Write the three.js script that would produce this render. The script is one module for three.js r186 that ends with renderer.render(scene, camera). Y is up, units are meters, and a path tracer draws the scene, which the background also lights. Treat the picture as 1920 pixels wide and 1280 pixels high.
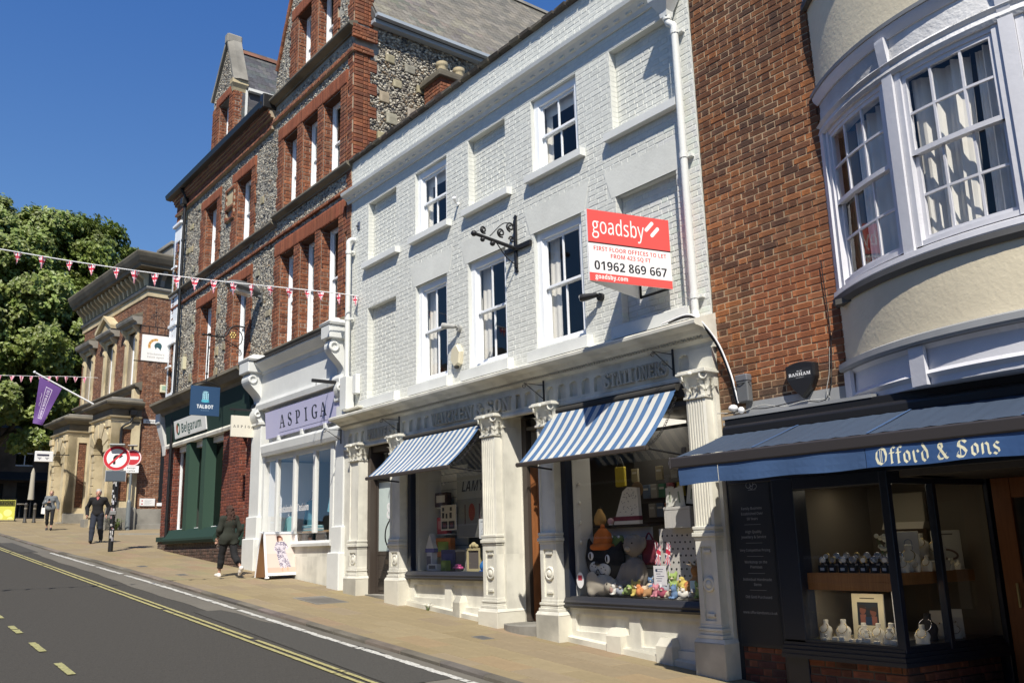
import * as THREE from 'three';
import { mergeGeometries, mergeVertices, toCreasedNormals } from 'three/addons/utils/BufferGeometryUtils.js';
import { RoundedBoxGeometry } from 'three/addons/geometries/RoundedBoxGeometry.js';
import { TextGeometry } from 'three/addons/geometries/TextGeometry.js';
import { FontLoader } from 'three/addons/loaders/FontLoader.js';
import { RectAreaLightUniformsLib } from 'three/addons/lights/RectAreaLightUniformsLib.js';
RectAreaLightUniformsLib.init();

// ------------------------------------------------------------------ camera, sky, sun, exposure
const scene = new THREE.Scene();
const rad = d => d * Math.PI / 180;
const camera = new THREE.PerspectiveCamera(41.98, 1024 / 682, 0.05, 1500);
camera.position.set(0, 2.15, 8.8);
camera.rotation.set(rad(12.8154), rad(51.8216), rad(-1.54175), 'YXZ');
scene.add(camera);
const renderer = new THREE.WebGLRenderer();
renderer.toneMapping = THREE.LinearToneMapping;
renderer.toneMappingExposure = 1.26;
renderer.shadowMap.enabled = true;

const SUN = new THREE.Vector3(Math.sin(rad(52)) * Math.cos(rad(50)), Math.sin(rad(50)), Math.cos(rad(52)) * Math.cos(rad(50)));
{ // clear early-summer sky: deep blue above, paler towards the horizon and around the sun
  const W = 512, H = 256, d = new Float32Array(W * H * 4), v = new THREE.Vector3();
  for (let j = 0; j < H; j++) for (let i = 0; i < W; i++) {
    const el = ((j + .5) / H - .5) * Math.PI, az = ((i + .5) / W) * 2 * Math.PI;
    v.set(Math.cos(el) * Math.cos(az - Math.PI), Math.sin(el), Math.cos(el) * Math.sin(az - Math.PI));
    const s = Math.max(0, Math.sin(el)), t = Math.pow(1 - s, 3.2), c = Math.max(0, v.dot(SUN)), g = .25 * Math.pow(c, 8) + .5 * Math.pow(c, 60);
    const k = (j * W + i) * 4;
    d[k] = .024 + .26 * t + g * .6; d[k + 1] = .094 + .44 * t + g * .62; d[k + 2] = .325 + .52 * t + g * .6; d[k + 3] = 1;
    if (el < 0) { d[k] = .12; d[k + 1] = .12; d[k + 2] = .11; }
  }
  const sky = new THREE.DataTexture(d, W, H, THREE.RGBAFormat, THREE.FloatType);
  sky.mapping = THREE.EquirectangularReflectionMapping; sky.magFilter = sky.minFilter = THREE.LinearFilter; sky.needsUpdate = true;
  scene.background = sky; scene.environment = sky;
  scene.backgroundIntensity = 1; scene.environmentIntensity = 1;
}
const sun = new THREE.DirectionalLight(new THREE.Color(1, .94, .83), 4.95);
sun.position.copy(SUN).multiplyScalar(120); sun.castShadow = true;
sun.shadow.mapSize.set(4096, 4096);
Object.assign(sun.shadow.camera, { left: -80, right: 60, top: 60, bottom: -60, near: 1, far: 300 });
scene.add(sun, sun.target);

// ------------------------------------------------------------------ small tools
let seed = 1;
const reseed = n => { seed = n >>> 0; };
const rnd = () => { seed = (seed + 0x6D2B79F5) >>> 0; let t = seed; t = Math.imul(t ^ (t >>> 15), t | 1); t ^= t + Math.imul(t ^ (t >>> 7), t | 61); return ((t ^ (t >>> 14)) >>> 0) / 4294967296; };
const rr = (a, b) => a + (b - a) * rnd();
const pick = a => a[Math.floor(rnd() * a.length)];
const clamp = (x, a, b) => Math.min(b, Math.max(a, x));
const lerp = (a, b, t) => a + (b - a) * t;
const sst = (a, b, x) => { const t = clamp((x - a) / (b - a), 0, 1); return t * t * (3 - 2 * t); };
const V = (x, y, z) => new THREE.Vector3(x, y, z);
const used = {};
const numbered = n => { const k = used[n] = (used[n] ?? -1) + 1; return k ? n + '_' + String(k).padStart(3, '0') : n; };
function tag(o, label, category, group, kind) {
  if (label) o.userData.label = label; if (category) o.userData.category = category;
  if (group) o.userData.group = group; if (kind) o.userData.kind = kind; return o;
}
function thing(name, label, category, pos = [0, 0, 0], turn = 0, group) {
  const o = new THREE.Group(); o.name = numbered(name); o.position.set(...pos); o.rotation.y = turn; scene.add(o);
  o.updateMatrixWorld(true); return tag(o, label, category, group);
}
// children were built in world axes round the origin: move the group to its base
function finish(o, base) { for (const c of o.children) c.position.sub(V(...base)); o.position.set(...base); return o; }
function dup(o, label, pos, turn) { const c = o.clone(); c.name = numbered(o.name.replace(/_\d{3}$/, '')); scene.add(c); if (pos) c.position.set(...pos); if (turn !== undefined) c.rotation.y = turn; if (label) c.userData.label = label; return c; }
function add(parent, name, geo, mat, label) {
  const m = new THREE.Mesh(Array.isArray(geo) ? merge(geo) : geo, mat); m.name = parent === scene ? numbered(name) : name;
  m.castShadow = m.receiveShadow = true; parent.add(m); if (label) m.userData.label = label; return m;
}
function clean(g) { // every geometry the same: not indexed, position + normal + uv in metres
  if (g.index) g = g.toNonIndexed();
  for (const k of Object.keys(g.attributes)) if (!['position', 'normal', 'uv', 'color'].includes(k)) g.deleteAttribute(k);
  if (!g.attributes.normal) g.computeVertexNormals();
  if (!g.userData.keep) uvm(g); g.morphAttributes = {}; return g;
}
function merge(list) { if (list.length === 1) return list[0]; const u = list.map(clean); const keep = u.every(g => g.attributes.color); if (!keep) u.forEach(g => g.deleteAttribute('color')); return mergeGeometries(u); }
function uvm(g) { // box-projected uv, one unit per metre
  const p = g.attributes.position, n = g.attributes.normal, uv = new Float32Array(p.count * 2);
  for (let i = 0; i < p.count; i++) {
    const ax = Math.abs(n.getX(i)), ay = Math.abs(n.getY(i)), az = Math.abs(n.getZ(i));
    if (az >= ax && az >= ay) { uv[2 * i] = p.getX(i); uv[2 * i + 1] = p.getY(i); }
    else if (ax >= ay) { uv[2 * i] = p.getZ(i); uv[2 * i + 1] = p.getY(i); }
    else { uv[2 * i] = p.getX(i); uv[2 * i + 1] = p.getZ(i); }
  }
  g.setAttribute('uv', new THREE.BufferAttribute(uv, 2)); return g;
}
function keepUV(g) { g = g.index ? g.toNonIndexed() : g; g.userData.keep = true; return g; }
// box given by its limits
function bx(x0, x1, y0, y1, z0, z1, r = 0) {
  const w = x1 - x0, h = y1 - y0, d = z1 - z0;
  const g = r ? new RoundedBoxGeometry(w, h, d, 1, Math.min(r, w / 2.05, h / 2.05, d / 2.05)) : new THREE.BoxGeometry(w, h, d);
  g.translate((x0 + x1) / 2, (y0 + y1) / 2, (z0 + z1) / 2); return clean(g);
}
// closed rings of points [x,y,z] joined by quads, ends capped
function loft(rings, cap = true, crease = 0) {
  const pos = [], n = rings[0].length;
  const tri = (a, b, c) => pos.push(...a, ...b, ...c);
  for (let i = 0; i + 1 < rings.length; i++) for (let j = 0; j < n; j++) {
    const a = rings[i][j], b = rings[i][(j + 1) % n], c = rings[i + 1][(j + 1) % n], d = rings[i + 1][j];
    tri(a, b, c); tri(a, c, d);
  }
  if (cap) for (const [r, flip] of [[rings[0], 1], [rings[rings.length - 1], 0]]) {
    // project on best plane
    const nn = V(0, 0, 0); for (let j = 0; j < n; j++) { const a = r[j], b = r[(j + 1) % n]; nn.x += (a[1] - b[1]) * (a[2] + b[2]); nn.y += (a[2] - b[2]) * (a[0] + b[0]); nn.z += (a[0] - b[0]) * (a[1] + b[1]); }
    const k = ['x', 'y', 'z'].reduce((m, q) => Math.abs(nn[q]) > Math.abs(nn[m]) ? q : m, 'x'), ix = { x: [1, 2], y: [2, 0], z: [0, 1] }[k];
    const f = THREE.ShapeUtils.triangulateShape(r.map(p => new THREE.Vector2(p[ix[0]], p[ix[1]])), []);
    const up = nn[k] > 0;
    for (const [a, b, c] of f) { // triangulateShape keeps the ring's own winding sense or not: check
      const A = r[a], B = r[b], Cc = r[c]; const s = (B[ix[0]] - A[ix[0]]) * (Cc[ix[1]] - A[ix[1]]) - (B[ix[1]] - A[ix[1]]) * (Cc[ix[0]] - A[ix[0]]);
      const same = (s > 0) === up; if (same !== !!flip) tri(A, B, Cc); else tri(A, Cc, B);
    }
  }
  let g = new THREE.BufferGeometry(); g.setAttribute('position', new THREE.Float32BufferAttribute(pos, 3));
  // turn inside out if the volume is negative
  let vol = 0; for (let i = 0; i < pos.length; i += 9) { const [ax, ay, az, bx_, by, bz, cx, cy, cz] = pos.slice(i, i + 9); vol += ax * (by * cz - bz * cy) + ay * (bz * cx - bx_ * cz) + az * (bx_ * cy - by * cx); }
  if (vol < 0) { const p = g.attributes.position.array; for (let i = 0; i < p.length; i += 9) for (let k = 0; k < 3; k++) { const t = p[i + 3 + k]; p[i + 3 + k] = p[i + 6 + k]; p[i + 6 + k] = t; } }
  g.computeVertexNormals(); if (crease) g = toCreasedNormals(g, crease); return clean(g);
}
// profile of [z,y] points run along x
const mould = (x0, x1, pr) => loft([x0, x1].map(x => pr.map(([z, y]) => [x, y, z])));
// profile of [out,y] points run round an arc (plan centre cx,cz; radius r; angles from +z)
const arcMould = (cx, cz, r, pr, a0, a1, n = 16) => loft(Array.from({ length: n + 1 }, (_, i) => { const a = lerp(a0, a1, i / n); return pr.map(([o, y]) => [cx + (r + o) * Math.sin(a), y, cz + (r + o) * Math.cos(a)]); }), true, .5);
// polygon [a,b] through a map (a,b,t)
const prism = (poly, map, t0, t1) => loft([t0, t1].map(t => poly.map(([a, b]) => map(a, b, t))));
const plate = (poly, z0, z1) => prism(poly, (a, b, t) => [a, b, t], z0, z1);
// wall with openings: outline [x,y], holes as polygons, from z1 (front) back to z0
function wall(outline, holes, z0, z1, curve = 8) {
  const s = new THREE.Shape(outline.map(p => new THREE.Vector2(...p)));
  for (const h of holes) s.holes.push(new THREE.Path(h.map(p => new THREE.Vector2(...p))));
  const g = new THREE.ExtrudeGeometry(s, { depth: z1 - z0, bevelEnabled: false, curveSegments: curve }); g.translate(0, 0, z0); return clean(g);
}
const rect = (x0, x1, y0, y1) => [[x0, y0], [x1, y0], [x1, y1], [x0, y1]];
function tube(pts, r, seg = 24, rs = 6, closed = false) { const c = new THREE.CatmullRomCurve3(pts.map(p => V(...p)), closed); return clean(new THREE.TubeGeometry(c, seg, r, rs, closed)); }
function rod(a, b, r0, r1 = r0, n = 8) { const A = V(...a), B = V(...b), L = A.distanceTo(B), g = new THREE.CylinderGeometry(r1, r0, L, n); g.translate(0, L / 2, 0); g.applyQuaternion(new THREE.Quaternion().setFromUnitVectors(V(0, 1, 0), B.sub(A).normalize())); g.translate(...a); return clean(g); }
const lathe = (pts, n = 16) => clean(toCreasedNormals(new THREE.LatheGeometry(pts.map(p => new THREE.Vector2(...p)), n).toNonIndexed(), .7));
const ball = (x, y, z, rx, ry = rx, rz = rx, n = 12) => { const g = new THREE.SphereGeometry(1, n, Math.max(6, n * .7 | 0)); g.scale(rx, ry, rz); g.translate(x, y, z); return clean(g); };
const mv = (g, x, y, z, ry = 0, rx = 0, rz = 0) => { const m = new THREE.Matrix4().makeRotationFromEuler(new THREE.Euler(rx, ry, rz, 'YXZ')).setPosition(x, y, z); return g.clone().applyMatrix4(m); };
// scroll: a spiral in the plane a-b
function scroll(cx, cy, r0, r1, a0, turns, map, rad_ = .008, n = 26) { const p = []; for (let i = 0; i <= n; i++) { const t = i / n, a = a0 + t * turns * 2 * Math.PI, r = lerp(r0, r1, t); p.push(map(cx + r * Math.cos(a), cy + r * Math.sin(a))); } return tube(p, rad_, n, 5); }

// ------------------------------------------------------------------ textures and materials
function noise2(P, sd) { // tileable value noise of period P
  reseed(sd); const L = Array.from({ length: P * P }, rnd);
  return (x, y) => { x = ((x % P) + P) % P; y = ((y % P) + P) % P; const i = Math.floor(x), j = Math.floor(y), u = x - i, v = y - j, a = u * u * (3 - 2 * u), b = v * v * (3 - 2 * v), I = (i + 1) % P, J = (j + 1) % P; return lerp(lerp(L[j * P + i], L[j * P + I], a), lerp(L[J * P + i], L[J * P + I], a), b); };
}
function fbmTile(P, oct, sd, gain = .55) { const ns = Array.from({ length: oct }, (_, o) => noise2(P << o, sd * 31 + o)); let tot = 0; for (let o = 0, a = 1; o < oct; o++, a *= gain) tot += a; return (u, v) => { let s = 0, a = 1; for (let o = 0; o < oct; o++, a *= gain) s += a * ns[o](u * (P << o), v * (P << o)); return s / tot; }; }
function dataTex(n, fn, rep = 1, srgb = false) {
  const d = new Uint8Array(n * n * 4);
  for (let j = 0; j < n; j++) for (let i = 0; i < n; i++) { const c = fn(i / n, j / n), k = (j * n + i) * 4; const a = Array.isArray(c) ? c : [c, c, c]; d[k] = clamp(a[0], 0, 1) * 255; d[k + 1] = clamp(a[1], 0, 1) * 255; d[k + 2] = clamp(a[2], 0, 1) * 255; d[k + 3] = 255; }
  const t = new THREE.DataTexture(d, n, n); t.wrapS = t.wrapT = THREE.RepeatWrapping; t.magFilter = THREE.LinearFilter; t.minFilter = THREE.LinearMipmapLinearFilter; t.generateMipmaps = true; t.repeat.set(rep, rep); t.needsUpdate = true; if (srgb) t.colorSpace = THREE.SRGBColorSpace; return t;
}
const T = {};
{
  const f1 = fbmTile(4, 6, 3), f2 = fbmTile(8, 5, 7), f3 = fbmTile(32, 3, 11), f4 = fbmTile(3, 5, 15), fs = fbmTile(64, 2, 19);
  T.blotch = dataTex(512, (u, v) => .55 + .45 * sst(.2, .75, f1(u, v)) - .06 * f3(u, v), .35);
  T.soft = dataTex(512, (u, v) => .80 + .2 * f1(u, v) - .05 * f3(u, v), .45);
  T.streak = dataTex(512, (u, v) => .70 + .3 * sst(.25, .7, .6 * f1(u * 2, v * .25) + .4 * f2(u, v)), .5);
  T.grain = dataTex(512, (u, v) => .35 + .65 * f3(u, v), 1.4);
  T.speck = dataTex(512, (u, v) => { const s = fs(u, v); return .52 + .35 * s + (s > .78 ? .3 : 0) - (s < .25 ? .12 : 0); }, 1.6);
  T.patch = dataTex(512, (u, v) => { const a = f4(u, v), b = f2(u, v), s = fs(u, v); return .76 + .11 * sst(.35, .65, a) + .1 * b + .12 * (s - .5); }, .18);
  T.wood = dataTex(512, (u, v) => { const g = f1(u * 3, v * .2), h = Math.sin((u * 22 + g * 6) * 6.283) * .5 + .5; return .5 + .3 * g + .2 * h * f2(u, v); }, .8);
  T.stone = dataTex(512, (u, v) => { const a = f1(u, v), b = f2(u, v); return [.62 + .38 * sst(.25, .7, a), .60 + .38 * sst(.25, .72, a) - .05 * b, .52 + .36 * sst(.25, .7, a) - .1 * b]; }, .4);
  T.lead = dataTex(256, (u, v) => .6 + .4 * f1(u, v), .7);
  T.bumpy = dataTex(512, (u, v) => .5 * f2(u, v) + .5 * f3(u, v), 1);
}
const lin = (r, g, b) => new THREE.Color().setRGB(r, g, b);
function mt(c, o = {}) { // c linear [r,g,b]
  const { rough = .8, metal = 0, map, bump, bs = .002, phys, ...rest } = o;
  const m = new (phys ? THREE.MeshPhysicalMaterial : THREE.MeshStandardMaterial)({ roughness: rough, metalness: metal, ...(map ? { map: T[map] } : {}), ...(bump ? { bumpMap: T[bump], bumpScale: bs } : {}), ...rest });
  m.color.setRGB(...c); return m;
}
const MT = {
  wallWhite: mt([.70, .735, .70], { map: 'soft', bump: 'bumpy', bs: .004, rough: .75 }),
  mortarWhite: mt([.71, .72, .675], { map: 'soft', rough: .9 }),
  trimWhite: mt([.78, .79, .76], { map: 'soft', rough: .6, bump: 'grain', bs: .001 }),
  frameWhite: mt([.86, .88, .90], { rough: .4 }),
  cream: mt([.74, .72, .63], { map: 'streak', rough: .7, bump: 'grain', bs: .0015 }),
  creamOld: mt([.68, .65, .55], { map: 'blotch', rough: .8, bump: 'bumpy', bs: .003 }),
  mortar: mt([.36, .30, .23], { map: 'soft', rough: .95, bump: 'grain', bs: .003 }),
  mortarPale: mt([.40, .375, .32], { map: 'blotch', rough: .95, bump: 'grain', bs: .004 }),
  brickInst: mt([1, 1, 1], { map: 'blotch', rough: .9, bump: 'grain', bs: .004 }),
  flint: mt([1, 1, 1], { rough: .55, bump: 'grain', bs: .004 }),
  stone: mt([.62, .55, .40], { map: 'stone', rough: .9, bump: 'bumpy', bs: .004 }),
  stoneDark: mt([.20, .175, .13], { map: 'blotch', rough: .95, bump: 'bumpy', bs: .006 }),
  stoneGrey: mt([.30, .285, .25], { map: 'blotch', rough: .95, bump: 'bumpy', bs: .005 }),
  slate: mt([1, 1, 1], { map: 'streak', rough: .7, bump: 'grain', bs: .003 }),
  black: mt([.012, .012, .013], { rough: .45 }),
  iron: mt([.02, .02, .022], { rough: .5, metal: .3 }),
  lead: mt([.34, .35, .36], { map: 'lead', rough: .7 }),
  leadDark: mt([.12, .12, .12], { map: 'lead', rough: .8 }),
  dark: mt([.035, .033, .03], { rough: .9 }),
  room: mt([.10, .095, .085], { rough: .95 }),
  glass: new THREE.MeshPhysicalMaterial({ color: 0xffffff, transmission: 1, thickness: 0, roughness: 0, ior: 1.5 }),
  curtain: mt([.80, .78, .72], { rough: 1, map: 'soft' }),
  greenDark: mt([.009, .036, .026], { rough: .8 }),
  greenMid: mt([.022, .058, .038], { rough: .8 }),
  navy: mt([.012, .017, .032], { rough: .3 }),
  brown: mt([.055, .043, .035], { rough: .5 }),
  woodWarm: mt([.32, .12, .04], { map: 'wood', rough: .4 }),
  woodPale: mt([.42, .27, .13], { map: 'wood', rough: .5 }),
  white: mt([.8, .8, .8], { rough: .5 }),
  skin: mt([.50, .29, .21], { rough: .55 }),
};
function canvasTex(w, h, draw) {
  const c = document.createElement('canvas'); c.width = w; c.height = h; const g = c.getContext('2d'); draw(g, w, h);
  const t = new THREE.CanvasTexture(c); t.colorSpace = THREE.SRGBColorSpace; t.anisotropy = 8; return t;
}
const printed = (w, h, draw, o = {}) => new THREE.MeshStandardMaterial({ map: canvasTex(w, h, draw), roughness: o.rough ?? .5, metalness: 0 });
// flat print laid on a face: a quad with its own uv, corners bl, br, tr, tl
function quad(bl, br, tr, tl, nx = 1, ny = 1) {
  const P = [], U = [];
  const at = (u, v) => [0, 1, 2].map(k => lerp(lerp(bl[k], br[k], u), lerp(tl[k], tr[k], u), v));
  for (let i = 0; i < nx; i++) for (let j = 0; j < ny; j++) { const u0 = i / nx, u1 = (i + 1) / nx, v0 = j / ny, v1 = (j + 1) / ny; for (const [u, v] of [[u0, v0], [u1, v0], [u1, v1], [u0, v0], [u1, v1], [u0, v1]]) { P.push(...at(u, v)); U.push(u, v); } }
  const g = new THREE.BufferGeometry(); g.setAttribute('position', new THREE.Float32BufferAttribute(P, 3)); g.setAttribute('uv', new THREE.Float32BufferAttribute(U, 2)); g.computeVertexNormals(); g.userData.keep = true; return g;
}
const fontLoader = new FontLoader();
const FS = await fontLoader.loadAsync('fonts/droid/droid_serif_bold.typeface.json');
const FN = await fontLoader.loadAsync('fonts/droid/droid_sans_bold.typeface.json');
const gy = x => x < -52 ? .0784 * 52 + .02 * (-52 - x) * Math.exp(-(-52 - x) / 60) : x > 14 ? -.0784 * 14 - .02 * (x - 14) * Math.exp(-(x - 14) / 60) : -.0784 * x; // the street climbs to the left
// ------------------------------------------------------------------ builders for walls made of pieces
// unit pieces: front face towards +z, arrises worn
function unitBrick(sd, wob = .05, bev = .045) {
  reseed(sd); const j = () => rr(-wob, wob);
  const f = [[-.5 + bev, -.5 + bev * 2], [.5 - bev, -.5 + bev * 2], [.5 - bev, .5 - bev * 2], [-.5 + bev, .5 - bev * 2]].map(([x, y]) => [x + j() * .4, y + j(), .5 + j() * .6]);
  const b = [[-.5, -.5], [.5, -.5], [.5, .5], [-.5, .5]].map(([x, y]) => [x + j() * .15, y + j() * .3, .38]);
  const k = [[-.5, -.5], [.5, -.5], [.5, .5], [-.5, .5]].map(([x, y]) => [x, y, -.5]);
  const pos = []; const q = (a, b_, c, d) => pos.push(...a, ...b_, ...c, ...a, ...c, ...d);
  q(f[0], f[1], f[2], f[3]);
  for (let i = 0; i < 4; i++) { const n = (i + 1) % 4; q(b[i], b[n], f[n], f[i]); q(k[i], k[n], b[n], b[i]); }
  const g = new THREE.BufferGeometry(); g.setAttribute('position', new THREE.Float32BufferAttribute(pos, 3)); g.computeVertexNormals(); uvm(g); return g;
}
const BRICKS = [11, 12, 13, 14, 15, 16].map(s => unitBrick(s));
const TILES = [21, 22, 23, 24].map(s => unitBrick(s, .03, .02));
const CRISP = [31, 32, 33].map(s => unitBrick(s, .015, .03));
const matCache = new Map();
function tinted(base, c) { // one material per rounded colour, shared by alike pieces
  const q = v => Math.round(Math.sqrt(clamp(v, 0, 1)) * 48) / 48, k = base.uuid + [q(c.r), q(c.g), q(c.b)].join();
  if (!matCache.has(k)) { const m = base.clone(); m.color.setRGB(q(c.r) ** 2, q(c.g) ** 2, q(c.b) ** 2); matCache.set(k, m); } return matCache.get(k);
}
const camP = camera.position.clone();
// list of {m: Matrix4, c: Color}: the nearest `cap` become parts, the rest one instanced part
function pieces(parent, name, list, geos, base, cap = 300, mass) {
  parent.updateMatrixWorld(true); const p = V(0, 0, 0);
  for (const b of list) { p.setFromMatrixPosition(b.m).applyMatrix4(parent.matrixWorld); b.d = p.distanceToSquared(camP); }
  if (list.length > cap) list.sort((a, b) => a.d - b.d);
  list.slice(0, cap).forEach(b => { const m = new THREE.Mesh(b.g ?? geos[Math.floor(rnd() * geos.length)], tinted(base, b.c)); m.name = name; m.castShadow = m.receiveShadow = true; b.m.decompose(m.position, m.quaternion, m.scale); parent.add(m); });
  const rest = list.slice(cap); if (!rest.length) return;
  geos.forEach((g, k) => {
    const mine = rest.filter((_, i) => i % geos.length === k); if (!mine.length) return;
    const im = new THREE.InstancedMesh(g, base, mine.length); im.name = mass ?? name + 'work'; im.castShadow = im.receiveShadow = true; im.userData.kind = 'stuff';
    mine.forEach((b, i) => { im.setMatrixAt(i, b.m); im.setColorAt(i, b.c); }); parent.add(im);
  });
}
const tmpQ = new THREE.Quaternion(), tmpE = new THREE.Euler();
function piece(frame, x, y, z, w, h, d, c, tilt = 0, spin = 0) { const m = new THREE.Matrix4().compose(V(x, y, z), tmpQ.setFromEuler(tmpE.set(rr(-tilt, tilt), rr(-tilt, tilt), spin)), V(w, h, d)); if (frame) m.premultiply(frame); return { m, c: c.clone() }; }
// frames: a wall that faces +x at x = X (local x runs to -z), and one that faces -x
const faceRight = X => new THREE.Matrix4().makeRotationY(Math.PI / 2).setPosition(X, 0, 0);
// brick list in a frame: rows of alternating long and short pieces, cut at the openings
function layBricks({ x0, x1, y0, y1, holes = [], course = .083, long = .25, short = .125, joint = .012, z = 0, deep = .07, tone, frame, lim, proud = .006, tilt = .01, bond = 'flemish', open }) {
  const out = []; let r = 0;
  for (let y = y0; y < y1 - course * .3; y += course, r++) {
    const yc = y + course / 2; let iv = [lim ? lim(yc) : [x0, x1]];
    for (const h of holes) if (yc > h[2] && yc < h[3]) iv = iv.flatMap(([a, b]) => h[1] <= a || h[0] >= b ? [[a, b]] : [[a, h[0]], [h[1], b]].filter(([p, q]) => q - p > .03));
    for (const [a, b] of iv) {
      if (b - a < .03) continue;
      const cyc = bond === 'flemish' ? [long, short] : bond === 'header' ? [short] : [long];
      const per = cyc.reduce((s, q) => s + q, 0); let k = Math.floor((a - x0) / per), x = x0 + k * per - (r % 2 ? (bond === 'flemish' ? per / 2 : per / 2) : 0), i = 0;
      while (x < b) {
        const w = cyc[i++ % cyc.length], p = Math.max(x, a), q = Math.min(x + w, b); x += w;
        if (q - p < .035) continue;
        const xc = (p + q) / 2; if (open && !open(xc, yc)) continue;
        out.push(piece(frame, xc, yc, z - deep / 2 + rr(-proud, proud), q - p - joint + rr(-.003, .003), course - joint + rr(-.003, .002), deep, tone(xc, yc), tilt));
      }
    }
  }
  return out;
}
const shade = (c, k) => c.clone().multiplyScalar(k);
const redTones = [[.30, .085, .035], [.25, .07, .03], [.36, .115, .05], [.20, .06, .032], [.28, .10, .055], [.15, .055, .035]].map(c => lin(...c));
const tudorTones = [[.36, .125, .058], [.31, .105, .05], [.41, .15, .07], [.25, .09, .048], [.33, .14, .075]].map(c => lin(...c));

// flint-work: nodules half sunk in the mortar
const FLINT = [41, 42, 43, 44].map(s => { reseed(s); const g = new THREE.IcosahedronGeometry(1, 1), p = g.attributes.position, f = {}; for (let i = 0; i < p.count; i++) { const k = [p.getX(i), p.getY(i), p.getZ(i)].map(q => q.toFixed(2)).join(); const s_ = f[k] ??= rr(.72, 1.2); p.setXYZ(i, p.getX(i) * s_, p.getY(i) * s_, p.getZ(i) * s_ * .8); } g.computeVertexNormals(); return uvm(g); });
function flintwork(parent, { x0, x1, y0, y1, ok, frame, step = .066, z = 0 }) {
  const list = []; let row = 0;
  for (let y = y0; y < y1; y += step * .82, row++) for (let x = x0 + (row % 2) * step / 2; x < x1; x += step) {
    const px = x + rr(-.3, .3) * step, py = y + rr(-.3, .3) * step; if (!ok(px, py)) continue;
    const t = rnd(), c = t < .34 ? lin(.52, .48, .39) : t < .58 ? lin(.36, .32, .25) : t < .78 ? lin(.20, .18, .15) : t < .92 ? lin(.075, .07, .07) : lin(.26, .19, .12);
    const s = step * rr(.34, .6); list.push(piece(frame, px, py, z + rr(-.012, .004), s * rr(.85, 1.35), s * rr(.7, 1), s * rr(.5, .9), shade(c, rr(.75, 1.2)), .5, rr(-.6, .6)));
  }
  pieces(parent, 'flint', list, FLINT, MT.flint, 0, 'flintwork');
}
// clay arch of gauged bricks on edge over an opening
function soldier(x0, x1, y0, y1, z, tone, n, frame) { const out = [], w = (x1 - x0) / n; for (let i = 0; i < n; i++) out.push(piece(frame, x0 + (i + .5) * w, (y0 + y1) / 2, z - .03, w - .008, y1 - y0 - .006, .08, tone(), .006)); return out; }

// sash window: frame mesh 'window' with sashes, panes, and a sill under it
function sash(parent, x0, x1, y0, y1, z, o = {}) {
  const { cols = 2, rows = 1, box = .09, bar = .026, rail = .05, fm = MT.frameWhite, sill, sillMat = fm, head = .09, open = 0, depth = .13, name = 'window', arch } = o;
  const f = [bx(x0, x0 + box, y0, y1, z - depth, z, .008), bx(x1 - box, x1, y0, y1, z - depth, z, .008), bx(x0 + box, x1 - box, y1 - head, y1, z - depth, z - .004, .006), bx(x0 + box, x1 - box, y0, y0 + .055, z - depth, z + .012, .008)];
  f.push(bx(x0 + box, x0 + box + .018, y0 + .055, y1 - head, z - .05, z - .02), bx(x1 - box - .018, x1 - box, y0 + .055, y1 - head, z - .05, z - .02));
  const w = add(parent, name, f, fm);
  const ix0 = x0 + box + .012, ix1 = x1 - box - .012, iy0 = y0 + .055, iy1 = y1 - head, ym = o.mid ?? (iy0 + iy1) / 2;
  for (const [a, b, zz, up] of [[ym - .02, iy1, z - .045, 1], [iy0 + open, ym + .02 + open, z - .085, 0]]) {
    const g = [bx(ix0, ix0 + rail, a, b, zz - .04, zz, .006), bx(ix1 - rail, ix1, a, b, zz - .04, zz, .006), bx(ix0 + rail, ix1 - rail, b - rail, b, zz - .04, zz - .002, .005), bx(ix0 + rail, ix1 - rail, a, a + (up ? .045 : .075), zz - .04, zz - .002, .005)];
    const a2 = a + (up ? .045 : .075), b2 = b - rail, wI = ix1 - ix0 - 2 * rail;
    for (let c = 1; c < cols; c++) { const xc = ix0 + rail + wI * c / cols; g.push(bx(xc - bar / 2, xc + bar / 2, a2, b2, zz - .034, zz - .006)); }
    for (let r = 1; r < rows; r++) { const yc = lerp(a2, b2, r / rows); g.push(bx(ix0 + rail, ix1 - rail, yc - bar / 2, yc + bar / 2, zz - .032, zz - .008)); }
    add(w, 'sash', g, fm);
    for (let c = 0; c < cols; c++) for (let r = 0; r < rows; r++) {
      const p0 = ix0 + rail + wI * c / cols, p1 = ix0 + rail + wI * (c + 1) / cols, q0 = lerp(a2, b2, r / rows), q1 = lerp(a2, b2, (r + 1) / rows), zp = zz - .02, t = () => rr(-.0015, .0015);
      add(w, 'pane', quad([p0, q0, zp + t()], [p1, q0, zp + t()], [p1, q1, zp + t()], [p0, q1, zp + t()]), MT.glass);
    }
  }
  if (sill) add(w, 'sill', sill, sillMat);
  return w;
}
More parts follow.
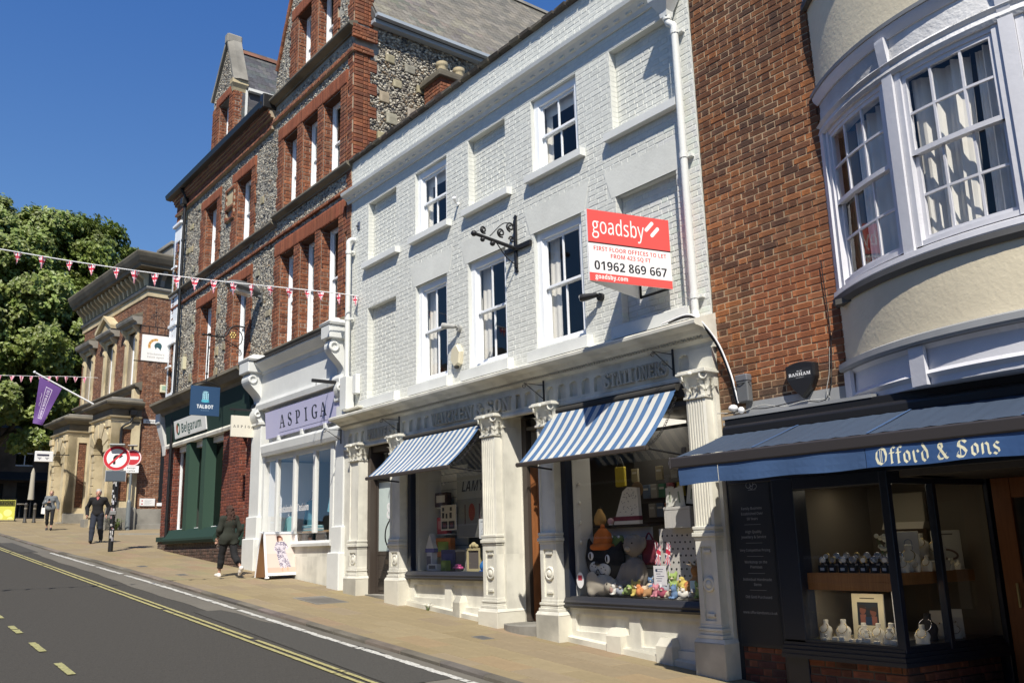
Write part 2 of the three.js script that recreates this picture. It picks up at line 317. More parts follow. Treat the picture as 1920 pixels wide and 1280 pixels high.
// curtain: a pleated sheet hung behind a window
function pleats(x0, x1, y0, y1, z, n = 7, amp = .03, flare = 0) {
  const N = n * 8, P = [], ring = []; for (let i = 0; i <= N; i++) { const u = i / N; ring.push([u, amp * Math.sin(u * n * 6.283) + amp * .4 * Math.sin(u * n * 2.3 + 1)]); }
  const at = (i, y, t) => { const [u, d] = ring[i]; const k = 1 - flare * t; return [x0 + u * (x1 - x0) * k, y, z + d]; };
  for (let i = 0; i < N; i++) for (let s = 0; s < 4; s++) { const ya = lerp(y0, y1, s / 4), yb = lerp(y0, y1, (s + 1) / 4); const a = at(i, ya, 1 - s / 4), b = at(i + 1, ya, 1 - s / 4), c = at(i + 1, yb, 1 - (s + 1) / 4), d = at(i, yb, 1 - (s + 1) / 4); P.push(...a, ...b, ...c, ...a, ...c, ...d); }
  const g = new THREE.BufferGeometry(); g.setAttribute('position', new THREE.Float32BufferAttribute(P, 3)); g.computeVertexNormals(); return clean(g);
}
// hollow room: floor, ceiling, back and sides, open to the front
function room(x0, x1, y0, y1, z0, z1) { const t = .05; return [bx(x0, x1, y0 - t, y0, z0, z1), bx(x0, x1, y1, y1 + t, z0, z1), bx(x0 - t, x1 + t, y0 - t, y1 + t, z0 - t, z0), bx(x0 - t, x0, y0 - t, y1 + t, z0, z1), bx(x1, x1 + t, y0 - t, y1 + t, z0, z1)]; }

// smooth surface of a distance field on a grid (surface nets)
function iso(f, mn, mx, h) {
  const n = [0, 1, 2].map(k => Math.ceil((mx[k] - mn[k]) / h) + 1), [nx, ny, nz] = n, F = new Float32Array(nx * ny * nz);
  const id = (i, j, k) => (k * ny + j) * nx + i;
  for (let k = 0; k < nz; k++) for (let j = 0; j < ny; j++) for (let i = 0; i < nx; i++) F[id(i, j, k)] = f(mn[0] + i * h, mn[1] + j * h, mn[2] + k * h);
  const vi = new Int32Array(nx * ny * nz).fill(-1), P = [], I = [];
  const C = [[0, 0, 0], [1, 0, 0], [0, 1, 0], [1, 1, 0], [0, 0, 1], [1, 0, 1], [0, 1, 1], [1, 1, 1]], E = [[0, 1], [2, 3], [4, 5], [6, 7], [0, 2], [1, 3], [4, 6], [5, 7], [0, 4], [1, 5], [2, 6], [3, 7]];
  for (let k = 0; k < nz - 1; k++) for (let j = 0; j < ny - 1; j++) for (let i = 0; i < nx - 1; i++) {
    const v = C.map(c => F[id(i + c[0], j + c[1], k + c[2])]); let neg = 0; for (const q of v) if (q < 0) neg++; if (!neg || neg === 8) continue;
    let x = 0, y = 0, z = 0, m = 0; for (const [a, b] of E) if (v[a] < 0 !== v[b] < 0) { const t = v[a] / (v[a] - v[b]); x += lerp(C[a][0], C[b][0], t); y += lerp(C[a][1], C[b][1], t); z += lerp(C[a][2], C[b][2], t); m++; }
    vi[id(i, j, k)] = P.length / 3; P.push(mn[0] + (i + x / m) * h, mn[1] + (j + y / m) * h, mn[2] + (k + z / m) * h);
  }
  const qd = (a, b, c, d, s) => { if (a < 0 || b < 0 || c < 0 || d < 0) return; if (s) I.push(a, b, c, a, c, d); else I.push(a, c, b, a, d, c); };
  for (let k = 1; k < nz - 1; k++) for (let j = 1; j < ny - 1; j++) for (let i = 1; i < nx - 1; i++) {
    const a = F[id(i, j, k)] < 0;
    if (a !== F[id(i + 1, j, k)] < 0) qd(vi[id(i, j - 1, k - 1)], vi[id(i, j, k - 1)], vi[id(i, j, k)], vi[id(i, j - 1, k)], a);
    if (a !== F[id(i, j + 1, k)] < 0) qd(vi[id(i - 1, j, k - 1)], vi[id(i - 1, j, k)], vi[id(i, j, k)], vi[id(i, j, k - 1)], a);
    if (a !== F[id(i, j, k + 1)] < 0) qd(vi[id(i - 1, j - 1, k)], vi[id(i, j - 1, k)], vi[id(i, j, k)], vi[id(i - 1, j, k)], a);
  }
  const g = new THREE.BufferGeometry(); g.setAttribute('position', new THREE.Float32BufferAttribute(P, 3)); g.setIndex(I); g.computeVertexNormals(); return clean(g);
}
const smin = (a, b, k) => { const h = clamp(.5 + .5 * (b - a) / k, 0, 1); return lerp(b, a, h) - k * h * (1 - h); };
const caps = (A, B, ra, rb) => { const ux = B[0] - A[0], uy = B[1] - A[1], uz = B[2] - A[2], L = ux * ux + uy * uy + uz * uz || 1e-9; return (x, y, z) => { const t = clamp(((x - A[0]) * ux + (y - A[1]) * uy + (z - A[2]) * uz) / L, 0, 1); return Math.hypot(x - A[0] - ux * t, y - A[1] - uy * t, z - A[2] - uz * t) - lerp(ra, rb, t); }; };
const ell = (c, r) => (x, y, z) => { const a = (x - c[0]) / r[0], b = (y - c[1]) / r[1], d = (z - c[2]) / r[2], k = Math.sqrt(a * a + b * b + d * d); return (k - 1) * Math.min(...r); };
const uni = (fs, k) => (x, y, z) => { let d = 9; for (const f of fs) d = smin(d, f(x, y, z), k); return d; };
// ------------------------------------------------------------------ ground, road, pavement
const poly = (pts) => x => { for (let i = 0; i + 1 < pts.length; i++) if (x <= pts[i + 1][0] || i + 2 === pts.length) return lerp(pts[i][1], pts[i + 1][1], (x - pts[i][0]) / (pts[i + 1][0] - pts[i][0])); };
const kerbZ = poly([[-80, 3.6], [-38.6, 3.12], [-29, 2.98], [-25.5, 2.76], [-20, 2.62], [-16.9, 2.58], [-13.5, 2.53], [-10, 2.46], [-4, 2.42], [20, 2.4]]);
const DROP = .05;
function sheet(xs, zs, h) { // grid: xs list, zs(x,k) function list
  const P = []; const at = (x, zf) => { const z = typeof zf === 'function' ? zf(x) : zf; return [x, h(x, z), z]; };
  for (let i = 0; i + 1 < xs.length; i++) for (let j = 0; j + 1 < zs.length; j++) { const a = at(xs[i], zs[j]), b = at(xs[i], zs[j + 1]), c = at(xs[i + 1], zs[j + 1]), d = at(xs[i + 1], zs[j]); P.push(...a, ...b, ...c, ...a, ...c, ...d); }
  const g = new THREE.BufferGeometry(); g.setAttribute('position', new THREE.Float32BufferAttribute(P, 3)); g.computeVertexNormals(); return clean(g);
}
const range = (a, b, s) => { const o = []; for (let x = a; x < b - 1e-6; x += s) o.push(x); o.push(b); return o; };
const XS = [...range(-420, -60, 30), ...range(-60, 14, 1), ...range(20, 300, 40)];
const asphalt = mt([.066, .061, .052], { map: 'speck', rough: .93, bump: 'grain', bs: .006 });
const asphaltWorn = mt([.15, .138, .115], { map: 'patch', rough: .95, bump: 'grain', bs: .005 });
const asphaltPatch = mt([.078, .074, .065], { map: 'speck', rough: .95, bump: 'grain', bs: .005 });
const paintY = mt([.52, .47, .21], { map: 'grain', rough: .7 });
const paintYd = mt([.46, .44, .20], { map: 'grain', rough: .7 });
const paintW = mt([.72, .71, .66], { map: 'grain', rough: .7 });
const ground = tag(add(scene, 'ground', sheet([-420, -200, -100, ...range(-60, 14, 3), 40, 120, 300], [-420, -120, -40, 0, 14, 60, 300], x => gy(x) - .30), mt([.12, .11, .085], { map: 'blotch', rough: 1 })), 'level ground that the street and its buildings stand on', null, null, 'structure');
const road = tag(add(scene, 'road', sheet(XS, [x => kerbZ(x) - .02, 4, 5, 6.25, 8, 10.4], x => gy(x) - DROP), asphalt), 'dark grey asphalt road climbing the hill beside the pavement', null, null, 'structure');
// line of paint on the road: short lengths with worn edges
function paintLine(zc, w, x0, x1, up, mat, name, label, wear = .12, bits = .16) {
  const P = []; const y = x => gy(x) - DROP + up;
  for (let x = x0; x < x1; x += bits) {
    if (rnd() < wear * .14) continue; const a = x, b = Math.min(x1, x + bits - (rnd() < wear ? rr(.01, .05) : -.001)), u = rr(-.5, .5) * wear * w, v = rr(-.5, .5) * wear * w;
    const q = [[a, zc(a) - w / 2 + u], [a, zc(a) + w / 2 + v], [b, zc(b) + w / 2 + v], [b, zc(b) - w / 2 + u]].map(([X, Z]) => [X, y(X), Z]); P.push(...q[0], ...q[1], ...q[2], ...q[0], ...q[2], ...q[3]);
  }
  const g = new THREE.BufferGeometry(); g.setAttribute('position', new THREE.Float32BufferAttribute(P, 3)); g.computeVertexNormals(); return add(road, name, clean(g), mat, label);
}
reseed(77);
{
  const yA = poly([[-60, 4.5], [-32, 4.03], [-22, 3.85], [-16.2, 3.73], [-11.1, 3.63], [-9, 3.6], [10, 3.5]]);
  paintLine(yA, .062, -60, 8, .012, paintY, 'yellow_line', 'inner of the two yellow lines, nearer the kerb', .1);
  paintLine(x => yA(x) + .125, .062, -60, 8, .012, paintY, 'yellow_line', 'outer of the two yellow lines', .1);
  paintLine(poly([[-60, 3.6], [-28.9, 3.1], [-19.2, 2.83], [-15.3, 2.77], [-12.1, 2.75], [-9.7, 2.69], [8, 2.6]]), .1, -29.2, 8, .012, paintW, 'white_line', 'white edge line along the kerb', .25);
  for (let k = 0; k < 14; k++) { const x = -11.4 - 1.62 * k + 3.24; paintLine(() => 6.25, .09, x - .75, x, .012, paintYd, 'dash', null, .1, .08); }
  add(road, 'worn_strip', sheet(range(-60, 10, .5), [x => kerbZ(x) + .005, x => 3.16 + .03 * Math.sin(x * .9) + .02 * Math.sin(x * 3.1) + .02 * (-x - 10)], x => gy(x) - DROP + .004), asphaltWorn, 'pale worn gutter strip of asphalt');
  add(road, 'repair_patch', sheet(range(-15.6, -9, .5), [x => 3.0 + .35 * Math.sin(x * .35 + 2.2) + .05 * Math.sin(x * 3), x => 3.5], x => gy(x) - DROP + .008), asphaltPatch, 'dark patch where the asphalt was repaired');
  add(road, 'repair_patch', sheet(range(-34, -29.6, .5), [3.35, 3.85], x => gy(x) - DROP + .008), asphaltPatch);
}
// pavement: bed, slabs, kerb stones
const pavBed = mt([.17, .14, .09], { map: 'blotch', rough: 1 });
const pavement = tag(add(scene, 'pavement', sheet(XS.filter(x => x > -100 && x < 60), [-.35, 0, x => kerbZ(x) - .14], x => gy(x) - .013), pavBed), 'sand coloured paved footway in front of the shops', null, null, 'structure');
const slabMat = mt([1, 1, 1], { map: 'patch', rough: .92, bump: 'grain', bs: .003 });
const TH = Math.atan(.0784);
const slopeFrame = new THREE.Matrix4().makeRotationZ(-TH).multiply(new THREE.Matrix4().makeRotationX(-Math.PI / 2));
{
  const slabs = [], kerbs = [], iron = [];
  const tone = () => { const t = rr(.93, 1.07), w = rr(-.004, .006); return lin(.315 * t + w, .248 * t, .145 * t - w); };
  for (let r = 0; r < 6; r++) for (let x = -52 + (r % 2) * .41; x < 6; x += .9) {
    const w = .9; const z0 = r * .41, z1 = r < 5 ? z0 + .41 : kerbZ(x) - .145; if (z1 - z0 < .1) continue;
    if (x < -40.4 && r < 1) { }
    const cx = x + w / 2, m = piece(slopeFrame, cx / Math.cos(TH) - 0, -(z0 + z1) / 2, -.03 + rr(-.0015, .0015), w * 1.002 - rr(.004, .009), z1 - z0 - rr(.004, .009), .06, tone(), .0012);
    slabs.push(m);
  }
  pieces(pavement, 'paving_slab', slabs, TILES.map((_, i) => { reseed(60 + i); return unitBrick(60 + i, .004, .006); }), slabMat, 300, 'paving');
  for (let x = -60; x < 8; x += .915) {
    const za = kerbZ(x), zb = kerbZ(x + .9), c = shade(lin(.19, .165, .135), rr(.75, 1.1)), ya = gy(x), yb = gy(x + .9), h = .003;
    const up = h + rr(0, .004);
    const ring = (X, Z, Y) => [[X, Y - .25, Z - .135], [X, Y + up, Z - .135], [X, Y + up, Z - .018], [X, Y + up - .015, Z], [X, Y - .25, Z + .006]];
    kerbs.push([loft([ring(x, za, ya), ring(x + .9, zb, yb)]), c]);
  }
  for (const [g, c] of kerbs) add(pavement, 'kerb_stone', g, tinted(mtKerb(), c));
  function mtKerb() { return mtKerb.m ??= mt([1, 1, 1], { map: 'blotch', rough: .9, bump: 'grain', bs: .004 }); }
}
// the mouth of the side street, paved level with the footway, and the footway in front of the stone building
const sidePave = mt([.30, .235, .14], { map: 'patch', rough: .95, bump: 'grain', bs: .003 });
tag(add(scene, 'side_street', sheet(range(-40.6, -29.25, .5), [-40, -12, -4, -.34, .02], x => gy(x) - .004), sidePave), 'sand coloured side street opening between the two brick buildings', null, null, 'structure');
tag(add(scene, 'footway', sheet(range(-70, -40.6, .7), [-12, -3, -.34, .02], x => gy(x) - .003), sidePave), 'paved footway in front of the brick and stone building', null, null, 'structure');
{ const pts = []; for (let i = 0; i <= 14; i++) { const t = i / 14; pts.push([lerp(-36.9, -35.4, t) + 2.2 * t * t * .6, -.7 - 5.2 * t * (1.2 - .3 * t)]); }
  const rings = pts.map(([x, z]) => { const y = gy(x); return [[x, y - .1, z], [x, y + .055, z], [x - .1, y + .06, z - .12], [x - .1, y - .1, z - .12]]; });
  tag(add(scene, 'kerb', loft(rings, true, .6), MT.stoneGrey), 'curved stone kerb at the mouth of the side street', null, null, 'structure'); }
// iron covers let into the paving
{
  const g = []; const F = slopeFrame; const cx = -15.7, cz = 1.13;
  const t = thing('manhole_cover', 'grey rectangular inspection cover let into the paving', 'manhole cover', [cx, gy(cx) + .001, cz]); t.rotation.z = -TH;
  add(t, 'frame', [bx(-.52, .52, -.03, .006, -.32, -.285), bx(-.52, .52, -.03, .006, .285, .32), bx(-.52, -.485, -.03, .006, -.285, .285), bx(.485, .52, -.03, .006, -.285, .285)], MT.stoneGrey);
  for (const s of [-1, 1]) add(t, 'plate', bx(s < 0 ? -.48 : .004, s < 0 ? -.004 : .48, -.03, .005, -.28, .28, .004), mt([.20, .185, .16], { map: 'blotch', rough: .8, bump: 'grain', bs: .003 }));
  const u = thing('drain_cover', 'small dark drain cover in the paving before the stone doorstep', 'drain cover', [-10.85, gy(-10.85) + .001, .95]); u.rotation.z = -TH;
  add(u, 'plate', bx(-.13, .13, -.02, .005, -.08, .08, .003), MT.leadDark); add(u, 'rim', [bx(-.15, -.13, -.02, .004, -.1, .1), bx(.13, .15, -.02, .004, -.1, .1), bx(-.13, .13, -.02, .004, -.1, -.08), bx(-.13, .13, -.02, .004, .08, .1)], MT.stoneGrey);
  const cl = dup(u, 'small dark drain cover in the paving by the white display board', [-21.2, gy(-21.2) + .001, 1.9]);
  const c2 = dup(u, 'small dark drain cover nearest the kerb before the green shop', [-23.6, gy(-23.6) + .001, 2.1]);
}
// ------------------------------------------------------------------ the white painted shop building
const tex = (draw, w = 512, h = 512, o) => printed(w, h, draw, o);
const WB = thing('shop_building', 'white painted brick building with striped shop awnings and sash windows', 'building');
{
  const W2 = [[-14.18, -13.07], [-10.52, -9.39]], B2 = [[-16.08, -14.92], [-12.35, -11.24], [-8.63, -7.46]], W1 = [[-14.16, -13.09], [-12.41, -11.31], [-10.55, -9.41]], B1 = [[-16.08, -14.92], [-8.65, -7.48]];
  const win = [...W2.map(([a, b]) => [a, b, 8.09, 9.4]), ...W1.map(([a, b]) => [a, b, 5.15, 7.06])], blind = [...B2.map(([a, b]) => [a, b, 8.09, 9.4]), ...B1.map(([a, b]) => [a, b, 5.15, 7.06])];
  const X0 = -16.93, X1 = -7.06;
  add(WB, 'wall', wall(rect(X0, X1, 4.5, 10.62), [...win, ...blind].map(h => rect(...h)), -.32, -.004), MT.mortarWhite);
  for (const h of blind) add(WB, 'blind_panel', bx(h[0] - .02, h[1] + .02, h[2] - .02, h[3] + .02, -.31, -.137), MT.mortarWhite);
  reseed(101);
  const tone = () => { const k = rr(.95, 1.03); return lin(.76 * k, .765 * k, .71 * k); };
  const smooth = [...W1, B1[1]].map(([a, b]) => [a - .17, b + .17, 7.06, 7.5]);
  const paintedBrick = mt([1, 1, 1], { map: 'soft', bump: 'bumpy', bs: .003, rough: .75 });
  const opt = { course: .0835, joint: .008, long: .235, short: .115, tone, proud: .0014, tilt: .0025, deep: .05 };
  const L = layBricks({ ...opt, x0: X0, x1: X1, y0: 4.9, y1: 10.6, holes: [...win, ...blind, ...smooth], z: 0 });
  for (const h of blind) L.push(...layBricks({ ...opt, x0: h[0] + .004, x1: h[1] - .004, y0: h[2], y1: h[3], z: -.13 }));
  // reveals of the blind windows: short bricks seen on their ends
  for (const h of blind) for (let y = h[2]; y < h[3] - .05; y += .0835) L.push(piece(null, h[0] - .025, y + .04, -.066, .056, .072, .125, tone(), .004));
  pieces(WB, 'brick', L, BRICKS, paintedBrick, 300);
  for (const s of smooth) add(WB, 'lintel', plate([[s[0] + .09, s[2]], [s[1] - .09, s[2]], [s[1] + .05, s[3]], [s[0] - .05, s[3]]], -.03, .004), MT.wallWhite2 ??= mt([.76, .765, .71], { map: 'soft', bump: 'bumpy', bs: .003, rough: .75 }));
  for (const [a, b] of [...W2, ...B2]) add(WB, 'sill', loft([[a - .1, -.14], [b + .15, -.14]].map(([x]) => [[x, 7.935, -.13], [x, 7.93, .115], [x, 8.045, .115], [x, 8.09, -.13]])), MT.trimWhite);
  for (const [a, b] of [...W1, ...B1]) add(WB, 'sill', loft([a - .1, b + .15].map(x => [[x, 4.93, -.13], [x, 4.92, .13], [x, 5.09, .13], [x, 5.15, -.13]])), MT.trimWhite);
  for (const [i, [a, b]] of W2.entries()) sash(WB, a, b, 8.09, 9.4, -.07, { cols: 2, box: .12, head: .13, mid: 8.72 });
  for (const [i, [a, b]] of W1.entries()) sash(WB, a, b, 5.15, 7.06, -.07, { cols: 2, box: .12, head: .12, mid: 6.12 });
  // rooms behind the sashes, with a blind half down and curtains drawn to the left
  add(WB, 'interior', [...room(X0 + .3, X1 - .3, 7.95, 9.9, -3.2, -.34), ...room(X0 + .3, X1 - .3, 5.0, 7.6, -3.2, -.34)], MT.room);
  add(WB, 'curtain', W1.map(([a, b]) => pleats(a + .1, a + .34, 5.2, 7.0, -.26, 2, .006)).concat(W2.map(([a, b]) => pleats(a + .1, a + .26, 8.12, 9.3, -.26, 1, .012))), MT.curtain);
  add(WB, 'roller_blind', W2.map(([a, b]) => bx(a + .1, b - .1, 9.08, 9.35, -.25, -.243)), MT.curtain);
  // cornice under the parapet: lip, cove of header bricks, coping of dark tiles
  add(WB, 'cornice', mould(-17.0, X1 + .03, [[-.02, 9.66], [.03, 9.66], [.05, 9.72], [.14, 9.80], [.20, 9.82], [.215, 9.88], [.19, 9.905], [-.02, 10.0]]), MT.trimWhite);
  { const d = []; for (let x = -16.9; x < -7.1; x += .25) d.push(piece(null, x + .06, 9.755, .075, .11, .05, .05, tone(), .01)); pieces(WB, 'dentil', d, BRICKS, paintedBrick, 40); }
  { const c = []; reseed(33); for (let x = X0 - .02; x < X1; x += .3) c.push(piece(null, x + .15, 10.655 + rr(-.006, .008), -.12, .285 + rr(-.01, .01), .07, .44, shade(lin(.10, .085, .07), rr(.6, 1.3)), .015)); pieces(WB, 'coping_tile', c, BRICKS, MT.stoneBase ??= mt([1, 1, 1], { map: 'blotch', rough: .95, bump: 'bumpy', bs: .006 }), 60); }
  // roof and the hidden sides
  add(WB, 'roof', loft([X0, X1].map(x => [[x, 10.3, -.33], [x, 11.6, -4.4], [x, 10.2, -8.6], [x, 10.1, -8.6], [x, 10.1, -.33]])), MT.leadDark);
  add(WB, 'side_wall', [bx(X0, X0 + .3, gy(-16.9) - .2, 10.1, -8.6, -.33), bx(X1 - .3, X1, gy(-7) - .2, 10.1, -8.6, -.33), bx(X0 + .3, X1 - .3, gy(-7) - .2, 10.1, -8.6, -8.3)], MT.mortar);
  // ---- shopfront: cornice, frieze with its row of sunk panels and raised letters
  add(WB, 'shop_cornice', [mould(-16.95, -7.0, [[-.02, 4.5], [.06, 4.5], [.065, 4.58], [.14, 4.61], [.15, 4.645], [.22, 4.68], [.26, 4.725], [.40, 4.745], [.42, 4.76], [.425, 4.80], [.40, 4.82], [-.02, 4.95]])], MT.cream);
  { const d = []; for (let x = -16.85; x < -7.08; x += .052) d.push(piece(null, x, 4.64, .16, .028, .035, .035, lin(.55, .52, .43), .05)); pieces(WB, 'bead', d, CRISP, paintedBrick, 0, 'bead_moulding'); }
  const fy0 = 4.2, fy1 = 4.52; const panels = []; for (let x = -16.72; x < -7.6; x += .268) panels.push([x, x + .175]);
  add(WB, 'frieze', wall(rect(-16.9, -7.05, fy0, fy1), panels.map(([a, b]) => { const m = (a + b) / 2, o = []; o.push([a, fy0 + .05], [b, fy0 + .05], [b, fy1 - .09]); for (let i = 1; i < 6; i++) { const t = i / 6 * Math.PI; o.push([m + (b - m) * Math.cos(t), fy1 - .09 + .05 * Math.sin(t)]); } o.push([a, fy1 - .09]); return o; }), .0, .07), MT.cream);
  add(WB, 'frieze_back', [bx(-16.9, -7.05, fy0, fy1, -.3, .015), mould(-16.9, -7.05, [[.0, 4.14], [.095, 4.14], [.10, 4.17], [.08, 4.2], [.0, 4.2]])], MT.cream);
  const letMat = mt([.52, .50, .43], { map: 'blotch', rough: .7 });
  const letters = (str, x0, x1, y0, h, z) => { // raised letters spread between x0 and x1
    const ws = [...str].map(c => c === ' ' ? .4 : 1), tot = ws.reduce((a, b) => a + b, 0), st = (x1 - x0) / tot; let x = x0;
    [...str].forEach((ch, i) => { if (ch !== ' ') { const g = clean(new TextGeometry(ch, { font: FS, size: h, depth: .05, curveSegments: 5, bevelEnabled: true, bevelSize: .005, bevelThickness: .008, bevelSegments: 1 })); g.computeBoundingBox(); const bb = g.boundingBox, k = Math.min(1.1, st * .94 / (bb.max.x - bb.min.x)); g.scale(k, 1, 1); g.translate(x + st / 2 - k * (bb.min.x + bb.max.x) / 2, y0, z); add(WB, 'letter', clean(g), letMat); } x += ws[i] * st; });
  };
  for (const [a, b] of [[-15.92, -14.75], [-13.6, -11.05], [-9.05, -7.72]]) add(WB, 'name_board', bx(a, b, 4.205, 4.5, .06, .075, .004), MT.cream);
  letters('PRINTERS', -15.85, -14.82, 4.26, .2, .072); letters('WARREN & SON', -13.5, -11.15, 4.255, .215, .072); letters('STATIONERS', -8.98, -7.78, 4.26, .2, .072);
  // pilasters: plinth, sunk pedestal with boss, waist mouldings, fluted shaft, leafy capital
  const pil = (x0, x1, base, back, flute, zf = .2) => {
    const g0 = gy((x0 + x1) / 2) - .1, w = x1 - x0, xc = (x0 + x1) / 2;
    const shaft = [];
    const fl = flute && [[], 5]; const nF = 6, pts = [[x0 + .02, back], [x0 + .02, zf - .012]];
    if (flute) for (let i = 0; i < nF; i++) { const a = x0 + .05 + (w - .1) * i / nF, b = x0 + .05 + (w - .1) * (i + 1) / nF; pts.push([a + .008, zf], [a + .014, zf - .018], [b - .014, zf - .018], [b - .008, zf]); }
    else pts.push([x0 + .05, zf - .012], [x0 + .055, zf - .03], [x1 - .055, zf - .03], [x1 - .05, zf - .012]);
    pts.push([x1 - .02, zf - .012], [x1 - .02, back]);
    const p = add(WB, 'pilaster', prism(pts, (a, b, t) => [a, t, b], 2.3, 3.86), MT.cream);
    const ring = (y0, y1, o) => bx(x0 - o + .02, x1 + o - .02, y0, y1, back, zf + o, .008);
    add(p, 'waist', [ring(2.14, 2.175, .012), ring(2.175, 2.225, .03), ring(2.225, 2.26, .012), ring(2.26, 2.3, .02)], MT.cream);
    const hole = [rect(x0 + .09, x1 - .09, base + .2, 2.06)];
    add(p, 'pedestal', [wall(rect(x0 + .02, x1 - .02, base, 2.14), hole, back, zf), bx(x0 + .05, x1 - .05, base + .1, 2.1, back, zf - .028)], MT.cream);
    const yb = (base + 2.14) / 2 + .05; const cyl = mv(new THREE.TorusGeometry(w * .2, .022, 8, 20), xc, yb, zf - .02);
    add(p, 'boss', [clean(cyl), ball(xc, yb, zf - .03, w * .17, w * .17, .045), bx(xc - w * .16, xc + w * .16, base + .25, base + .28, zf - .03, zf), bx(xc - w * .16, xc + w * .16, 1.99, 2.02, zf - .03, zf)], MT.cream);
    add(p, 'base', [ring(base, base + .045, .035), ring(base + .045, base + .085, .015), ring(base + .085, base + .12, .025), ring(base + .12, base + .16, .006), loft([[base, .035], [base - .05, .06]].map(([y, o]) => [[x0 - o, y, back], [x1 + o, y, back], [x1 + o, y, zf + o], [x0 - o, y, zf + o]]))], MT.cream);
    add(p, 'plinth', [bx(x0 - .055, x1 + .055, g0, base - .04, back, zf + .065, .012)], MT.creamOld);
    // capital: necking, bell with two tiers of leaves, volutes, abacus
    const cg = [ring(3.86, 3.895, .02)]; const cy0 = 3.89, cy1 = 4.17;
    cg.push(loft([0, .5, 1].map(t => { const o = .0 + .07 * t * t, y = lerp(cy0, cy1, t); return [[x0 + .02 - o, y, back], [x1 - .02 + o, y, back], [x1 - .02 + o, y, zf - .03 + o], [x0 + .02 - o, y, zf - .03 + o]]; })));
    const leaf = (x, z, y, h, wd, dx, dz) => { const r = []; for (let i = 0; i <= 5; i++) { const t = i / 5, out = .015 + .075 * t * t * t + .012 * t, ww = wd * (1 - .55 * t * t) * (1 + .18 * Math.sin(i * 2.4)), yy = y + h * (t < .85 ? t : .85 - (t - .85) * .6); const px = -dz, pz = dx; r.push([[x + dx * out - px * ww, yy, z + dz * out - pz * ww], [x + dx * (out + .02), yy, z + dz * (out + .02)], [x + dx * out + px * ww, yy, z + dz * out + pz * ww], [x + dx * (out - .014), yy, z + dz * (out - .014)]]); } return loft(r, true, .6); };
    for (const [n, y, h] of [[3, cy0, .14], [2, cy0 + .07, .17]]) for (let i = 0; i < n; i++) { const x = lerp(x0 + .06, x1 - .06, n === 1 ? .5 : i / (n - 1)); cg.push(leaf(x, zf - .025, y, h, .05, 0, 1)); }
    for (const [n, y, h] of [[2, cy0, .14], [1, cy0 + .07, .17]]) for (let i = 0; i < n; i++) cg.push(leaf(x1 - .02, zf - .06 - i * .1, y, h, .045, 1, 0));
    for (const s of [-1, 1]) { const vx = s < 0 ? x0 + .0 : x1 - .0; cg.push(clean(mv(new THREE.TorusGeometry(.04, .016, 6, 14), vx, cy1 - .035, zf + .03, s * .6)), ball(vx, cy1 - .035, zf + .03, .02)); }
    cg.push(bx(x0 - .07, x1 + .07, cy1 - .005, cy1 + .03, back, zf + .07, .01), bx(x0 - .05, x1 + .05, cy1 + .03, cy1 + .055, back, zf + .05, .008), ball(xc, cy1, zf + .07, .035, .03, .03));
    add(p, 'capital', cg, MT.cream);
    return p;
  };
  pil(-16.44, -16.02, 1.62, -.02, 0); pil(-14.82, -14.42, 1.61, -.06, 0); pil(-11.86, -11.46, 1.18, -.3, 1); pil(-10.42, -10.02, 1.19, -.25, 0); pil(-7.44, -7.09, 1.0, -.02, 1);
  // flank walls beside the pilasters
  for (const p of [bx(-16.95, -16.42, gy(-17) - .2, 4.25, -.3, .02), bx(-7.40, -7.055, .3, 4.55, -.3, .06), bx(-14.44, -14.3, .9, 4.2, -.3, -.02), bx(-11.5, -11.42, .8, 4.2, -1.3, .05)]) add(WB, 'pier', p, MT.cream);
  add(WB, 'lobby_wall', [bx(-11.98, -11.5, .7, 4.2, -.5, -.28), bx(-11.5, -11.4, .7, 4.15, -1.4, -.3)], MT.cream);
  // left shop window: dark frame and sill, pale stall riser with projecting blocks
  const shopWin = (x0, x1, y0, y1, ySill, name, blocks) => {
    const w = add(WB, name, [bx(x0 - .12, x0, y0 - .02, y1, -.12, .06, .01), bx(x1, x1 + .06, y0 - .02, y1, -.12, .06, .01), bx(x0, x1, y1 - .08, y1, -.12, .05, .01)], MT.navy);
    add(w, 'sill', mould(x0 - .16, x1 + .06, [[-.15, ySill], [.10, ySill], [.115, ySill + .03], [.09, ySill + .045], [.10, ySill + .075], [.075, ySill + .10], [.05, y0], [-.15, y0]]), MT.brownDark ??= mt([.03, .03, .034], { rough: .45 }));
    add(w, 'pane', quad([x0, y0, -.02], [x1, y0, -.02], [x1, y1 - .08, -.02], [x0, y1 - .08, -.02]), MT.glass);
    const gl = gy(x0) - .15, gr = gy(x1) - .15;
    add(w, 'stall_riser', [wall([[x0 - .14, gl], [x1 + .06, gr], [x1 + .06, ySill], [x0 - .14, ySill]], [rect(x0 + .05, (x0 + x1) / 2 - .1, Math.max(gl, gr) + .3, ySill - .09), rect((x0 + x1) / 2 + .1, x1 - .1, Math.max(gr, gr) + .36, ySill - .09)], -.1, .02), bx(x0 - .1, x1, .4, ySill - .02, -.12, -.03)], MT.cream);
    for (const [a, b, h] of blocks) add(w, 'block', loft([[0, 0], [h - .1, 0], [h, .06]].map(([t, o]) => { const y = gy((a + b) / 2) - .05 + t; return [[a + o * .6, y, -.05], [b - o * .6, y, -.05], [b - o * .6, y, .13 - o], [a + o * .6, y, .13 - o]]; })), MT.creamOld);
    add(w, 'kerb', loft([x0 - .14, x1 + .05].map(x => [[x, gy(x) - .1, -.05], [x, gy(x) - .1, .11], [x, gy(x) + .07, .10], [x, gy(x) + .1, -.05]])), MT.creamOld);
    return w;
  };
  shopWin(-14.26, -11.98, 1.72, 3.95, 1.58, 'shop_window', [[-12.82, -12.62, .38]]);
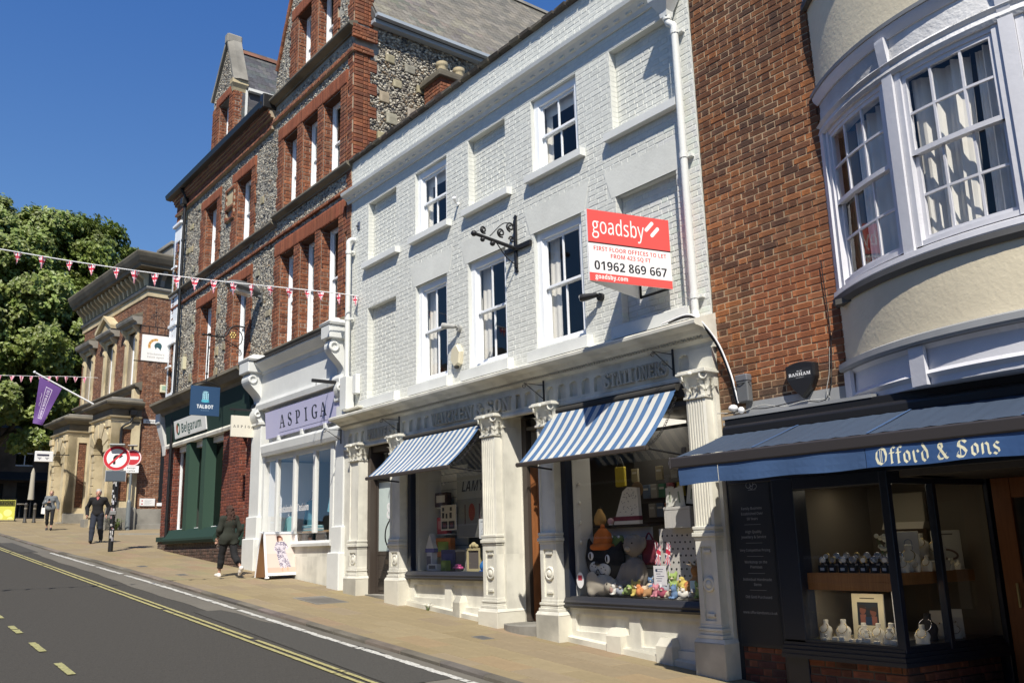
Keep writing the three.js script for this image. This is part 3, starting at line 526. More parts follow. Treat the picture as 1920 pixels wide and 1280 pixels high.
  shopWin(-9.92, -7.5, 1.40, 3.9, 1.25, 'shop_window', [[-9.15, -8.88, .36], [-8.25, -7.98, .36]]);
  // narrow door number 85 between the first two pilasters
  {
    const d = add(WB, 'door', [bx(-16.06, -15.92, 1.2, 4.14, -.3, -.02, .01), bx(-15.02, -14.88, 1.2, 4.14, -.3, -.06, .01), bx(-15.92, -15.02, 3.52, 3.62, -.28, -.06, .01), bx(-15.92, -15.02, 4.02, 4.14, -.28, -.06, .01)], MT.brown, 'brown framed door with a pale glass panel numbered 85');
    add(d, 'leaf', [bx(-15.92, -15.86, 1.27, 3.52, -.22, -.15, .006), bx(-15.12, -15.02, 1.27, 3.52, -.22, -.15, .006), bx(-15.86, -15.12, 3.42, 3.52, -.22, -.15, .006), bx(-15.86, -15.12, 1.27, 1.78, -.22, -.155, .006), bx(-15.86, -15.12, 2.0, 2.08, -.22, -.15, .006), bx(-15.80, -15.18, 1.34, 1.50, -.16, -.14, .006), bx(-15.80, -15.18, 1.55, 1.72, -.16, -.14, .006)], MT.brown);
    add(d, 'letter_plate', bx(-15.52, -15.3, 1.84, 1.93, -.16, -.135, .006), mt([.12, .09, .07], { rough: .3, metal: .6 }));
    add(d, 'leaf', [bx(-15.86, -15.12, 1.78, 2.0, -.215, -.156, .004)], MT.brown);
    add(d, 'pane', bx(-15.86, -15.12, 2.08, 3.42, -.19, -.18), mt([.60, .70, .68], { rough: .25, map: 'soft' }));
    const num = clean(new TextGeometry('85', { font: FN, size: .3, depth: .004, curveSegments: 5 })); num.scale(.8, 1, 1); num.translate(-15.55, 2.70, -.178); add(d, 'house_number', clean(num), MT.white);
    add(d, 'fanlight', quad([-15.92, 3.62, -.18], [-15.02, 3.62, -.18], [-15.02, 4.02, -.18], [-15.92, 4.02, -.18]), MT.glass);
    const n2 = clean(new TextGeometry('1', { font: FN, size: .16, depth: .004, curveSegments: 4 })); n2.translate(-15.6, 3.72, -.17); add(d, 'house_number', clean(n2), MT.white);
    add(d, 'handle', [rod([-15.16, 2.05, -.12], [-15.19, 2.75, -.05], .012), tube([[-15.16, 2.0, -.12], [-15.3, 2.25, -.02], [-15.3, 2.5, -.02], [-15.2, 2.75, -.1]], .014, 16, 6)], MT.iron);
    add(d, 'doorstep', bx(-16.0, -14.86, gy(-15.5) - .1, 1.27, -.35, .06, .01), MT.stoneGrey);
  }
  // main doorway: open panelled door, lobby, rounded stone step
  {
    const g0 = gy(-10.9) + .11;
    const d = add(WB, 'doorway', [bx(-11.4, -11.28, g0, 4.15, -.42, -.30, .01), bx(-10.5, -10.40, g0, 4.15, -.42, -.26, .01), bx(-11.28, -10.5, 3.42, 3.52, -.42, -.30, .01)], MT.brown);
    const leaf = []; const th = .05, Lw = .82; leaf.push(bx(0, Lw, 0, 2.42, -th, 0, .006)); for (const [a, b] of [[.12, .75], [.9, 1.15], [1.3, 2.28]]) leaf.push(bx(.1, Lw - .1, a, b, -.002, .018, .015));
    const lf = add(d, 'door_leaf', leaf.map(g => mv(g, -11.26, g0, -.36, rad(68))), MT.woodWarm, 'warm brown panelled door standing open'); add(d, 'transom_pane', quad([-11.28, 3.52, -.36], [-10.5, 3.52, -.36], [-10.5, 4.1, -.36], [-11.28, 4.1, -.36]), MT.glass);
    add(d, 'notice', mv(bx(0, .2, 0, .28, 0, .004), -10.62, 1.95, -.9, 0), MT.white);
    const st = []; for (let i = 0; i <= 16; i++) { const a = Math.PI * i / 16; st.push([-10.93 + .55 * Math.cos(Math.PI - a), -.05 + .36 * Math.sin(a)]); }
    add(d, 'doorstep', prism([[-11.48, -.6], ...st, [-10.38, -.6]], (a, b, t) => [a, t, b], gy(-10.9) - .12, gy(-10.9) + .105), MT.stoneGrey);
    add(d, 'lobby_floor', bx(-11.4, -10.4, gy(-10.9) + .02, gy(-10.9) + .1, -3, -.6), MT.brown);
  }
  // roller boxes under the frieze, inside of the shop
  add(WB, 'shutter_box', [bx(-14.42, -11.86, 3.95, 4.14, -.05, .09, .02), bx(-10.02, -7.46, 3.93, 4.14, -.05, .09, .02)], MT.dark);
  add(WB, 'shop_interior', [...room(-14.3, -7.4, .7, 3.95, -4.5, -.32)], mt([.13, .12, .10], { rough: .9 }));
  add(WB, 'ceiling_lamp', [bx(-9.6, -8.9, 3.86, 3.9, -1.5, -.9), bx(-8.6, -7.8, 3.86, 3.9, -2.4, -1.8), bx(-13.4, -12.6, 3.86, 3.9, -1.9, -1.3)], new THREE.MeshStandardMaterial({ color: 0xffffff, emissive: new THREE.Color(1, .93, .8), emissiveIntensity: .8 }));
  // downpipes with hopper and collars
  const collar = (x, y, z, r = .062) => [rod([x, y - .035, z], [x, y + .035, z], r), bx(x - .1, x + .1, y - .02, y + .02, z - .1, z - .03)];
  const dp = add(WB, 'downpipe', [rod([-7.24, 9.0, .1], [-7.24, 5.05, .1], .05, .05, 14), tube([[-7.24, 5.05, .1], [-7.24, 4.98, .1], [-7.18, 4.88, .16], [-7.16, 4.82, .26]], .05, 12, 10), tube([[-7.24, 9.0, .1], [-7.25, 9.1, .1], [-7.33, 9.18, .11], [-7.34, 9.27, .12]], .05, 10, 10), ...collar(-7.24, 9.0, .1), ...collar(-7.24, 7.15, .1), ...collar(-7.24, 5.2, .1)], MT.trimWhite);
  add(dp, 'hopper', [loft([[9.26, .06], [9.34, .07], [9.52, .17], [9.58, .18], [9.62, .18]].map(([y, o]) => [[-7.35 - o, y, .12 - Math.min(.1, o)], [-7.35 + o, y, .12 - Math.min(.1, o)], [-7.35 + o, y, .12 + o], [-7.35 - o, y, .12 + o]])), rod([-7.34, 9.22, .12], [-7.34, 9.28, .12], .065)], MT.trimWhite);
  const dp2 = add(WB, 'downpipe', [rod([-16.72, 8.55, .13], [-16.72, 5.65, .13], .055, .055, 14), tube([[-16.72, 8.55, .13], [-16.72, 8.68, .13], [-16.70, 8.74, .08], [-16.68, 8.74, -.02]], .055, 12, 10), ...collar(-16.72, 8.45, .13, .07), ...collar(-16.72, 6.95, .13, .068)], MT.trimWhite);
  add(WB, 'junction_box', [bx(-16.86, -16.58, 4.98, 5.68, .02, .22, .01), bx(-16.5, -16.34, 5.28, 5.7, .0, .12, .02)], MT.trimWhite);
  add(WB, 'lead_flashing', bx(-16.7, -16.0, 4.93, 4.98, .0, .22, .02), MT.creamOld);
  finish(WB, [-12, gy(-12), 0]);
}
// lights of the shop, just below its two glowing ceiling panels
for (const [x, z, w, h] of [[-9.25, -1.2, .7, .6], [-8.2, -2.1, .8, .6], [-13, -1.6, .8, .6]]) { const l = new THREE.RectAreaLight(new THREE.Color(1, .93, .8), 5, w, h); l.position.set(x, 3.85, z); l.rotation.x = -Math.PI / 2; scene.add(l); }

// striped awnings
function awning(label, x0, x1, yTop, yBar, zBar, n, sag, cols) {
  const t = thing('awning', label, 'awning', [(x0 + x1) / 2, yTop, .1], 0, null); const P0 = V((x0 + x1) / 2, yTop, .1);
  const zt = .12, N = n * 2 + 1, M = 10; const at = (u, v) => { const y = lerp(yTop, yBar + .02, v) - sag * Math.sin(Math.PI * v) + .01 * Math.sin(u * 31) * v, z = lerp(zt, zBar, v); return [lerp(x0, x1, u), y, z]; };
  const strips = [[], []];
  for (let i = 0; i < N; i++) { const P = []; for (let j = 0; j < M; j++) { const a = at(i / N, j / M), b = at(i / N, (j + 1) / M), c = at((i + 1) / N, (j + 1) / M), d = at((i + 1) / N, j / M); P.push(...a, ...b, ...c, ...a, ...c, ...d); } for (let j = 0; j < P.length; j += 3) { P[j] -= P0.x; P[j + 1] -= P0.y; P[j + 2] -= P0.z; } const g = new THREE.BufferGeometry(); g.setAttribute('position', new THREE.Float32BufferAttribute(P, 3)); g.computeVertexNormals(); add(t, 'stripe', clean(g), cols[i % 2]); }
  const o = g => { g.translate(-P0.x, -P0.y, -P0.z); return g; };
  add(t, 'front_bar', [o(rod([x0 - .04, yBar, zBar], [x1 + .04, yBar, zBar], .032, .032, 10)), o(bx(x0 - .03, x1 + .03, yBar - .035, yBar + .02, zBar - .01, zBar + .035, .012))], MT.brown);
  for (const s of [x0 + .02, x1 - .02]) { add(t, 'arm', [o(rod([s, yBar, zBar - .02], [s, yBar - .06, .05], .014)), o(bx(s - .02, s + .02, yBar - .16, yBar + .04, .02, .07))], MT.iron); }
  add(t, 'roller', o(rod([x0, yTop + .01, zt - .01], [x1, yTop + .01, zt - .01], .05, .05, 10)), MT.dark);
  const ch = []; for (let i = 0; i < 26; i++) { const u = i / 26, y = lerp(yTop - .1, yBar, u) - .12 * Math.sin(Math.PI * u), z = lerp(.14, zBar, u); ch.push(o(mv(new THREE.TorusGeometry(.016, .005, 4, 8), x1 + .01, y, z, i % 2 ? 1.5 : 0))); }
  add(t, 'chain', ch, MT.iron); return t;
}
const clothB = mt([.075, .17, .34], { rough: .95, map: 'soft', phys: true, transmission: .12, thickness: 0 }), clothW = mt([.74, .74, .70], { rough: .95, map: 'soft', phys: true, transmission: .25, thickness: 0 });
awning('blue and white striped awning over the window left of the shop door', -14.5, -11.9, 4.12, 3.38, .83, 16, .05, [clothB, clothW]);
awning('blue and white striped awning right of the shop door, below the red board', -10.12, -7.62, 4.06, 3.26, .78, 13, .05, [clothB, clothW]);
// ------------------------------------------------------------------ the flint and brick building with two gables
const FB = thing('flint_building', 'tall flint building with red brick window surrounds and gables', 'building');
const toneV = (arr, k0 = .85, k1 = 1.15) => () => shade(pick(arr), rr(k0, k1));
{
  const X0 = -29.5, X1 = -16.85; reseed(202);
  const singles = [[-26.65, -25.62], [-23.98, -22.9]], trip = [[-20.72, -19.88], [-19.56, -18.70], [-18.40, -17.48]];
  const rows = [[7.1, 9.5], [10.72, 12.7]];
  const op = []; for (const [y0, y1] of rows) { for (const s of singles) op.push([...s, y0, y1 - .02]); for (const s of trip) op.push([...s, y0, y1 + (y0 > 10 ? .04 : .02)]); }
  const gab = [[-20.05, -19.22, 14.2, 16.02], [-18.86, -17.96, 14.2, 16.02]];
  const apexX = -19.1, apexY = 20.1, gabL = x => x < apexX ? 15.2 + (x + 21.36) * 2.17 : apexY - (x - apexX) * 2.17;
  // main wall, rendered with pale mortar, and the two gables
  add(FB, 'wall', wall([[X0, 6.6], [X1, 6.6], [X1, 14.3], [-16.95, 15.4], [apexX, apexY], [-21.36, 15.2], [-21.5, 14.3], [-21.5, 13.9], [X0, 13.9]], [...op, ...gab].map(h => rect(...h)), -.4, -.03), MT.mortarPale);
  add(FB, 'side_wall', [bx(X1 - .35, X1 - .03, 6, 14.45, -9, -.4), bx(X0 + .03, X0 + .35, 2.1, 13.9, -9, -.4), bx(X0, X1, 2.1, 14, -9.3, -9)], MT.mortarPale);
  // brick dressings: surrounds, bands, quoins
  const dress = []; const tone = toneV(tudorTones, .8, 1.15), red = toneV([[.34, .10, .045], [.30, .09, .04], [.38, .12, .055]].map(c => lin(...c)), .85, 1.15);
  const back = [], B = (x0, x1, y0, y1, z = .012, extra = {}) => (back.push(bx(x0 + .01, x1 - .01, y0, y1, -.04, z - .012)), layBricks({ x0, x1, y0, y1, course: .098, long: .24, short: .12, joint: .012, z, tone, tilt: .006, proud: .004, ...extra }));
  const toothed = (x0, x1, y0, y1, side, z) => { const o = []; back.push(bx(x0 + .01, x1 - .01, y0, y1, -.04, z - .012)); let r = 0; for (let y = y0; y < y1 - .02; y += .098, r++) { const e = Math.floor(r / 3) % 2 ? .07 : 0; o.push(...layBricks({ x0: x0 - (side < 0 ? e : 0), x1: x1 + (side > 0 ? e : 0), y0: y, y1: y + .098, course: .098, long: .24, short: .12, z, tone, bond: 'flemish', tilt: .006, proud: .004 })); } return o; };
  for (const [y0, y1] of rows) {
    for (const [a, b] of singles) { dress.push(...toothed(a - .36, a, y0 - .05, y1, -1, .012), ...toothed(b, b + .3, y0 - .05, y1, 1, .012), ...soldier(a - .36, b + .3, y1, y1 + .3, .02, red, 24)); }
    const yy = y1 + (y0 > 10 ? .06 : .03);
    dress.push(...toothed(-21.05, -20.72, y0 - .1, yy, -1, .012), ...B(-19.88, -19.56, y0, yy), ...B(-18.70, -18.40, y0, yy), ...toothed(-17.48, -17.15, y0 - .1, yy, 1, .012), ...soldier(-21.05, -17.15, yy, yy + .36, .02, red, 58));
  }
  dress.push(...toothed(-20.45, -20.05, 14.15, 16.02, -1, .012), ...B(-19.22, -18.86, 14.15, 16.02), ...toothed(-17.96, -17.7, 14.15, 16.02, 1, .012), ...soldier(-20.4, -17.6, 16.02, 16.35, .02, red, 42));
  // the deep reveals: brick courses seen on the inside of each opening
  const rev = new THREE.Matrix4();
  for (const [a, b, y0, y1] of [...op, ...gab]) {
    const fr = faceRight(a + .012); for (const q of layBricks({ x0: .03, x1: .36, y0, y1, course: .098, long: .22, short: .11, tone, tilt: .005, frame: fr })) dress.push(q);
    const fl = new THREE.Matrix4().makeRotationY(-Math.PI / 2).setPosition(b - .012, 0, 0); for (const q of layBricks({ x0: -.36, x1: -.03, y0, y1, course: .098, long: .22, short: .11, tone, tilt: .005, frame: fl })) dress.push(q);
  }
  // bands under the eaves and gable, corner quoins
  const band = (y0, y1, z, xa = X0, xb = -21.4) => (back.push(bx(xa, xb, y0, y1, -.04, z - .014)), dress.push(...layBricks({ x0: xa, x1: xb, y0, y1, course: .085, long: .24, short: .12, z, tone, tilt: .006 })));
  band(13.30, 13.39, .09); band(13.39, 13.65, .04); band(13.65, 13.73, .12); band(13.73, 13.82, .16); band(13.82, 13.9, .20);
  band(13.42, 13.51, .07, -21.4, X1 + .05); band(13.51, 13.6, .03, -21.4, X1 + .02);
  dress.push(...toothed(-17.05, X1, 7, 13.4, -1, .02), ...toothed(-17.1, X1, 14.2, 15.5, -1, .02), ...toothed(X0, X0 + .22, 7, 13.3, 1, .02));
  { let r = 0; const fr = faceRight(X1 + .01); for (let y = 9.8; y < 13.4; y += .098, r++) dress.push(...layBricks({ x0: 0, x1: Math.floor(r / 3) % 2 ? .62 : .42, y0: y, y1: y + .098, course: .098, long: .24, short: .12, tone, frame: fr, tilt: .006, z: .02 })); for (let y = 14.2; y < 15.5; y += .098) dress.push(...layBricks({ x0: 0, x1: .5, y0: y, y1: y + .098, course: .098, long: .24, short: .12, tone, frame: fr, tilt: .006, z: .02 }));
    dress.push(...layBricks({ x0: -.06, x1: .5, y0: 13.42, y1: 13.6, course: .085, long: .24, short: .12, tone, frame: fr, tilt: .006, z: .07 }), ...layBricks({ x0: -.1, x1: .56, y0: 13.75, y1: 14.1, course: .085, long: .24, short: .12, tone, frame: fr, tilt: .006, z: .12 })); }
  // raking edge of the gable
  for (let i = 0; i < 34; i++) { const t = i / 34, x = lerp(-21.36, apexX, t), y = lerp(15.2, apexY, t); dress.push(piece(null, x + .06, y - .1, -.03, .2, .11, .14, tone(), .01, Math.atan(2.17))); const x2 = lerp(-16.95, apexX, t), y2 = lerp(15.4, apexY, t); dress.push(piece(null, x2 - .06, y2 - .1, -.03, .2, .11, .14, tone(), .01, -Math.atan(2.17))); }
  // plaque with moulded brick frame
  dress.push(...B(-24.78, -24.1, 12.55, 12.66, .07), ...B(-24.78, -24.1, 11.98, 12.07, .07), ...B(-24.78, -24.7, 11.7, 12.55, .06), ...B(-24.16, -24.08, 11.7, 12.55, .06), ...B(-24.78, -24.1, 11.62, 11.70, .06));
  pieces(FB, 'brick', dress, BRICKS, MT.brickInst, 300); add(FB, 'pointing', back, mt([.40, .33, .24], { rough: 1 }));
  add(FB, 'plaque', bx(-24.7, -24.16, 12.07, 12.55, -.03, .02, .01), MT.stone, 'pale stone plaque in a brick frame');
  // flints everywhere else on the front
  const inDress = (x, y) => {
    for (const [y0, y1] of rows) { for (const [a, b] of singles) if (x > a - .40 && x < b + .35 && y > y0 - .05 && y < y1 + .32) return true; if (x > -21.1 && x < -17.1 && y > y0 - .1 && y < y1 + .43) return true; }
    if (y > 14.1 && y < 16.37 && x > -20.5 && x < -17.6) return true;
    if (y > 13.28 && x < -21.4 && y < 14) return true; if (y > 13.4 && y < 14.15 && x > -21.4) return y < 13.62 || y > 13.85; if (x > -17.05 && y < 15.5) return true; if (x < X0 + .26) return true;
    if (x > -24.8 && x < -24.05 && y > 11.6 && y < 12.7) return true; if (y > 10.1 && y < 10.62 && false) return true;
    if (y > 14.1 && (y > gabL(x) - .2 || x < -21.4)) return true; if (y > 13.9 && x < -21.4) return true; return false;
  };
  const blocks = []; for (let i = 0; i < 70; i++) { const x = rr(X0 + .5, X1 - .4), y = rr(7, 18); if (!inDress(x, y) && !inDress(x - .15, y) && !inDress(x + .15, y) && !inDress(x, y + .16) && !inDress(x, y - .16)) blocks.push([x, y, rr(.16, .3), rr(.14, .26)]); }
  for (const [x0, x1] of [[-27.0, -26.9]]) for (let y = 7.2; y < 9.4; y += .62) blocks.push([-25.1, y, .2, .26], [-27.35, y + .2, .2, .24]);
  const hit = (x, y) => blocks.some(b => Math.abs(b[0] - x) < b[2] / 2 + .02 && Math.abs(b[1] - y) < b[3] / 2 + .02);
  const cream = toneV([[.50, .44, .30], [.46, .42, .33], [.55, .47, .30]].map(c => lin(...c)), .85, 1.1);
  flintwork(FB, { x0: X0, x1: X1, y0: 6.7, y1: 19.9, ok: (x, y) => !inDress(x, y) && !hit(x, y), z: -.03 });
  // flint gable side that rises above the white shop
  const fr = faceRight(X1); const sb = []; for (const [a, b] of [[.95, 13.55], [1.5, 13.45], [1.15, 12.95], [.8, 12.5], [1.55, 12.3], [1.0, 12.0], [.75, 11.45], [1.85, 13.0], [2.3, 12.6], [2.0, 12.2]]) sb.push([a, b, rr(.2, .3), rr(.18, .28)]);
  const hs = (x, y) => sb.some(b => Math.abs(b[0] - x) < b[2] / 2 + .01 && Math.abs(b[1] - y) < b[3] / 2 + .01);
  flintwork(FB, { x0: .45, x1: 4.3, y0: 10.3, y1: 14.4, ok: (x, y) => !hs(x, y) && !(x < .65 && Math.floor((y - 9.8) / .294) % 2 === 1) && !(y > 13.4 && x < .6), frame: fr, z: 0, step: .072 });
  pieces(FB, 'stone_block', [...blocks.map(b => piece(null, b[0], b[1], -.02, b[2], b[3], .06, cream(), .02)), ...sb.map(b => piece(fr, b[0], b[1], .01, b[2], b[3], .06, cream(), .02))], CRISP, MT.stoneW ??= mt([1, 1, 1], { map: 'blotch', rough: .9, bump: 'bumpy', bs: .004 }), 120);
  // stone strings: sills running along the front
  const stringPr = (y, d) => [[-.03, y - .13], [.02, y - .13], [.03, y - .1], [d - .02, y - .05], [d, y - .02], [d, y + .02], [.02, y + .09], [-.03, y + .09]];
  add(FB, 'string_course', mould(X0 - .04, -21.05, stringPr(10.52, .15)), MT.stoneDark); add(FB, 'string_course', mould(-21.05, X1, stringPr(10.63, .16)), MT.stoneDark);
  { const bands = []; for (const [xa, xb, y0] of [[X0, X1, 10.0]]) bands.push(...layBricks({ x0: xa, x1: xb, y0: 10.02, y1: 10.11, course: .085, long: .24, short: .12, z: .05, tone, tilt: .006 })); pieces(FB, 'brick', bands, BRICKS, MT.brickInst, 0, 'brick_band'); }
  add(FB, 'string_course', mould(-21.45, X1 + .12, stringPr(14.08, .2)), MT.stoneDark);
  add(FB, 'string_course', mould(-21.2, -17.0, stringPr(7.02, .16)), MT.stoneDark);
  for (const [a, b] of singles) add(FB, 'sill', mould(a - .3, b + .25, [[-.35, 6.96], [.12, 6.96], [.12, 7.04], [-.35, 7.1]]), MT.stoneDark);
  // iron rail and blind slots below the lower triple window
  // windows
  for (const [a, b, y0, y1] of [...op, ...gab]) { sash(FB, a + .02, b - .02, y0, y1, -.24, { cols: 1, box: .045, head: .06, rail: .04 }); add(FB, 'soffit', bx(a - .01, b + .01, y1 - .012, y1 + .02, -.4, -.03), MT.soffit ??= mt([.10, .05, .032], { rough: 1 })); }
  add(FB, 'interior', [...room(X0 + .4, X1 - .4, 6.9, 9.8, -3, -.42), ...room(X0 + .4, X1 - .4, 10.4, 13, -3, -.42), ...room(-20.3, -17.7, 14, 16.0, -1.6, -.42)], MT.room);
  add(FB, 'curtain', [...op, ...gab].map(([a, b, y0, y1]) => pleats(a + .06, a + .16, y0 + .05, y1 - .1, -.5, 1, .01)), MT.curtain);
  // dormer gable on the left with coped edges and kneelers
  const dx0 = -26.42, dx1 = -24.62, dap = [-25.3, 18.0], dk = 16.2;
  const dw = [-25.84, -24.97, 14.2, 15.88];
  add(FB, 'dormer', wall([[dx0, 13.9], [dx1, 13.9], [dx1, dk], [dap[0], dap[1] - .15], [dx0, dk + .1]], [rect(...dw)], -.35, -.02), MT.mortarPale);
  const dd = [...layBricks({ x0: dx0, x1: dw[0], y0: 14, y1: 15.9, course: .098, long: .24, short: .12, tone, tilt: .006, z: .02 }), ...layBricks({ x0: dw[1], x1: dx1, y0: 14, y1: 15.9, course: .098, long: .24, short: .12, tone, tilt: .006, z: .02 }), ...soldier(dw[0] - .25, dw[1] + .12, 15.9, 16.18, .02, red, 18)];
  for (const q of layBricks({ x0: .02, x1: .34, y0: dw[2], y1: dw[3], course: .098, long: .22, short: .11, tone, frame: faceRight(dw[0] + .012) })) dd.push(q);
  for (const q of layBricks({ x0: 0, x1: .32, y0: 14, y1: 16.1, course: .098, long: .22, short: .11, tone, frame: faceRight(dx1 + .01) })) dd.push(q);
  pieces(FB, 'brick', dd, BRICKS, MT.brickInst, 0, 'dormer_brickwork');
  flintwork(FB, { x0: dx0, x1: dx1, y0: 16.15, y1: 17.9, ok: (x, y) => { const t = x < dap[0] ? (x - dx0) / (dap[0] - dx0) : (dx1 - x) / (dx1 - dap[0]); return y < lerp(dk, dap[1] - .2, t) - .05; }, z: -.02 });
  sash(FB, dw[0] + .02, dw[1] - .02, dw[2], dw[3], -.24, { cols: 1, box: .07, rail: .045 });
  const cope = (A, B_, w) => { const dxx = B_[0] - A[0], dyy = B_[1] - A[1], L = Math.hypot(dxx, dyy), nx = -dyy / L, ny = dxx / L, s = ny < 0 ? -1 : 1; return loft([[A, 0], [B_, 0]].map(([p]) => [[p[0], p[1], -.42], [p[0], p[1], .07], [p[0] + nx * s * w * .6, p[1] + ny * s * w * .6, .08], [p[0] + nx * s * w, p[1] + ny * s * w, -.1], [p[0] + nx * s * w, p[1] + ny * s * w, -.36]])); };
  add(FB, 'coping', [cope([dx0 - .03, dk + .05], [dap[0], dap[1] - .12], .13), cope([dx1 + .05, dk], [dap[0], dap[1] - .12], .15), bx(dap[0] - .13, dap[0] + .15, dap[1] - .2, dap[1] + .14, -.4, .1, .06)], MT.stoneGrey);
  add(FB, 'kneeler', [loft([[15.9, .0], [16.02, .05], [16.12, .12], [16.25, .13], [16.28, .08]].map(([y, o]) => [[dx1 - .1, y, -.4], [dx1 + o, y, -.4], [dx1 + o, y, .03 + o * .6], [dx1 - .1, y, .03 + o * .6]]))], MT.stone);
  // roofs of slate laid in courses
  const slateTone = toneV([[.085, .09, .10], [.10, .102, .11], [.072, .076, .085]].map(c => lin(...c)), .8, 1.25), slateBrown = toneV([[.19, .175, .14], [.22, .20, .165], [.16, .15, .125], [.24, .215, .17]].map(c => lin(...c)), .85, 1.15);
  const slates = (parent, A, U, Vv, wu, wv, tone_, nm, cap, lim) => { // A origin, U along, V up the slope
    const u = V(...U).normalize(), v = V(...Vv).normalize(), n = u.clone().cross(v), fr2 = new THREE.Matrix4().makeBasis(u, v, n).setPosition(...A); const L = []; const cs = .19, sw = .26; let r = 0;
    for (let b = 0; b < wv; b += cs, r++) for (let a = -(r % 2) * sw / 2; a < wu; a += sw) { const p = Math.max(0, a), q = Math.min(wu, a + sw); if (q - p < .04 || (lim && !lim((p + q) / 2, b))) continue; const m = { m: new THREE.Matrix4().compose(V((p + q) / 2, b + cs * .6, .01 + rr(0, .003)), tmpQ.setFromEuler(tmpE.set(rad(-1), 0, 0)), V(q - p - .003, cs * 1.2, .006)).premultiply(fr2), c: tone_() }; L.push(m); }
    pieces(parent, 'slate', L, TILES, MT.slate, cap, 'slating');
  };
  // gable wing roof, ridge running back from the street
  const rz = -7.9, eY = 14.48, rY = 18.6 + 0, rX = -19.05;
  // (the roof plane is lower than the gable parapet in front of it)
  const slope = V(rX - (-16.62), rY - eY, 0), sl = slope.length();
  add(FB, 'roof', [loft([-.42, -9].map(z => [[-16.62, eY - .06, z], [rX, rY - .05, z], [-21.5, eY - .06, z], [-21.3, eY - .16, z], [rX, rY - .2, z], [-16.72, eY - .16, z]]))], MT.leadDark);
  slates(FB, [-16.6, eY - .03, -.45], [0, 0, -1], [slope.x, slope.y, 0], 8.4, sl, slateBrown, 'slate', 170);
  add(FB, 'ridge', loft([-.4, -9].map(z => [[rX - .16, rY - .14, z], [rX, rY + .07, z], [rX + .16, rY - .14, z]])), MT.stoneGrey);
  add(FB, 'gutter', [loft([-.42, -9].map(z => [[-16.62, 14.36, z], [-16.5, 14.36, z], [-16.5, 14.44, z], [-16.62, 14.44, z]])), loft([-.42, -9].map(z => [[-16.83, 14.26, z], [-16.66, 14.26, z], [-16.66, 14.36, z], [-16.83, 14.36, z]]))], mt([.42, .47, .52], { rough: .6, map: 'soft' }));
  // roof behind the left part and the dormer's own slates
  add(FB, 'roof', loft([X0 + .05, -21.4].map(x => [[x, 14.1, .2], [x, 17.5, -3.4], [x, 17.3, -3.5], [x, 13.95, -.1]])), MT.leadDark);
  slates(FB, [X0 + .1, 14.12, .2], [1, 0, 0], [0, 3.4, -3.6], 8, 4.9, slateTone, 'slate', 0, (a, b) => { const x = X0 + .1 + a; return !(x > dx0 && x < dx1 && b < 4.2); });
  { const dr = V(dap[0] - (dx1 + .02), dap[1] - .35 - 16.15, 0), L = dr.length(); slates(FB, [dx1 + .1, 16.05, -.36], [0, 0, -1], [dr.x, dr.y, 0], 3.4, L + .1, slateTone, 'slate', 130); const dl = V(dap[0] - dx0, dap[1] - .35 - 16.15, 0);
    add(FB, 'roof', loft([-.36, -3.8].map(z => [[dx1 + .1, 16.04, z], [dap[0], dap[1] - .32, z], [dx0 - .1, 16.04, z], [dx0 + .1, 15.9, z], [dap[0], dap[1] - .5, z], [dx1 - .1, 15.9, z]])), MT.leadDark);
    add(FB, 'ridge', loft([-.36, -3.8].map(z => [[dap[0] - .13, dap[1] - .42, z], [dap[0], dap[1] - .24, z], [dap[0] + .13, dap[1] - .42, z]])), mt([.22, .10, .06], { map: 'blotch' }));
    const ch = []; for (let y = 14.2; y < 15.95; y += .2) ch.push(piece(faceRight(dx1 + .0), 1.0, y, 0, 1.5, .21, .03, slateTone(), .003)); pieces(FB, 'slate', ch, TILES, MT.slate, 12); add(FB, 'dormer_cheek', [bx(dx1 - .06, dx1 - .02, 14, 16.05, -3.4, -.35)], MT.leadDark); add(FB, 'lead_flashing', [bx(dx1 - .02, dx1 + .05, 14.3, 16.05, -.42, -.35), bx(dx1 + .02, dx1 + .16, 15.96, 16.05, -3, -.4)], MT.trimWhite); }
  // eaves gutter, black, and its downpipe
  add(FB, 'gutter', [loft([X0 - .2, -21.5].map(x => [[x, 13.9, .2], [x, 13.92, .36], [x, 14.06, .4], [x, 14.08, .3], [x, 13.96, .22]])), mould(X0 - .1, -21.5, [[-.02, 13.82], [.22, 13.9], [.22, 13.93], [-.02, 13.96]]), bx(-21.62, -21.36, 13.86, 14.28, -.05, .36, .03)], MT.black);
  { reseed(9); const w = []; for (let i = 0; i < 90; i++) { const x = rr(X0 - .15, -23), y = 14.05; w.push(rod([x, y, .3], [x + rr(-.08, .08), y + rr(.04, .16), .32 + rr(-.06, .06)], .006, .001, 4)); } add(FB, 'weeds', w, mt([.05, .07, .03], { rough: 1 })).userData.kind = 'stuff'; }
  add(FB, 'downpipe', [rod([-28.36, 13.55, .12], [-28.36, 2.6, .12], .05, .05, 10), tube([[-28.36, 13.5, .12], [-28.36, 13.7, .14], [-28.36, 13.9, .28]], .05, 8, 8), bx(-28.48, -28.24, 13.35, 13.6, .05, .26, .03), ...[12.1, 9.2, 7.0, 4.6, 3.1].map(y => rod([-28.36, y, .12], [-28.36, y + .07, .12], .065, .065, 10))], MT.black);
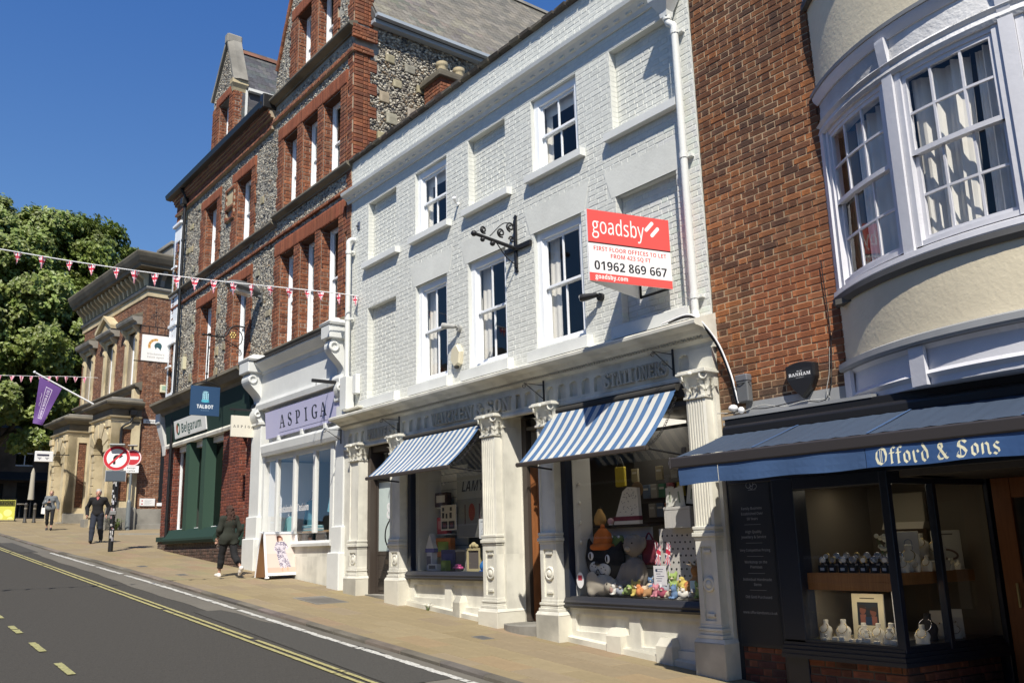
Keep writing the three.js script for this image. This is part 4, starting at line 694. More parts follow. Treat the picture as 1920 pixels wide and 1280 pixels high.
  // white timber bay at the left corner
  { const xa = -29.56, xb = -28.86, zz = .03, o = add(FB, 'oriel', [bx(xa, xa + .12, 6.9, 12.9, -.3, zz, .01), bx(xb - .12, xb, 6.9, 12.9, -.3, zz, .01), bx(xa + .12, xb - .12, 12.35, 12.9, -.3, zz, .01), bx(xa + .12, xb - .12, 8.9, 10.5, -.3, zz - .01, .01), bx(xa + .12, xb - .12, 6.9, 7.2, -.3, zz, .01), bx(xa - .04, xb + .04, 10.42, 10.54, -.3, zz + .06, .015), bx(xa - .04, xb + .04, 9.4, 9.5, -.3, zz + .05, .015), bx(xa - .04, xb + .04, 8.8, 8.9, -.3, zz + .05, .015), bx(xa - .06, xb + .06, 12.9, 13.0, -.3, zz + .08, .02)], MT.frameWhite, 'white timber bay at the corner');
    for (const [y0, y1] of [[7.2, 8.9], [10.5, 12.35]]) { add(o, 'pane', quad([xa + .12, y0, .1], [xb - .12, y0, .1], [xb - .12, y1, .1], [xa + .12, y1, .1]), MT.glass); add(o, 'glazing_bar', bx(xa + .12, xb - .12, (y0 + y1) / 2 - .03, (y0 + y1) / 2 + .03, .07, .13), MT.frameWhite); add(o, 'back', bx(xa + .13, xb - .13, y0, y1, -.3, -.26), MT.room); } add(FB, 'box', bx(-27.95, -27.78, 7.75, 8.15, -.03, .08, .01), mt([.62, .58, .40])); }
  // small chimney stack behind the white parapet
  { const c = []; for (const [fr3, x0, x1] of [[null, -16.72, -16.02], [faceRight(-16.02), 1.85, 3.0]]) c.push(...layBricks({ x0, x1, y0: 10.5, y1: 13.0, course: .085, long: .24, short: .12, tone, frame: fr3, z: fr3 ? .01 : -1.84 })); pieces(FB, 'brick', c, BRICKS, MT.brickInst, 0, 'chimney_brickwork');
    add(FB, 'chimney', [bx(-16.74, -16.03, 10.4, 13.0, -3.0, -1.86), bx(-16.84, -15.92, 13.0, 13.12, -3.1, -1.76, .02), bx(-16.8, -15.96, 13.12, 13.2, -3.05, -1.8, .02)], MT.stoneDark); for (const z of [-2.15, -2.65]) add(FB, 'chimney_pot', mv(lathe([[.13, 0], [.12, .3], [.15, .34], [.15, .42], [.1, .44], [.09, .1]]), -16.4, 13.2, z), MT.stone); }
  finish(FB, [-23, gy(-23), 0]);
}
// ------------------------------------------------------------------ white shopfront between the flint wall's piers
const AS = thing('shopfront', 'white painted shopfront with a lilac name board and tall display windows', 'shopfront');
{
  const x0 = -22.0, x1 = -17.05; const paint = MT.trimWhite; reseed(303);
  add(AS, 'fascia', [bx(-21.5, -17.3, 5.62, 6.55, -.3, .06), mould(-21.6, -17.3, [[-.02, 6.5], [.08, 6.5], [.1, 6.58], [.16, 6.62], [.26, 6.72], [.30, 6.76], [.30, 6.80], [-.02, 6.9]])], paint);
  add(AS, 'cornice_cap', mould(-21.9, -17.3, [[.0, 6.87], [.33, 6.80], [.34, 6.83], [.0, 6.93]]), MT.leadDark);
  add(AS, 'lintel', [mould(-21.6, -17.05, [[-.3, 5.60], [.13, 5.60], [.15, 5.72], [.12, 5.80], [-.3, 5.82]])], paint);
  add(AS, 'soffit', bx(-21.5, -17.05, 5.50, 5.6, -.35, -.02), paint);
  // name board leans out at the top
  const nb = add(AS, 'name_board', loft([[4.84, -.02, .03], [5.5, .02, .075]].map(([y, a, b]) => [[-21.15, y, a], [-17.15, y, a], [-17.15, y, b], [-21.15, y, b]])), mt([.50, .49, .68], { rough: .55 }));
  add(nb, 'lettering', quad([-20.35, 4.92, .0412], [-17.75, 4.92, .0412], [-17.75, 5.46, .0776], [-20.35, 5.46, .0776]), tex((g, w, h) => { g.fillStyle = '#bcbad6'; g.fillRect(0, 0, w, h); g.fillStyle = '#20242f'; g.textAlign = 'center'; g.textBaseline = 'middle'; g.font = 'bold 172px serif'; [...'ASPIGA'].forEach((c, i) => g.fillText(c, 82 + i * 172, h / 2 + 8)); }, 1024, 212), null);
  add(AS, 'transom', [mould(-21.3, -17.1, [[-.25, 4.42], [.06, 4.42], [.09, 4.5], [.11, 4.66], [.08, 4.72], [-.25, 4.76]]), ...[-20.4, -19.1, -17.9].map(x => bx(x - .06, x + .06, 4.74, 4.86, -.02, .05, .01)), bx(-21.3, -17.1, 4.7, 5.6, -.3, -.12)], paint);
  // left pier: plinth, shaft, big scroll bracket with cap
  const pier = (a, b, big) => {
    const p = add(AS, 'pier', [bx(a, b, gy(a) - .2, 5.3, -.35, .05, .02), bx(a - .03, b + .03, 5.24, 5.34, -.3, .10, .02), bx(a - .05, b + .05, gy(a) - .2, gy(a) + 1.25, -.3, .10, .03), bx(a - .10, b + .06, gy(a) - .2, gy(a) + .72, -.3, .16, .03)], paint);
    const prof = []; for (let i = 0; i <= 24; i++) { const t = i / 24, y = lerp(5.3, 6.55, t); prof.push([.10 + .26 * sst(.35, .95, t) + .07 * Math.sin(t * 9.5), y]); } const xa = a + .1, xb = b - .02;
    add(p, 'scroll_bracket', [loft([xa, xb].map(x => [[x, 5.3, -.1], ...prof.map(([z, y]) => [x, y, z]), [x, 6.55, -.1]])), mv(clean(new THREE.TorusGeometry(.09, .035, 8, 16)), xb, 6.38, .3, Math.PI / 2), mv(clean(new THREE.TorusGeometry(.06, .03, 8, 16)), xb, 5.5, .14, Math.PI / 2)], paint);
    add(p, 'cap', [bx(a + .02, b + .06, 6.55, 6.85, -.1, .46, .03), loft([[6.85, .03], [6.9, .05], [7.05, -.16]].map(([y, o]) => [[a + .02 - o, y, -.1], [b + .06 + o, y, -.1], [b + .06 + o, y, .44 + o], [a + .02 - o, y, .44 + o]]))], paint);
    return p;
  };
  pier(-22.05, -21.45); pier(-17.35, -16.97);
  // display window in four lights, sill and rendered riser
  const w = add(AS, 'shop_window', [bx(-21.45, -21.3, 2.2, 4.42, -.3, -.02, .01), ...[-20.62, -19.62, -18.55].map(x => bx(x - .06, x + .06, 2.5, 4.42, -.14, -.04, .015)), bx(-17.72, -17.55, 2.3, 4.42, -.14, -.02, .015), bx(-21.3, -17.72, 4.3, 4.42, -.14, -.05, .01), mould(-21.45, -17.6, [[-.3, 2.22], [.02, 2.22], [.03, 2.28], [.0, 2.33], [-.3, 2.35]])], paint);
  for (const [a, b] of [[-21.3, -20.68], [-20.56, -19.68], [-19.56, -18.61], [-18.49, -17.72]]) add(w, 'pane', quad([a, 2.33, -.09], [b, 2.33, -.09], [b, 4.3, -.09], [a, 4.3, -.09]), MT.glass);
  add(w, 'window_lettering', [['Sustainable', -20.5, .86, 3.02], ['Fashion', -19.5, .62, 3.02]].map(([s, x, wd, y]) => { const g = clean(new TextGeometry(s, { font: FS, size: .155, depth: .002, curveSegments: 3 })); g.computeBoundingBox(); g.scale(wd / g.boundingBox.max.x, 1, 1); g.translate(x, y, -.088); return clean(g); }), MT.white);
  add(AS, 'stall_riser', [loft([[-21.45, 0], [-17.55, 0]].map(([x]) => [[x, gy(x) - .2, -.3], [x, gy(x) - .2, -.06], [x, 2.22, -.06], [x, 2.22, -.3]]))], MT.cream);
  // door and return at the right
  add(AS, 'door', [bx(-17.55, -17.45, gy(-17.4), 4.3, -.3, -.04, .01), bx(-17.45, -17.3, 3.52, 3.64, -.3, -.08, .01), bx(-17.45, -17.38, gy(-17.4) + .1, 3.52, -.22, -.14, .01)], paint);
  add(AS, 'door_handle', rod([-17.4, 2.75, -.06], [-17.4, 2.95, -.06], .02), MT.iron);
  { const L = []; const tone = () => { const k = rr(.94, 1.04); return lin(.78 * k, .78 * k, .75 * k); }; for (const [xa, xb, y0, y1, z] of [[-17.32, -16.96, gy(-17.2) - .1, 2.3, .02], [-17.25, -16.96, 2.3, 4.8, -.02]]) L.push(...layBricks({ x0: xa, x1: xb, y0, y1, course: .083, long: .235, short: .115, joint: .01, tone, z, tilt: .01 })); pieces(AS, 'brick', L, BRICKS, mt([1, 1, 1], { map: 'soft', rough: .7 }), 90); add(AS, 'return_wall', [bx(-17.32, -16.96, gy(-17.2) - .2, 2.3, -.3, -.01), bx(-17.25, -16.96, 2.3, 5.0, -.3, -.05)], MT.mortarWhite); }
  add(AS, 'pipe', rod([-17.0, gy(-17), .09], [-17.0, 2.5, .07], .03), paint);
  add(AS, 'interior', room(-21.4, -17.3, 1.75, 4.35, -3.5, -.31), mt([.22, .21, .19], { rough: .9 }));
  add(AS, 'side_panel', bx(-21.28, -21.22, 2.35, 4.3, -1.3, -.15), MT.white);
  add(AS, 'ceiling_lamp', bx(-19.2, -18.6, 4.28, 4.32, -1.3, -1.0), new THREE.MeshStandardMaterial({ color: 0xffffff, emissive: new THREE.Color(1, .96, .88), emissiveIntensity: 2 }));
  const l = new THREE.RectAreaLight(new THREE.Color(1, .96, .88), 5, .6, .3); l.position.set(-18.9, 4.27, -1.15); l.rotation.x = -Math.PI / 2; scene.add(l);
  finish(AS, [-19.5, gy(-19.5), 0]);
  // what stands in this window
  const cloth = (x, y, z, c, label, h = .95, s = 1) => { const t = thing('hanging_garment', label, 'garment', [x, y, z]); const rings = []; for (let i = 0; i <= 8; i++) { const u = i / 8, w_ = lerp(.17, .27, u) * s, d = lerp(.07, .1, u); rings.push(Array.from({ length: 16 }, (_, k) => { const a = k / 16 * 6.283, r = 1 + .12 * u * Math.sin(a * 5); return [w_ * r * Math.cos(a), -h * u, d * r * Math.sin(a)]; })); } add(t, 'garment', loft(rings, true, .8), mt(c, { rough: 1, map: 'soft' })); add(t, 'sleeve', [rod([-.16, -.04, 0], [-.3, -.55, .03], .06, .05), rod([.16, -.04, 0], [.3, -.55, .03], .06, .05)], mt(c, { rough: 1, map: 'soft' })); add(t, 'hanger', [tube([[-.2, -.02, 0], [0, .06, 0], [.2, -.02, 0]], .008, 8, 5), rod([0, .06, 0], [0, .2, 0], .006)], MT.iron); return t; };
  cloth(-17.95, 3.5, -.32, [.16, .38, .46], 'pale blue shirt hanging beside the door of the white shop', .75);
  cloth(-20.1, 3.3, -.75, [.06, .20, .26], 'long teal dress hanging behind the lettering Sustainable', 1.0, .8);
  cloth(-20.95, 2.95, -.6, [.20, .45, .48], 'pale turquoise dress in the leftmost light of the white shop window', .55, .6);
  cloth(-19.0, 3.15, -1.0, [.02, .03, .05], 'dark navy coat hanging behind the lettering Fashion', 1.0, 1.1);
  const tb = thing('display_table', 'low pale wooden table with folded clothes in the white shop window', 'table', [-19.4, 1.8, -.7]); add(tb, 'top', bx(-.95, .95, .72, .77, -.25, .25, .01), MT.woodPale); for (const [a, b] of [[-.85, -.18], [-.85, .18], [.85, -.18], [.85, .18]]) add(tb, 'leg', bx(a - .04, a + .04, 0, .72, b - .04, b + .04), MT.woodPale);
  const fc = thing('folded_clothes', 'pile of folded pale blue clothes on the table in the white shop', 'clothes', [-19.95, 2.57, -.7]); for (let i = 0; i < 4; i++) add(fc, 'folded_top', bx(-.25 + i * .01, .27, i * .035, i * .035 + .032, -.18, .17, .014), mt([[.2, .42, .5], [.5, .55, .56], [.16, .35, .45], [.3, .5, .55]][i], { rough: 1 }));
}
// ------------------------------------------------------------------ green shopfront at the left corner
const GS = thing('shopfront', 'dark green shopfront with red brick piers and tall narrow windows', 'shopfront');
{
  reseed(404); const xa = -29.35, xb = -22.1; const tone = toneV([[.27, .075, .045], [.24, .068, .04], [.31, .09, .05], [.20, .06, .04]].map(c => lin(...c)), .85, 1.15);
  add(GS, 'fascia', loft([[5.5, .06], [6.45, .18]].map(([y, z]) => [[-29.0, y, -.1], [-22.1, y, -.1], [-22.1, y, z], [-29.0, y, z]])), MT.greenDark);
  add(GS, 'cornice', mould(-29.6, -22.1, [[-.02, 6.42], [.18, 6.44], [.22, 6.52], [.34, 6.58], [.44, 6.72], [.50, 6.76], [.50, 6.84], [-.02, 6.98]]), MT.stoneDark);
  add(GS, 'soffit_bead', mould(-29.0, -22.1, [[-.1, 5.36], [.08, 5.36], [.1, 5.44], [.06, 5.5], [-.1, 5.5]]), MT.cream);
  const br = [-29.0 + .0, 0]; const L = []; const piers = [[xa, -28.42], [-24.15, -22.95], [-22.45, -22.05]];
  for (const [a, b] of piers) { L.push(...layBricks({ x0: a, x1: b, y0: 2.5, y1: 5.5, course: .083, long: .24, short: .12, tone, z: .01 })); add(GS, 'pier', bx(a + .01, b - .01, 1.6, 5.5, -.35, -.004), MT.mortarPale); }
  for (const [a, b] of piers) L.push(...layBricks({ x0: .0, x1: .3, y0: 2.5, y1: 5.4, course: .083, long: .24, short: .12, tone, frame: faceRight(b), z: .005 }));
  // windows: white mullioned lights set between broad green splayed pilasters
  const lights = [[-28.4, -27.0], [-27.0, -25.6], [-25.6, -24.15], [-22.95, -22.45]];
  lights.forEach(([a, b], i) => {
    const w = add(GS, 'window', [bx(a + .02, a + .08, 2.8, 5.36, -.28, -.2, .01), bx(b - .14, b, 2.8, 5.36, -.28, -.10, .01), bx(a + .08, b - .14, 5.2, 5.36, -.28, -.14), bx(a + .08, b - .14, 2.8, 2.86, -.28, -.18, .01)], MT.frameWhite);
    add(w, 'pane', quad([a + .08, 2.86, -.23], [b - .14, 2.86, -.23], [b - .14, 5.2, -.23], [a + .08, 5.2, -.23]), MT.glass);
  });
  for (const x of [-26.95, -25.55]) add(GS, 'pilaster', loft([[2.75, .0], [5.36, 0]].map(([y]) => [[x - .34, y, -.24], [x - .16, y, .05], [x + .16, y, .05], [x + .22, y, -.24]])), MT.greenMid);
  add(GS, 'sill', mould(-28.45, -24.1, [[-.3, 2.55], [.16, 2.42], [.2, 2.5], [.2, 2.56], [.02, 2.82], [-.3, 2.86]]), MT.greenDark); add(GS, 'sill', mould(-23.0, -22.4, [[-.3, 2.55], [.16, 2.42], [.2, 2.5], [.2, 2.56], [.02, 2.82], [-.3, 2.86]]), MT.greenDark);
  add(GS, 'plinth_band', mould(-29.4, -28.4, [[-.1, 2.5], [.1, 2.5], [.1, 2.64], [-.1, 2.66]]), MT.greenDark); add(GS, 'plinth_band', mould(-22.5, -22.08, [[-.1, 2.3], [.1, 2.3], [.1, 2.44], [-.1, 2.46]]), MT.greenDark);
  const dark = toneV([[.13, .08, .06], [.17, .10, .075], [.10, .065, .05]].map(c => lin(...c)), .8, 1.2);
  L.push(...layBricks({ x0: xa, x1: xb, y0: 1.5, y1: 2.44, course: .083, long: .24, short: .12, tone: dark, z: .06, open: (x, y) => y > gy(x) - .08 && y < 2.5 }), ...layBricks({ x0: xa, x1: xb, y0: 1.5, y1: 2.2, course: .083, long: .24, short: .12, tone: dark, z: .16, open: (x, y) => y > gy(x) - .08 && y < gy(x) + .35 }));
  add(GS, 'base_wall', wall([[xa, 1.4], [xb, 1.4], [xb, 2.5], [xa, 2.5]], [], -.3, .05), MT.mortarPale);
  pieces(GS, 'brick', L, BRICKS, MT.brickInst, 200);
  { const v = []; for (let x = -28.2; x < -24.2; x += .13) v.push(bx(x, x + .07, 2.27, 2.4, .062, .072)); add(GS, 'vent_grille', v, MT.stoneDark).userData.kind = 'stuff'; }
  add(GS, 'interior', room(-28.6, -22.3, 2.2, 5.5, -2.5, -.36), mt([.05, .05, .045], { rough: .9 }));
  add(GS, 'flank', bx(-29.35, -29.0, 1.8, 6.6, -9, -.36), MT.mortar);
  // corner console, white
  add(GS, 'corner_bracket', [bx(-29.75, -29.3, 6.2, 6.75, -.5, .25, .04), loft([[6.2, .5], [5.9, .35], [5.5, .12], [5.2, .04]].map(([y, o]) => [[-29.5 - o * .5, y, -.45], [-29.25, y, -.45], [-29.25, y, o * .4], [-29.5 - o * .5, y, o * .4]]))], MT.trimWhite);
  const sg = add(GS, 'name_board', loft([[5.58, .085], [6.12, .155]].map(([y, z]) => [[-28.05, y, z - .02], [-25.3, y, z - .02], [-25.3, y, z + .02], [-28.05, y, z + .02]])), MT.white);
  add(sg, 'lettering', quad([-28.0, 5.6, .1085], [-25.34, 5.6, .1085], [-25.34, 6.1, .1735], [-28.0, 6.1, .1735]), tex((g, w, h) => { g.fillStyle = '#e9e9e2'; g.fillRect(0, 0, w, h); g.fillStyle = '#0f3d2c'; g.font = 'bold 92px sans-serif'; g.textBaseline = 'middle'; g.fillText('Belgarum', 140, h / 2 + 4); g.fillStyle = '#1c5c3c'; g.beginPath(); g.arc(74, h / 2, 44, 0, 7); g.fill(); g.fillStyle = '#b0572c'; g.beginPath(); g.arc(74, h / 2, 44, 2.2, 4.4); g.lineTo(74, h / 2); g.fill(); g.fillStyle = '#e9e9e2'; g.beginPath(); g.ellipse(84, h / 2 + 4, 16, 28, .5, 0, 7); g.fill(); }, 640, 120));
  finish(GS, [-25.7, gy(-25.7), 0]);
}
// ------------------------------------------------------------------ old red brick building with the bow windows
const RB = thing('brick_building', 'old red brick building with a bowed white timber window', 'building');
const BC = { x: -3.173, z: -2.417, r: 3.233 }; const bowAt = (a, o, y) => [BC.x + (BC.r + o) * Math.sin(a), y, BC.z + (BC.r + o) * Math.cos(a)];
{
  reseed(505); const X0 = -7.04; const old = [[.39, .15, .058], [.34, .125, .05], [.46, .18, .068], [.27, .11, .052], [.40, .175, .078], [.20, .09, .05], [.48, .175, .058], [.34, .15, .075]].map(c => lin(...c));
  const fN = fbmTile(4, 4, 71); // patches of soot and repair follow the wall, not the light
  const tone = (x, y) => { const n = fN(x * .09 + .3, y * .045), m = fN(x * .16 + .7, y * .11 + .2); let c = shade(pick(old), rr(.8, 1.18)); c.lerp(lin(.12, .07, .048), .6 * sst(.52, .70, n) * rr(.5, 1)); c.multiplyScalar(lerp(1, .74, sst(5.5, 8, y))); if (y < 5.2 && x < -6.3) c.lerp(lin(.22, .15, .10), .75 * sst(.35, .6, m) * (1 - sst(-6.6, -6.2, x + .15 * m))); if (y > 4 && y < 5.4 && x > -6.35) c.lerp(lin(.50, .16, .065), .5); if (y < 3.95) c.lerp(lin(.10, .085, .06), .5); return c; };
  const o = { course: .0835, long: .262, short: .128, joint: .010, tone, tilt: .012, proud: .003, z: 0 };
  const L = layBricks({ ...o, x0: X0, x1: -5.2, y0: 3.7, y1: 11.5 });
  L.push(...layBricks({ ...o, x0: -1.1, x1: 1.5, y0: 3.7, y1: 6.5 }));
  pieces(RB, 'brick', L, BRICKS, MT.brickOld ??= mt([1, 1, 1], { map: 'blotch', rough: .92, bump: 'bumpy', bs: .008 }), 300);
  add(RB, 'wall', [bx(X0, -5.3, 3.4, 12, -.35, -.0075), bx(-1.05, 1.6, 3.4, 12, -.35, -.0075), bx(-5.3, -1.05, 8.4, 12, -.6, -.3), bx(X0, 1.6, .2, 12, -9, -8.7), bx(X0, X0 + .3, .2, 12, -8.7, -.35), bx(1.3, 1.6, -.3, 12, -8.7, -.35)], mt([.47, .34, .21], { map: 'blotch', rough: .95, bump: 'grain', bs: .004 }));
  add(RB, 'roof', loft([X0, 1.6].map(x => [[x, 12, 0], [x, 15, -4.4], [x, 12, -9]])), MT.leadDark);
  // bow: base panels, rendered apron, lead, sill, three sash windows, frieze, cornice, next apron
  const A = rad(41.55), arc = (pr, m, nm, a0 = -A, a1 = A, n = 26) => add(RB, nm, arcMould(BC.x, BC.z, BC.r, pr, a0, a1, n), m);
  const white = mt([.72, .72, .76], { map: 'soft', rough: .55, bump: 'bumpy', bs: .002 }), render = mt([.80, .71, .52], { map: 'soft', rough: .9, bump: 'bumpy', bs: .004 });
  const peel = mt([.74, .735, .73], { map: 'blotch', rough: .7, bump: 'bumpy', bs: .012 });
  arc([[-.4, 3.5], [-.05, 3.5], [-.05, 3.56], [-.01, 3.6], [-.05, 3.64], [-.06, 3.84], [-.02, 3.88], [-.4, 3.88]], white, 'base_panel');
  arc([[-.4, 3.885], [.03, 3.885], [.045, 3.91], [.04, 3.97], [-.03, 4.0], [-.4, 4.0]], MT.lead, 'lead_strip');
  for (const a of [-17.5, -39.6]) add(RB, 'base_post', loft([3.5, 3.88].map(y => [[-.04, -.2], [.045, -.2], [.045, .2], [-.04, .2]].map(([t, q]) => { const a2 = rad(a) + q * .14; return bowAt(a2, t * .5 - .02, y); }))), white);
  arc([[-.4, 4.0], [-.035, 4.0], [-.035, 4.64], [-.4, 4.64]], render, 'apron', -A, A, 30);
  arc([[-.4, 4.62], [-.01, 4.62], [.03, 4.66], [.03, 4.715], [-.4, 4.715]], MT.leadDark, 'lead_strip');
  arc([[-.4, 4.715], [.0, 4.715], [.012, 4.735], [.005, 4.79], [-.09, 4.83], [-.4, 4.83]], white, 'sill');
  arc([[-.3, 6.66], [-.03, 6.66], [-.01, 6.70], [-.03, 6.76], [.0, 6.80], [-.04, 6.84], [-.05, 7.06], [-.3, 7.06]], peel, 'frieze');
  arc([[-.4, 7.06], [-.03, 7.06], [-.01, 7.1], [.01, 7.14], [.015, 7.17], [-.4, 7.17]], white, 'cornice');
  arc([[-.4, 7.172], [.03, 7.172], [.035, 7.21], [-.03, 7.25], [-.4, 7.25]], MT.lead, 'lead_strip');
  arc([[-.4, 7.25], [-.035, 7.25], [-.035, 8.32], [-.4, 8.32]], render, 'apron', -A, A, 30);
  arc([[-.4, 8.32], [.03, 8.32], [.03, 8.40], [-.4, 8.40]], MT.leadDark, 'lead_strip');
  arc([[-.4, 8.40], [.0, 8.40], [.0, 8.48], [-.12, 8.54], [-.4, 8.54]], white, 'sill'); arc([[-.3, 9.9], [-.03, 9.9], [.0, 10.4], [-.3, 10.4]], white, 'frieze'); arc([[-.6, 10.4], [.1, 10.4], [.1, 10.5], [-.6, 11]], MT.leadDark, 'roof');
  const wins = [[-39.4, -17.6], [-15.3, 4.3], [6.6, 24.8], [27.1, 39.6]];
  const posts = [[-41.5, -39.4], [-17.6, -15.3], [4.3, 6.6], [24.8, 27.1], [39.6, 41.5]];
  for (const [p, q] of posts) for (const [y0, y1] of [[4.80, 6.68], [8.5, 9.92]]) add(RB, 'post', loft(range(rad(p), rad(q), rad(.6)).map(a => [[-.2, y0], [-.02, y0], [-.02, y1], [-.2, y1]].map(([t, y]) => bowAt(a, t, y)))), white);
  for (const a of [-16.5, 5.4]) add(RB, 'console', loft([[6.72, -.03], [6.80, -.01], [6.95, .01], [7.05, .02], [7.08, .02]].map(([y, t]) => [-.018, .018].flatMap((d, i) => i ? [bowAt(rad(a) + d, t, y), bowAt(rad(a) + d, -.1, y)] : [bowAt(rad(a) + d, -.1, y), bowAt(rad(a) + d, t, y)]))), white);
  for (const [a0, a1] of wins) for (const [y0, y1, up] of [[4.83, 6.67, 0], [8.54, 9.9, 1]]) {
    const a = rad(a0), b = rad(a1), ar = (pr, p = a, q = b, n = 8) => arcMould(BC.x, BC.z, BC.r, pr, p, q, n), bar = (t, w, y2, y3, o0, o1) => loft([y2, y3].map(y => [[-w, o0], [w, o0], [w, o1], [-w, o1]].map(([d, o]) => bowAt(t + d / BC.r, o, y))));
    const wl = add(RB, 'window', [ar([[-.17, y0], [-.06, y0], [-.06, y0 + .05], [-.17, y0 + .05]]), ar([[-.17, y1 - .06], [-.06, y1 - .06], [-.06, y1], [-.17, y1]]), bar(a + .012, .035, y0, y1, -.17, -.05), bar(b - .012, .035, y0, y1, -.17, -.05)], white);
    const s0 = a + .024, s1 = b - .024, ym = (y0 + y1) / 2 + .02, hw = .012, cols = a1 - a0 > 13 ? 3 : 2;
    for (const [p, q, of] of [[ym - .02, y1 - .06, -.075], [y0 + .05, ym + .025, -.115]]) {
      const g = [ar([[of - .035, p], [of, p], [of, p + .05], [of - .035, p + .05]], s0, s1), ar([[of - .035, q - .045], [of, q - .045], [of, q], [of - .035, q]], s0, s1), bar(s0 + .006, .022, p, q, of - .035, of), bar(s1 - .006, .022, p, q, of - .035, of)];
      const yh = (p + .05 + q - .045) / 2; g.push(ar([[of - .03, yh - hw], [of - .004, yh - hw], [of - .004, yh + hw], [of - .03, yh + hw]], s0, s1)); for (let c = 1; c < cols; c++) g.push(bar(lerp(s0, s1, c / cols), hw, p + .04, q - .04, of - .03, of - .004));
      add(wl, 'sash', g, white);
      for (let c = 0; c < cols; c++) for (let r = 0; r < 2; r++) { const t0 = lerp(s0, s1, c / cols) + .004, t1 = lerp(s0, s1, (c + 1) / cols) - .004, q0 = r ? yh : p + .04, q1 = r ? q - .04 : yh, w = of - .018, j = () => rr(-.002, .002); add(wl, 'pane', quad(bowAt(t0, w + j(), q0), bowAt(t1, w + j(), q0), bowAt(t1, w + j(), q1), bowAt(t0, w + j(), q1)), MT.glass); }
    }
  }
  // curtains hung in the bow, parted in the middle window; dark room behind
  const hang = (a0, a1, y0, y1, o, n, taper) => { const N = n * 10, P = []; const at = (i, t) => { const u = i / N, a = rad(lerp(a0, a1, u * (1 - taper * t))); const d = .045 * Math.sin(u * n * 6.283) + .02 * Math.sin(u * n * 15.1); return bowAt(a, o + d, lerp(y1, y0, t)); }; for (let i = 0; i < N; i++) for (let s = 0; s < 6; s++) { const A_ = at(i, s / 6), B_ = at(i + 1, s / 6), C_ = at(i + 1, (s + 1) / 6), D_ = at(i, (s + 1) / 6); P.push(...A_, ...C_, ...B_, ...A_, ...D_, ...C_); } const g = new THREE.BufferGeometry(); g.setAttribute('position', new THREE.Float32BufferAttribute(P, 3)); g.computeVertexNormals(); return clean(g); };
  add(RB, 'curtain', hang(-14.6, -2.4, 4.8, 6.6, -.27, 3, .1), MT.curtain); add(RB, 'curtain', hang(4.1, -1.8, 4.8, 6.6, -.27, 2, -.1), MT.curtain); add(RB, 'curtain', hang(-39, -35, 4.8, 6.6, -.28, 2, .1), mt([.28, .19, .10], { rough: 1 })); add(RB, 'curtain', hang(-33, -17.8, 4.8, 6.6, -.3, 4, 0), MT.curtain); add(RB, 'curtain', hang(7, 13, 4.8, 6.6, -.3, 3, 0), MT.curtain);
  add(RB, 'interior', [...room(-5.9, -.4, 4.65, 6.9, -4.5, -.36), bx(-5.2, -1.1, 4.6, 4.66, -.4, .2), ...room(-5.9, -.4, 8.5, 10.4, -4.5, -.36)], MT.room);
  finish(RB, [-4, gy(-4), 0]);
  const bk = thing('storage_box', 'dark box with a green lid behind the curtains of the bow window', 'box', [-3.36, 4.83, .33]); add(bk, 'box', bx(-.14, .14, 0, .1, -.1, .1, .01), mt([.14, .09, .02], { rough: .5 })); add(bk, 'lid', bx(-.145, .145, .1, .2, -.105, .105, .015), mt([.03, .14, .07], { rough: .4 }));
}
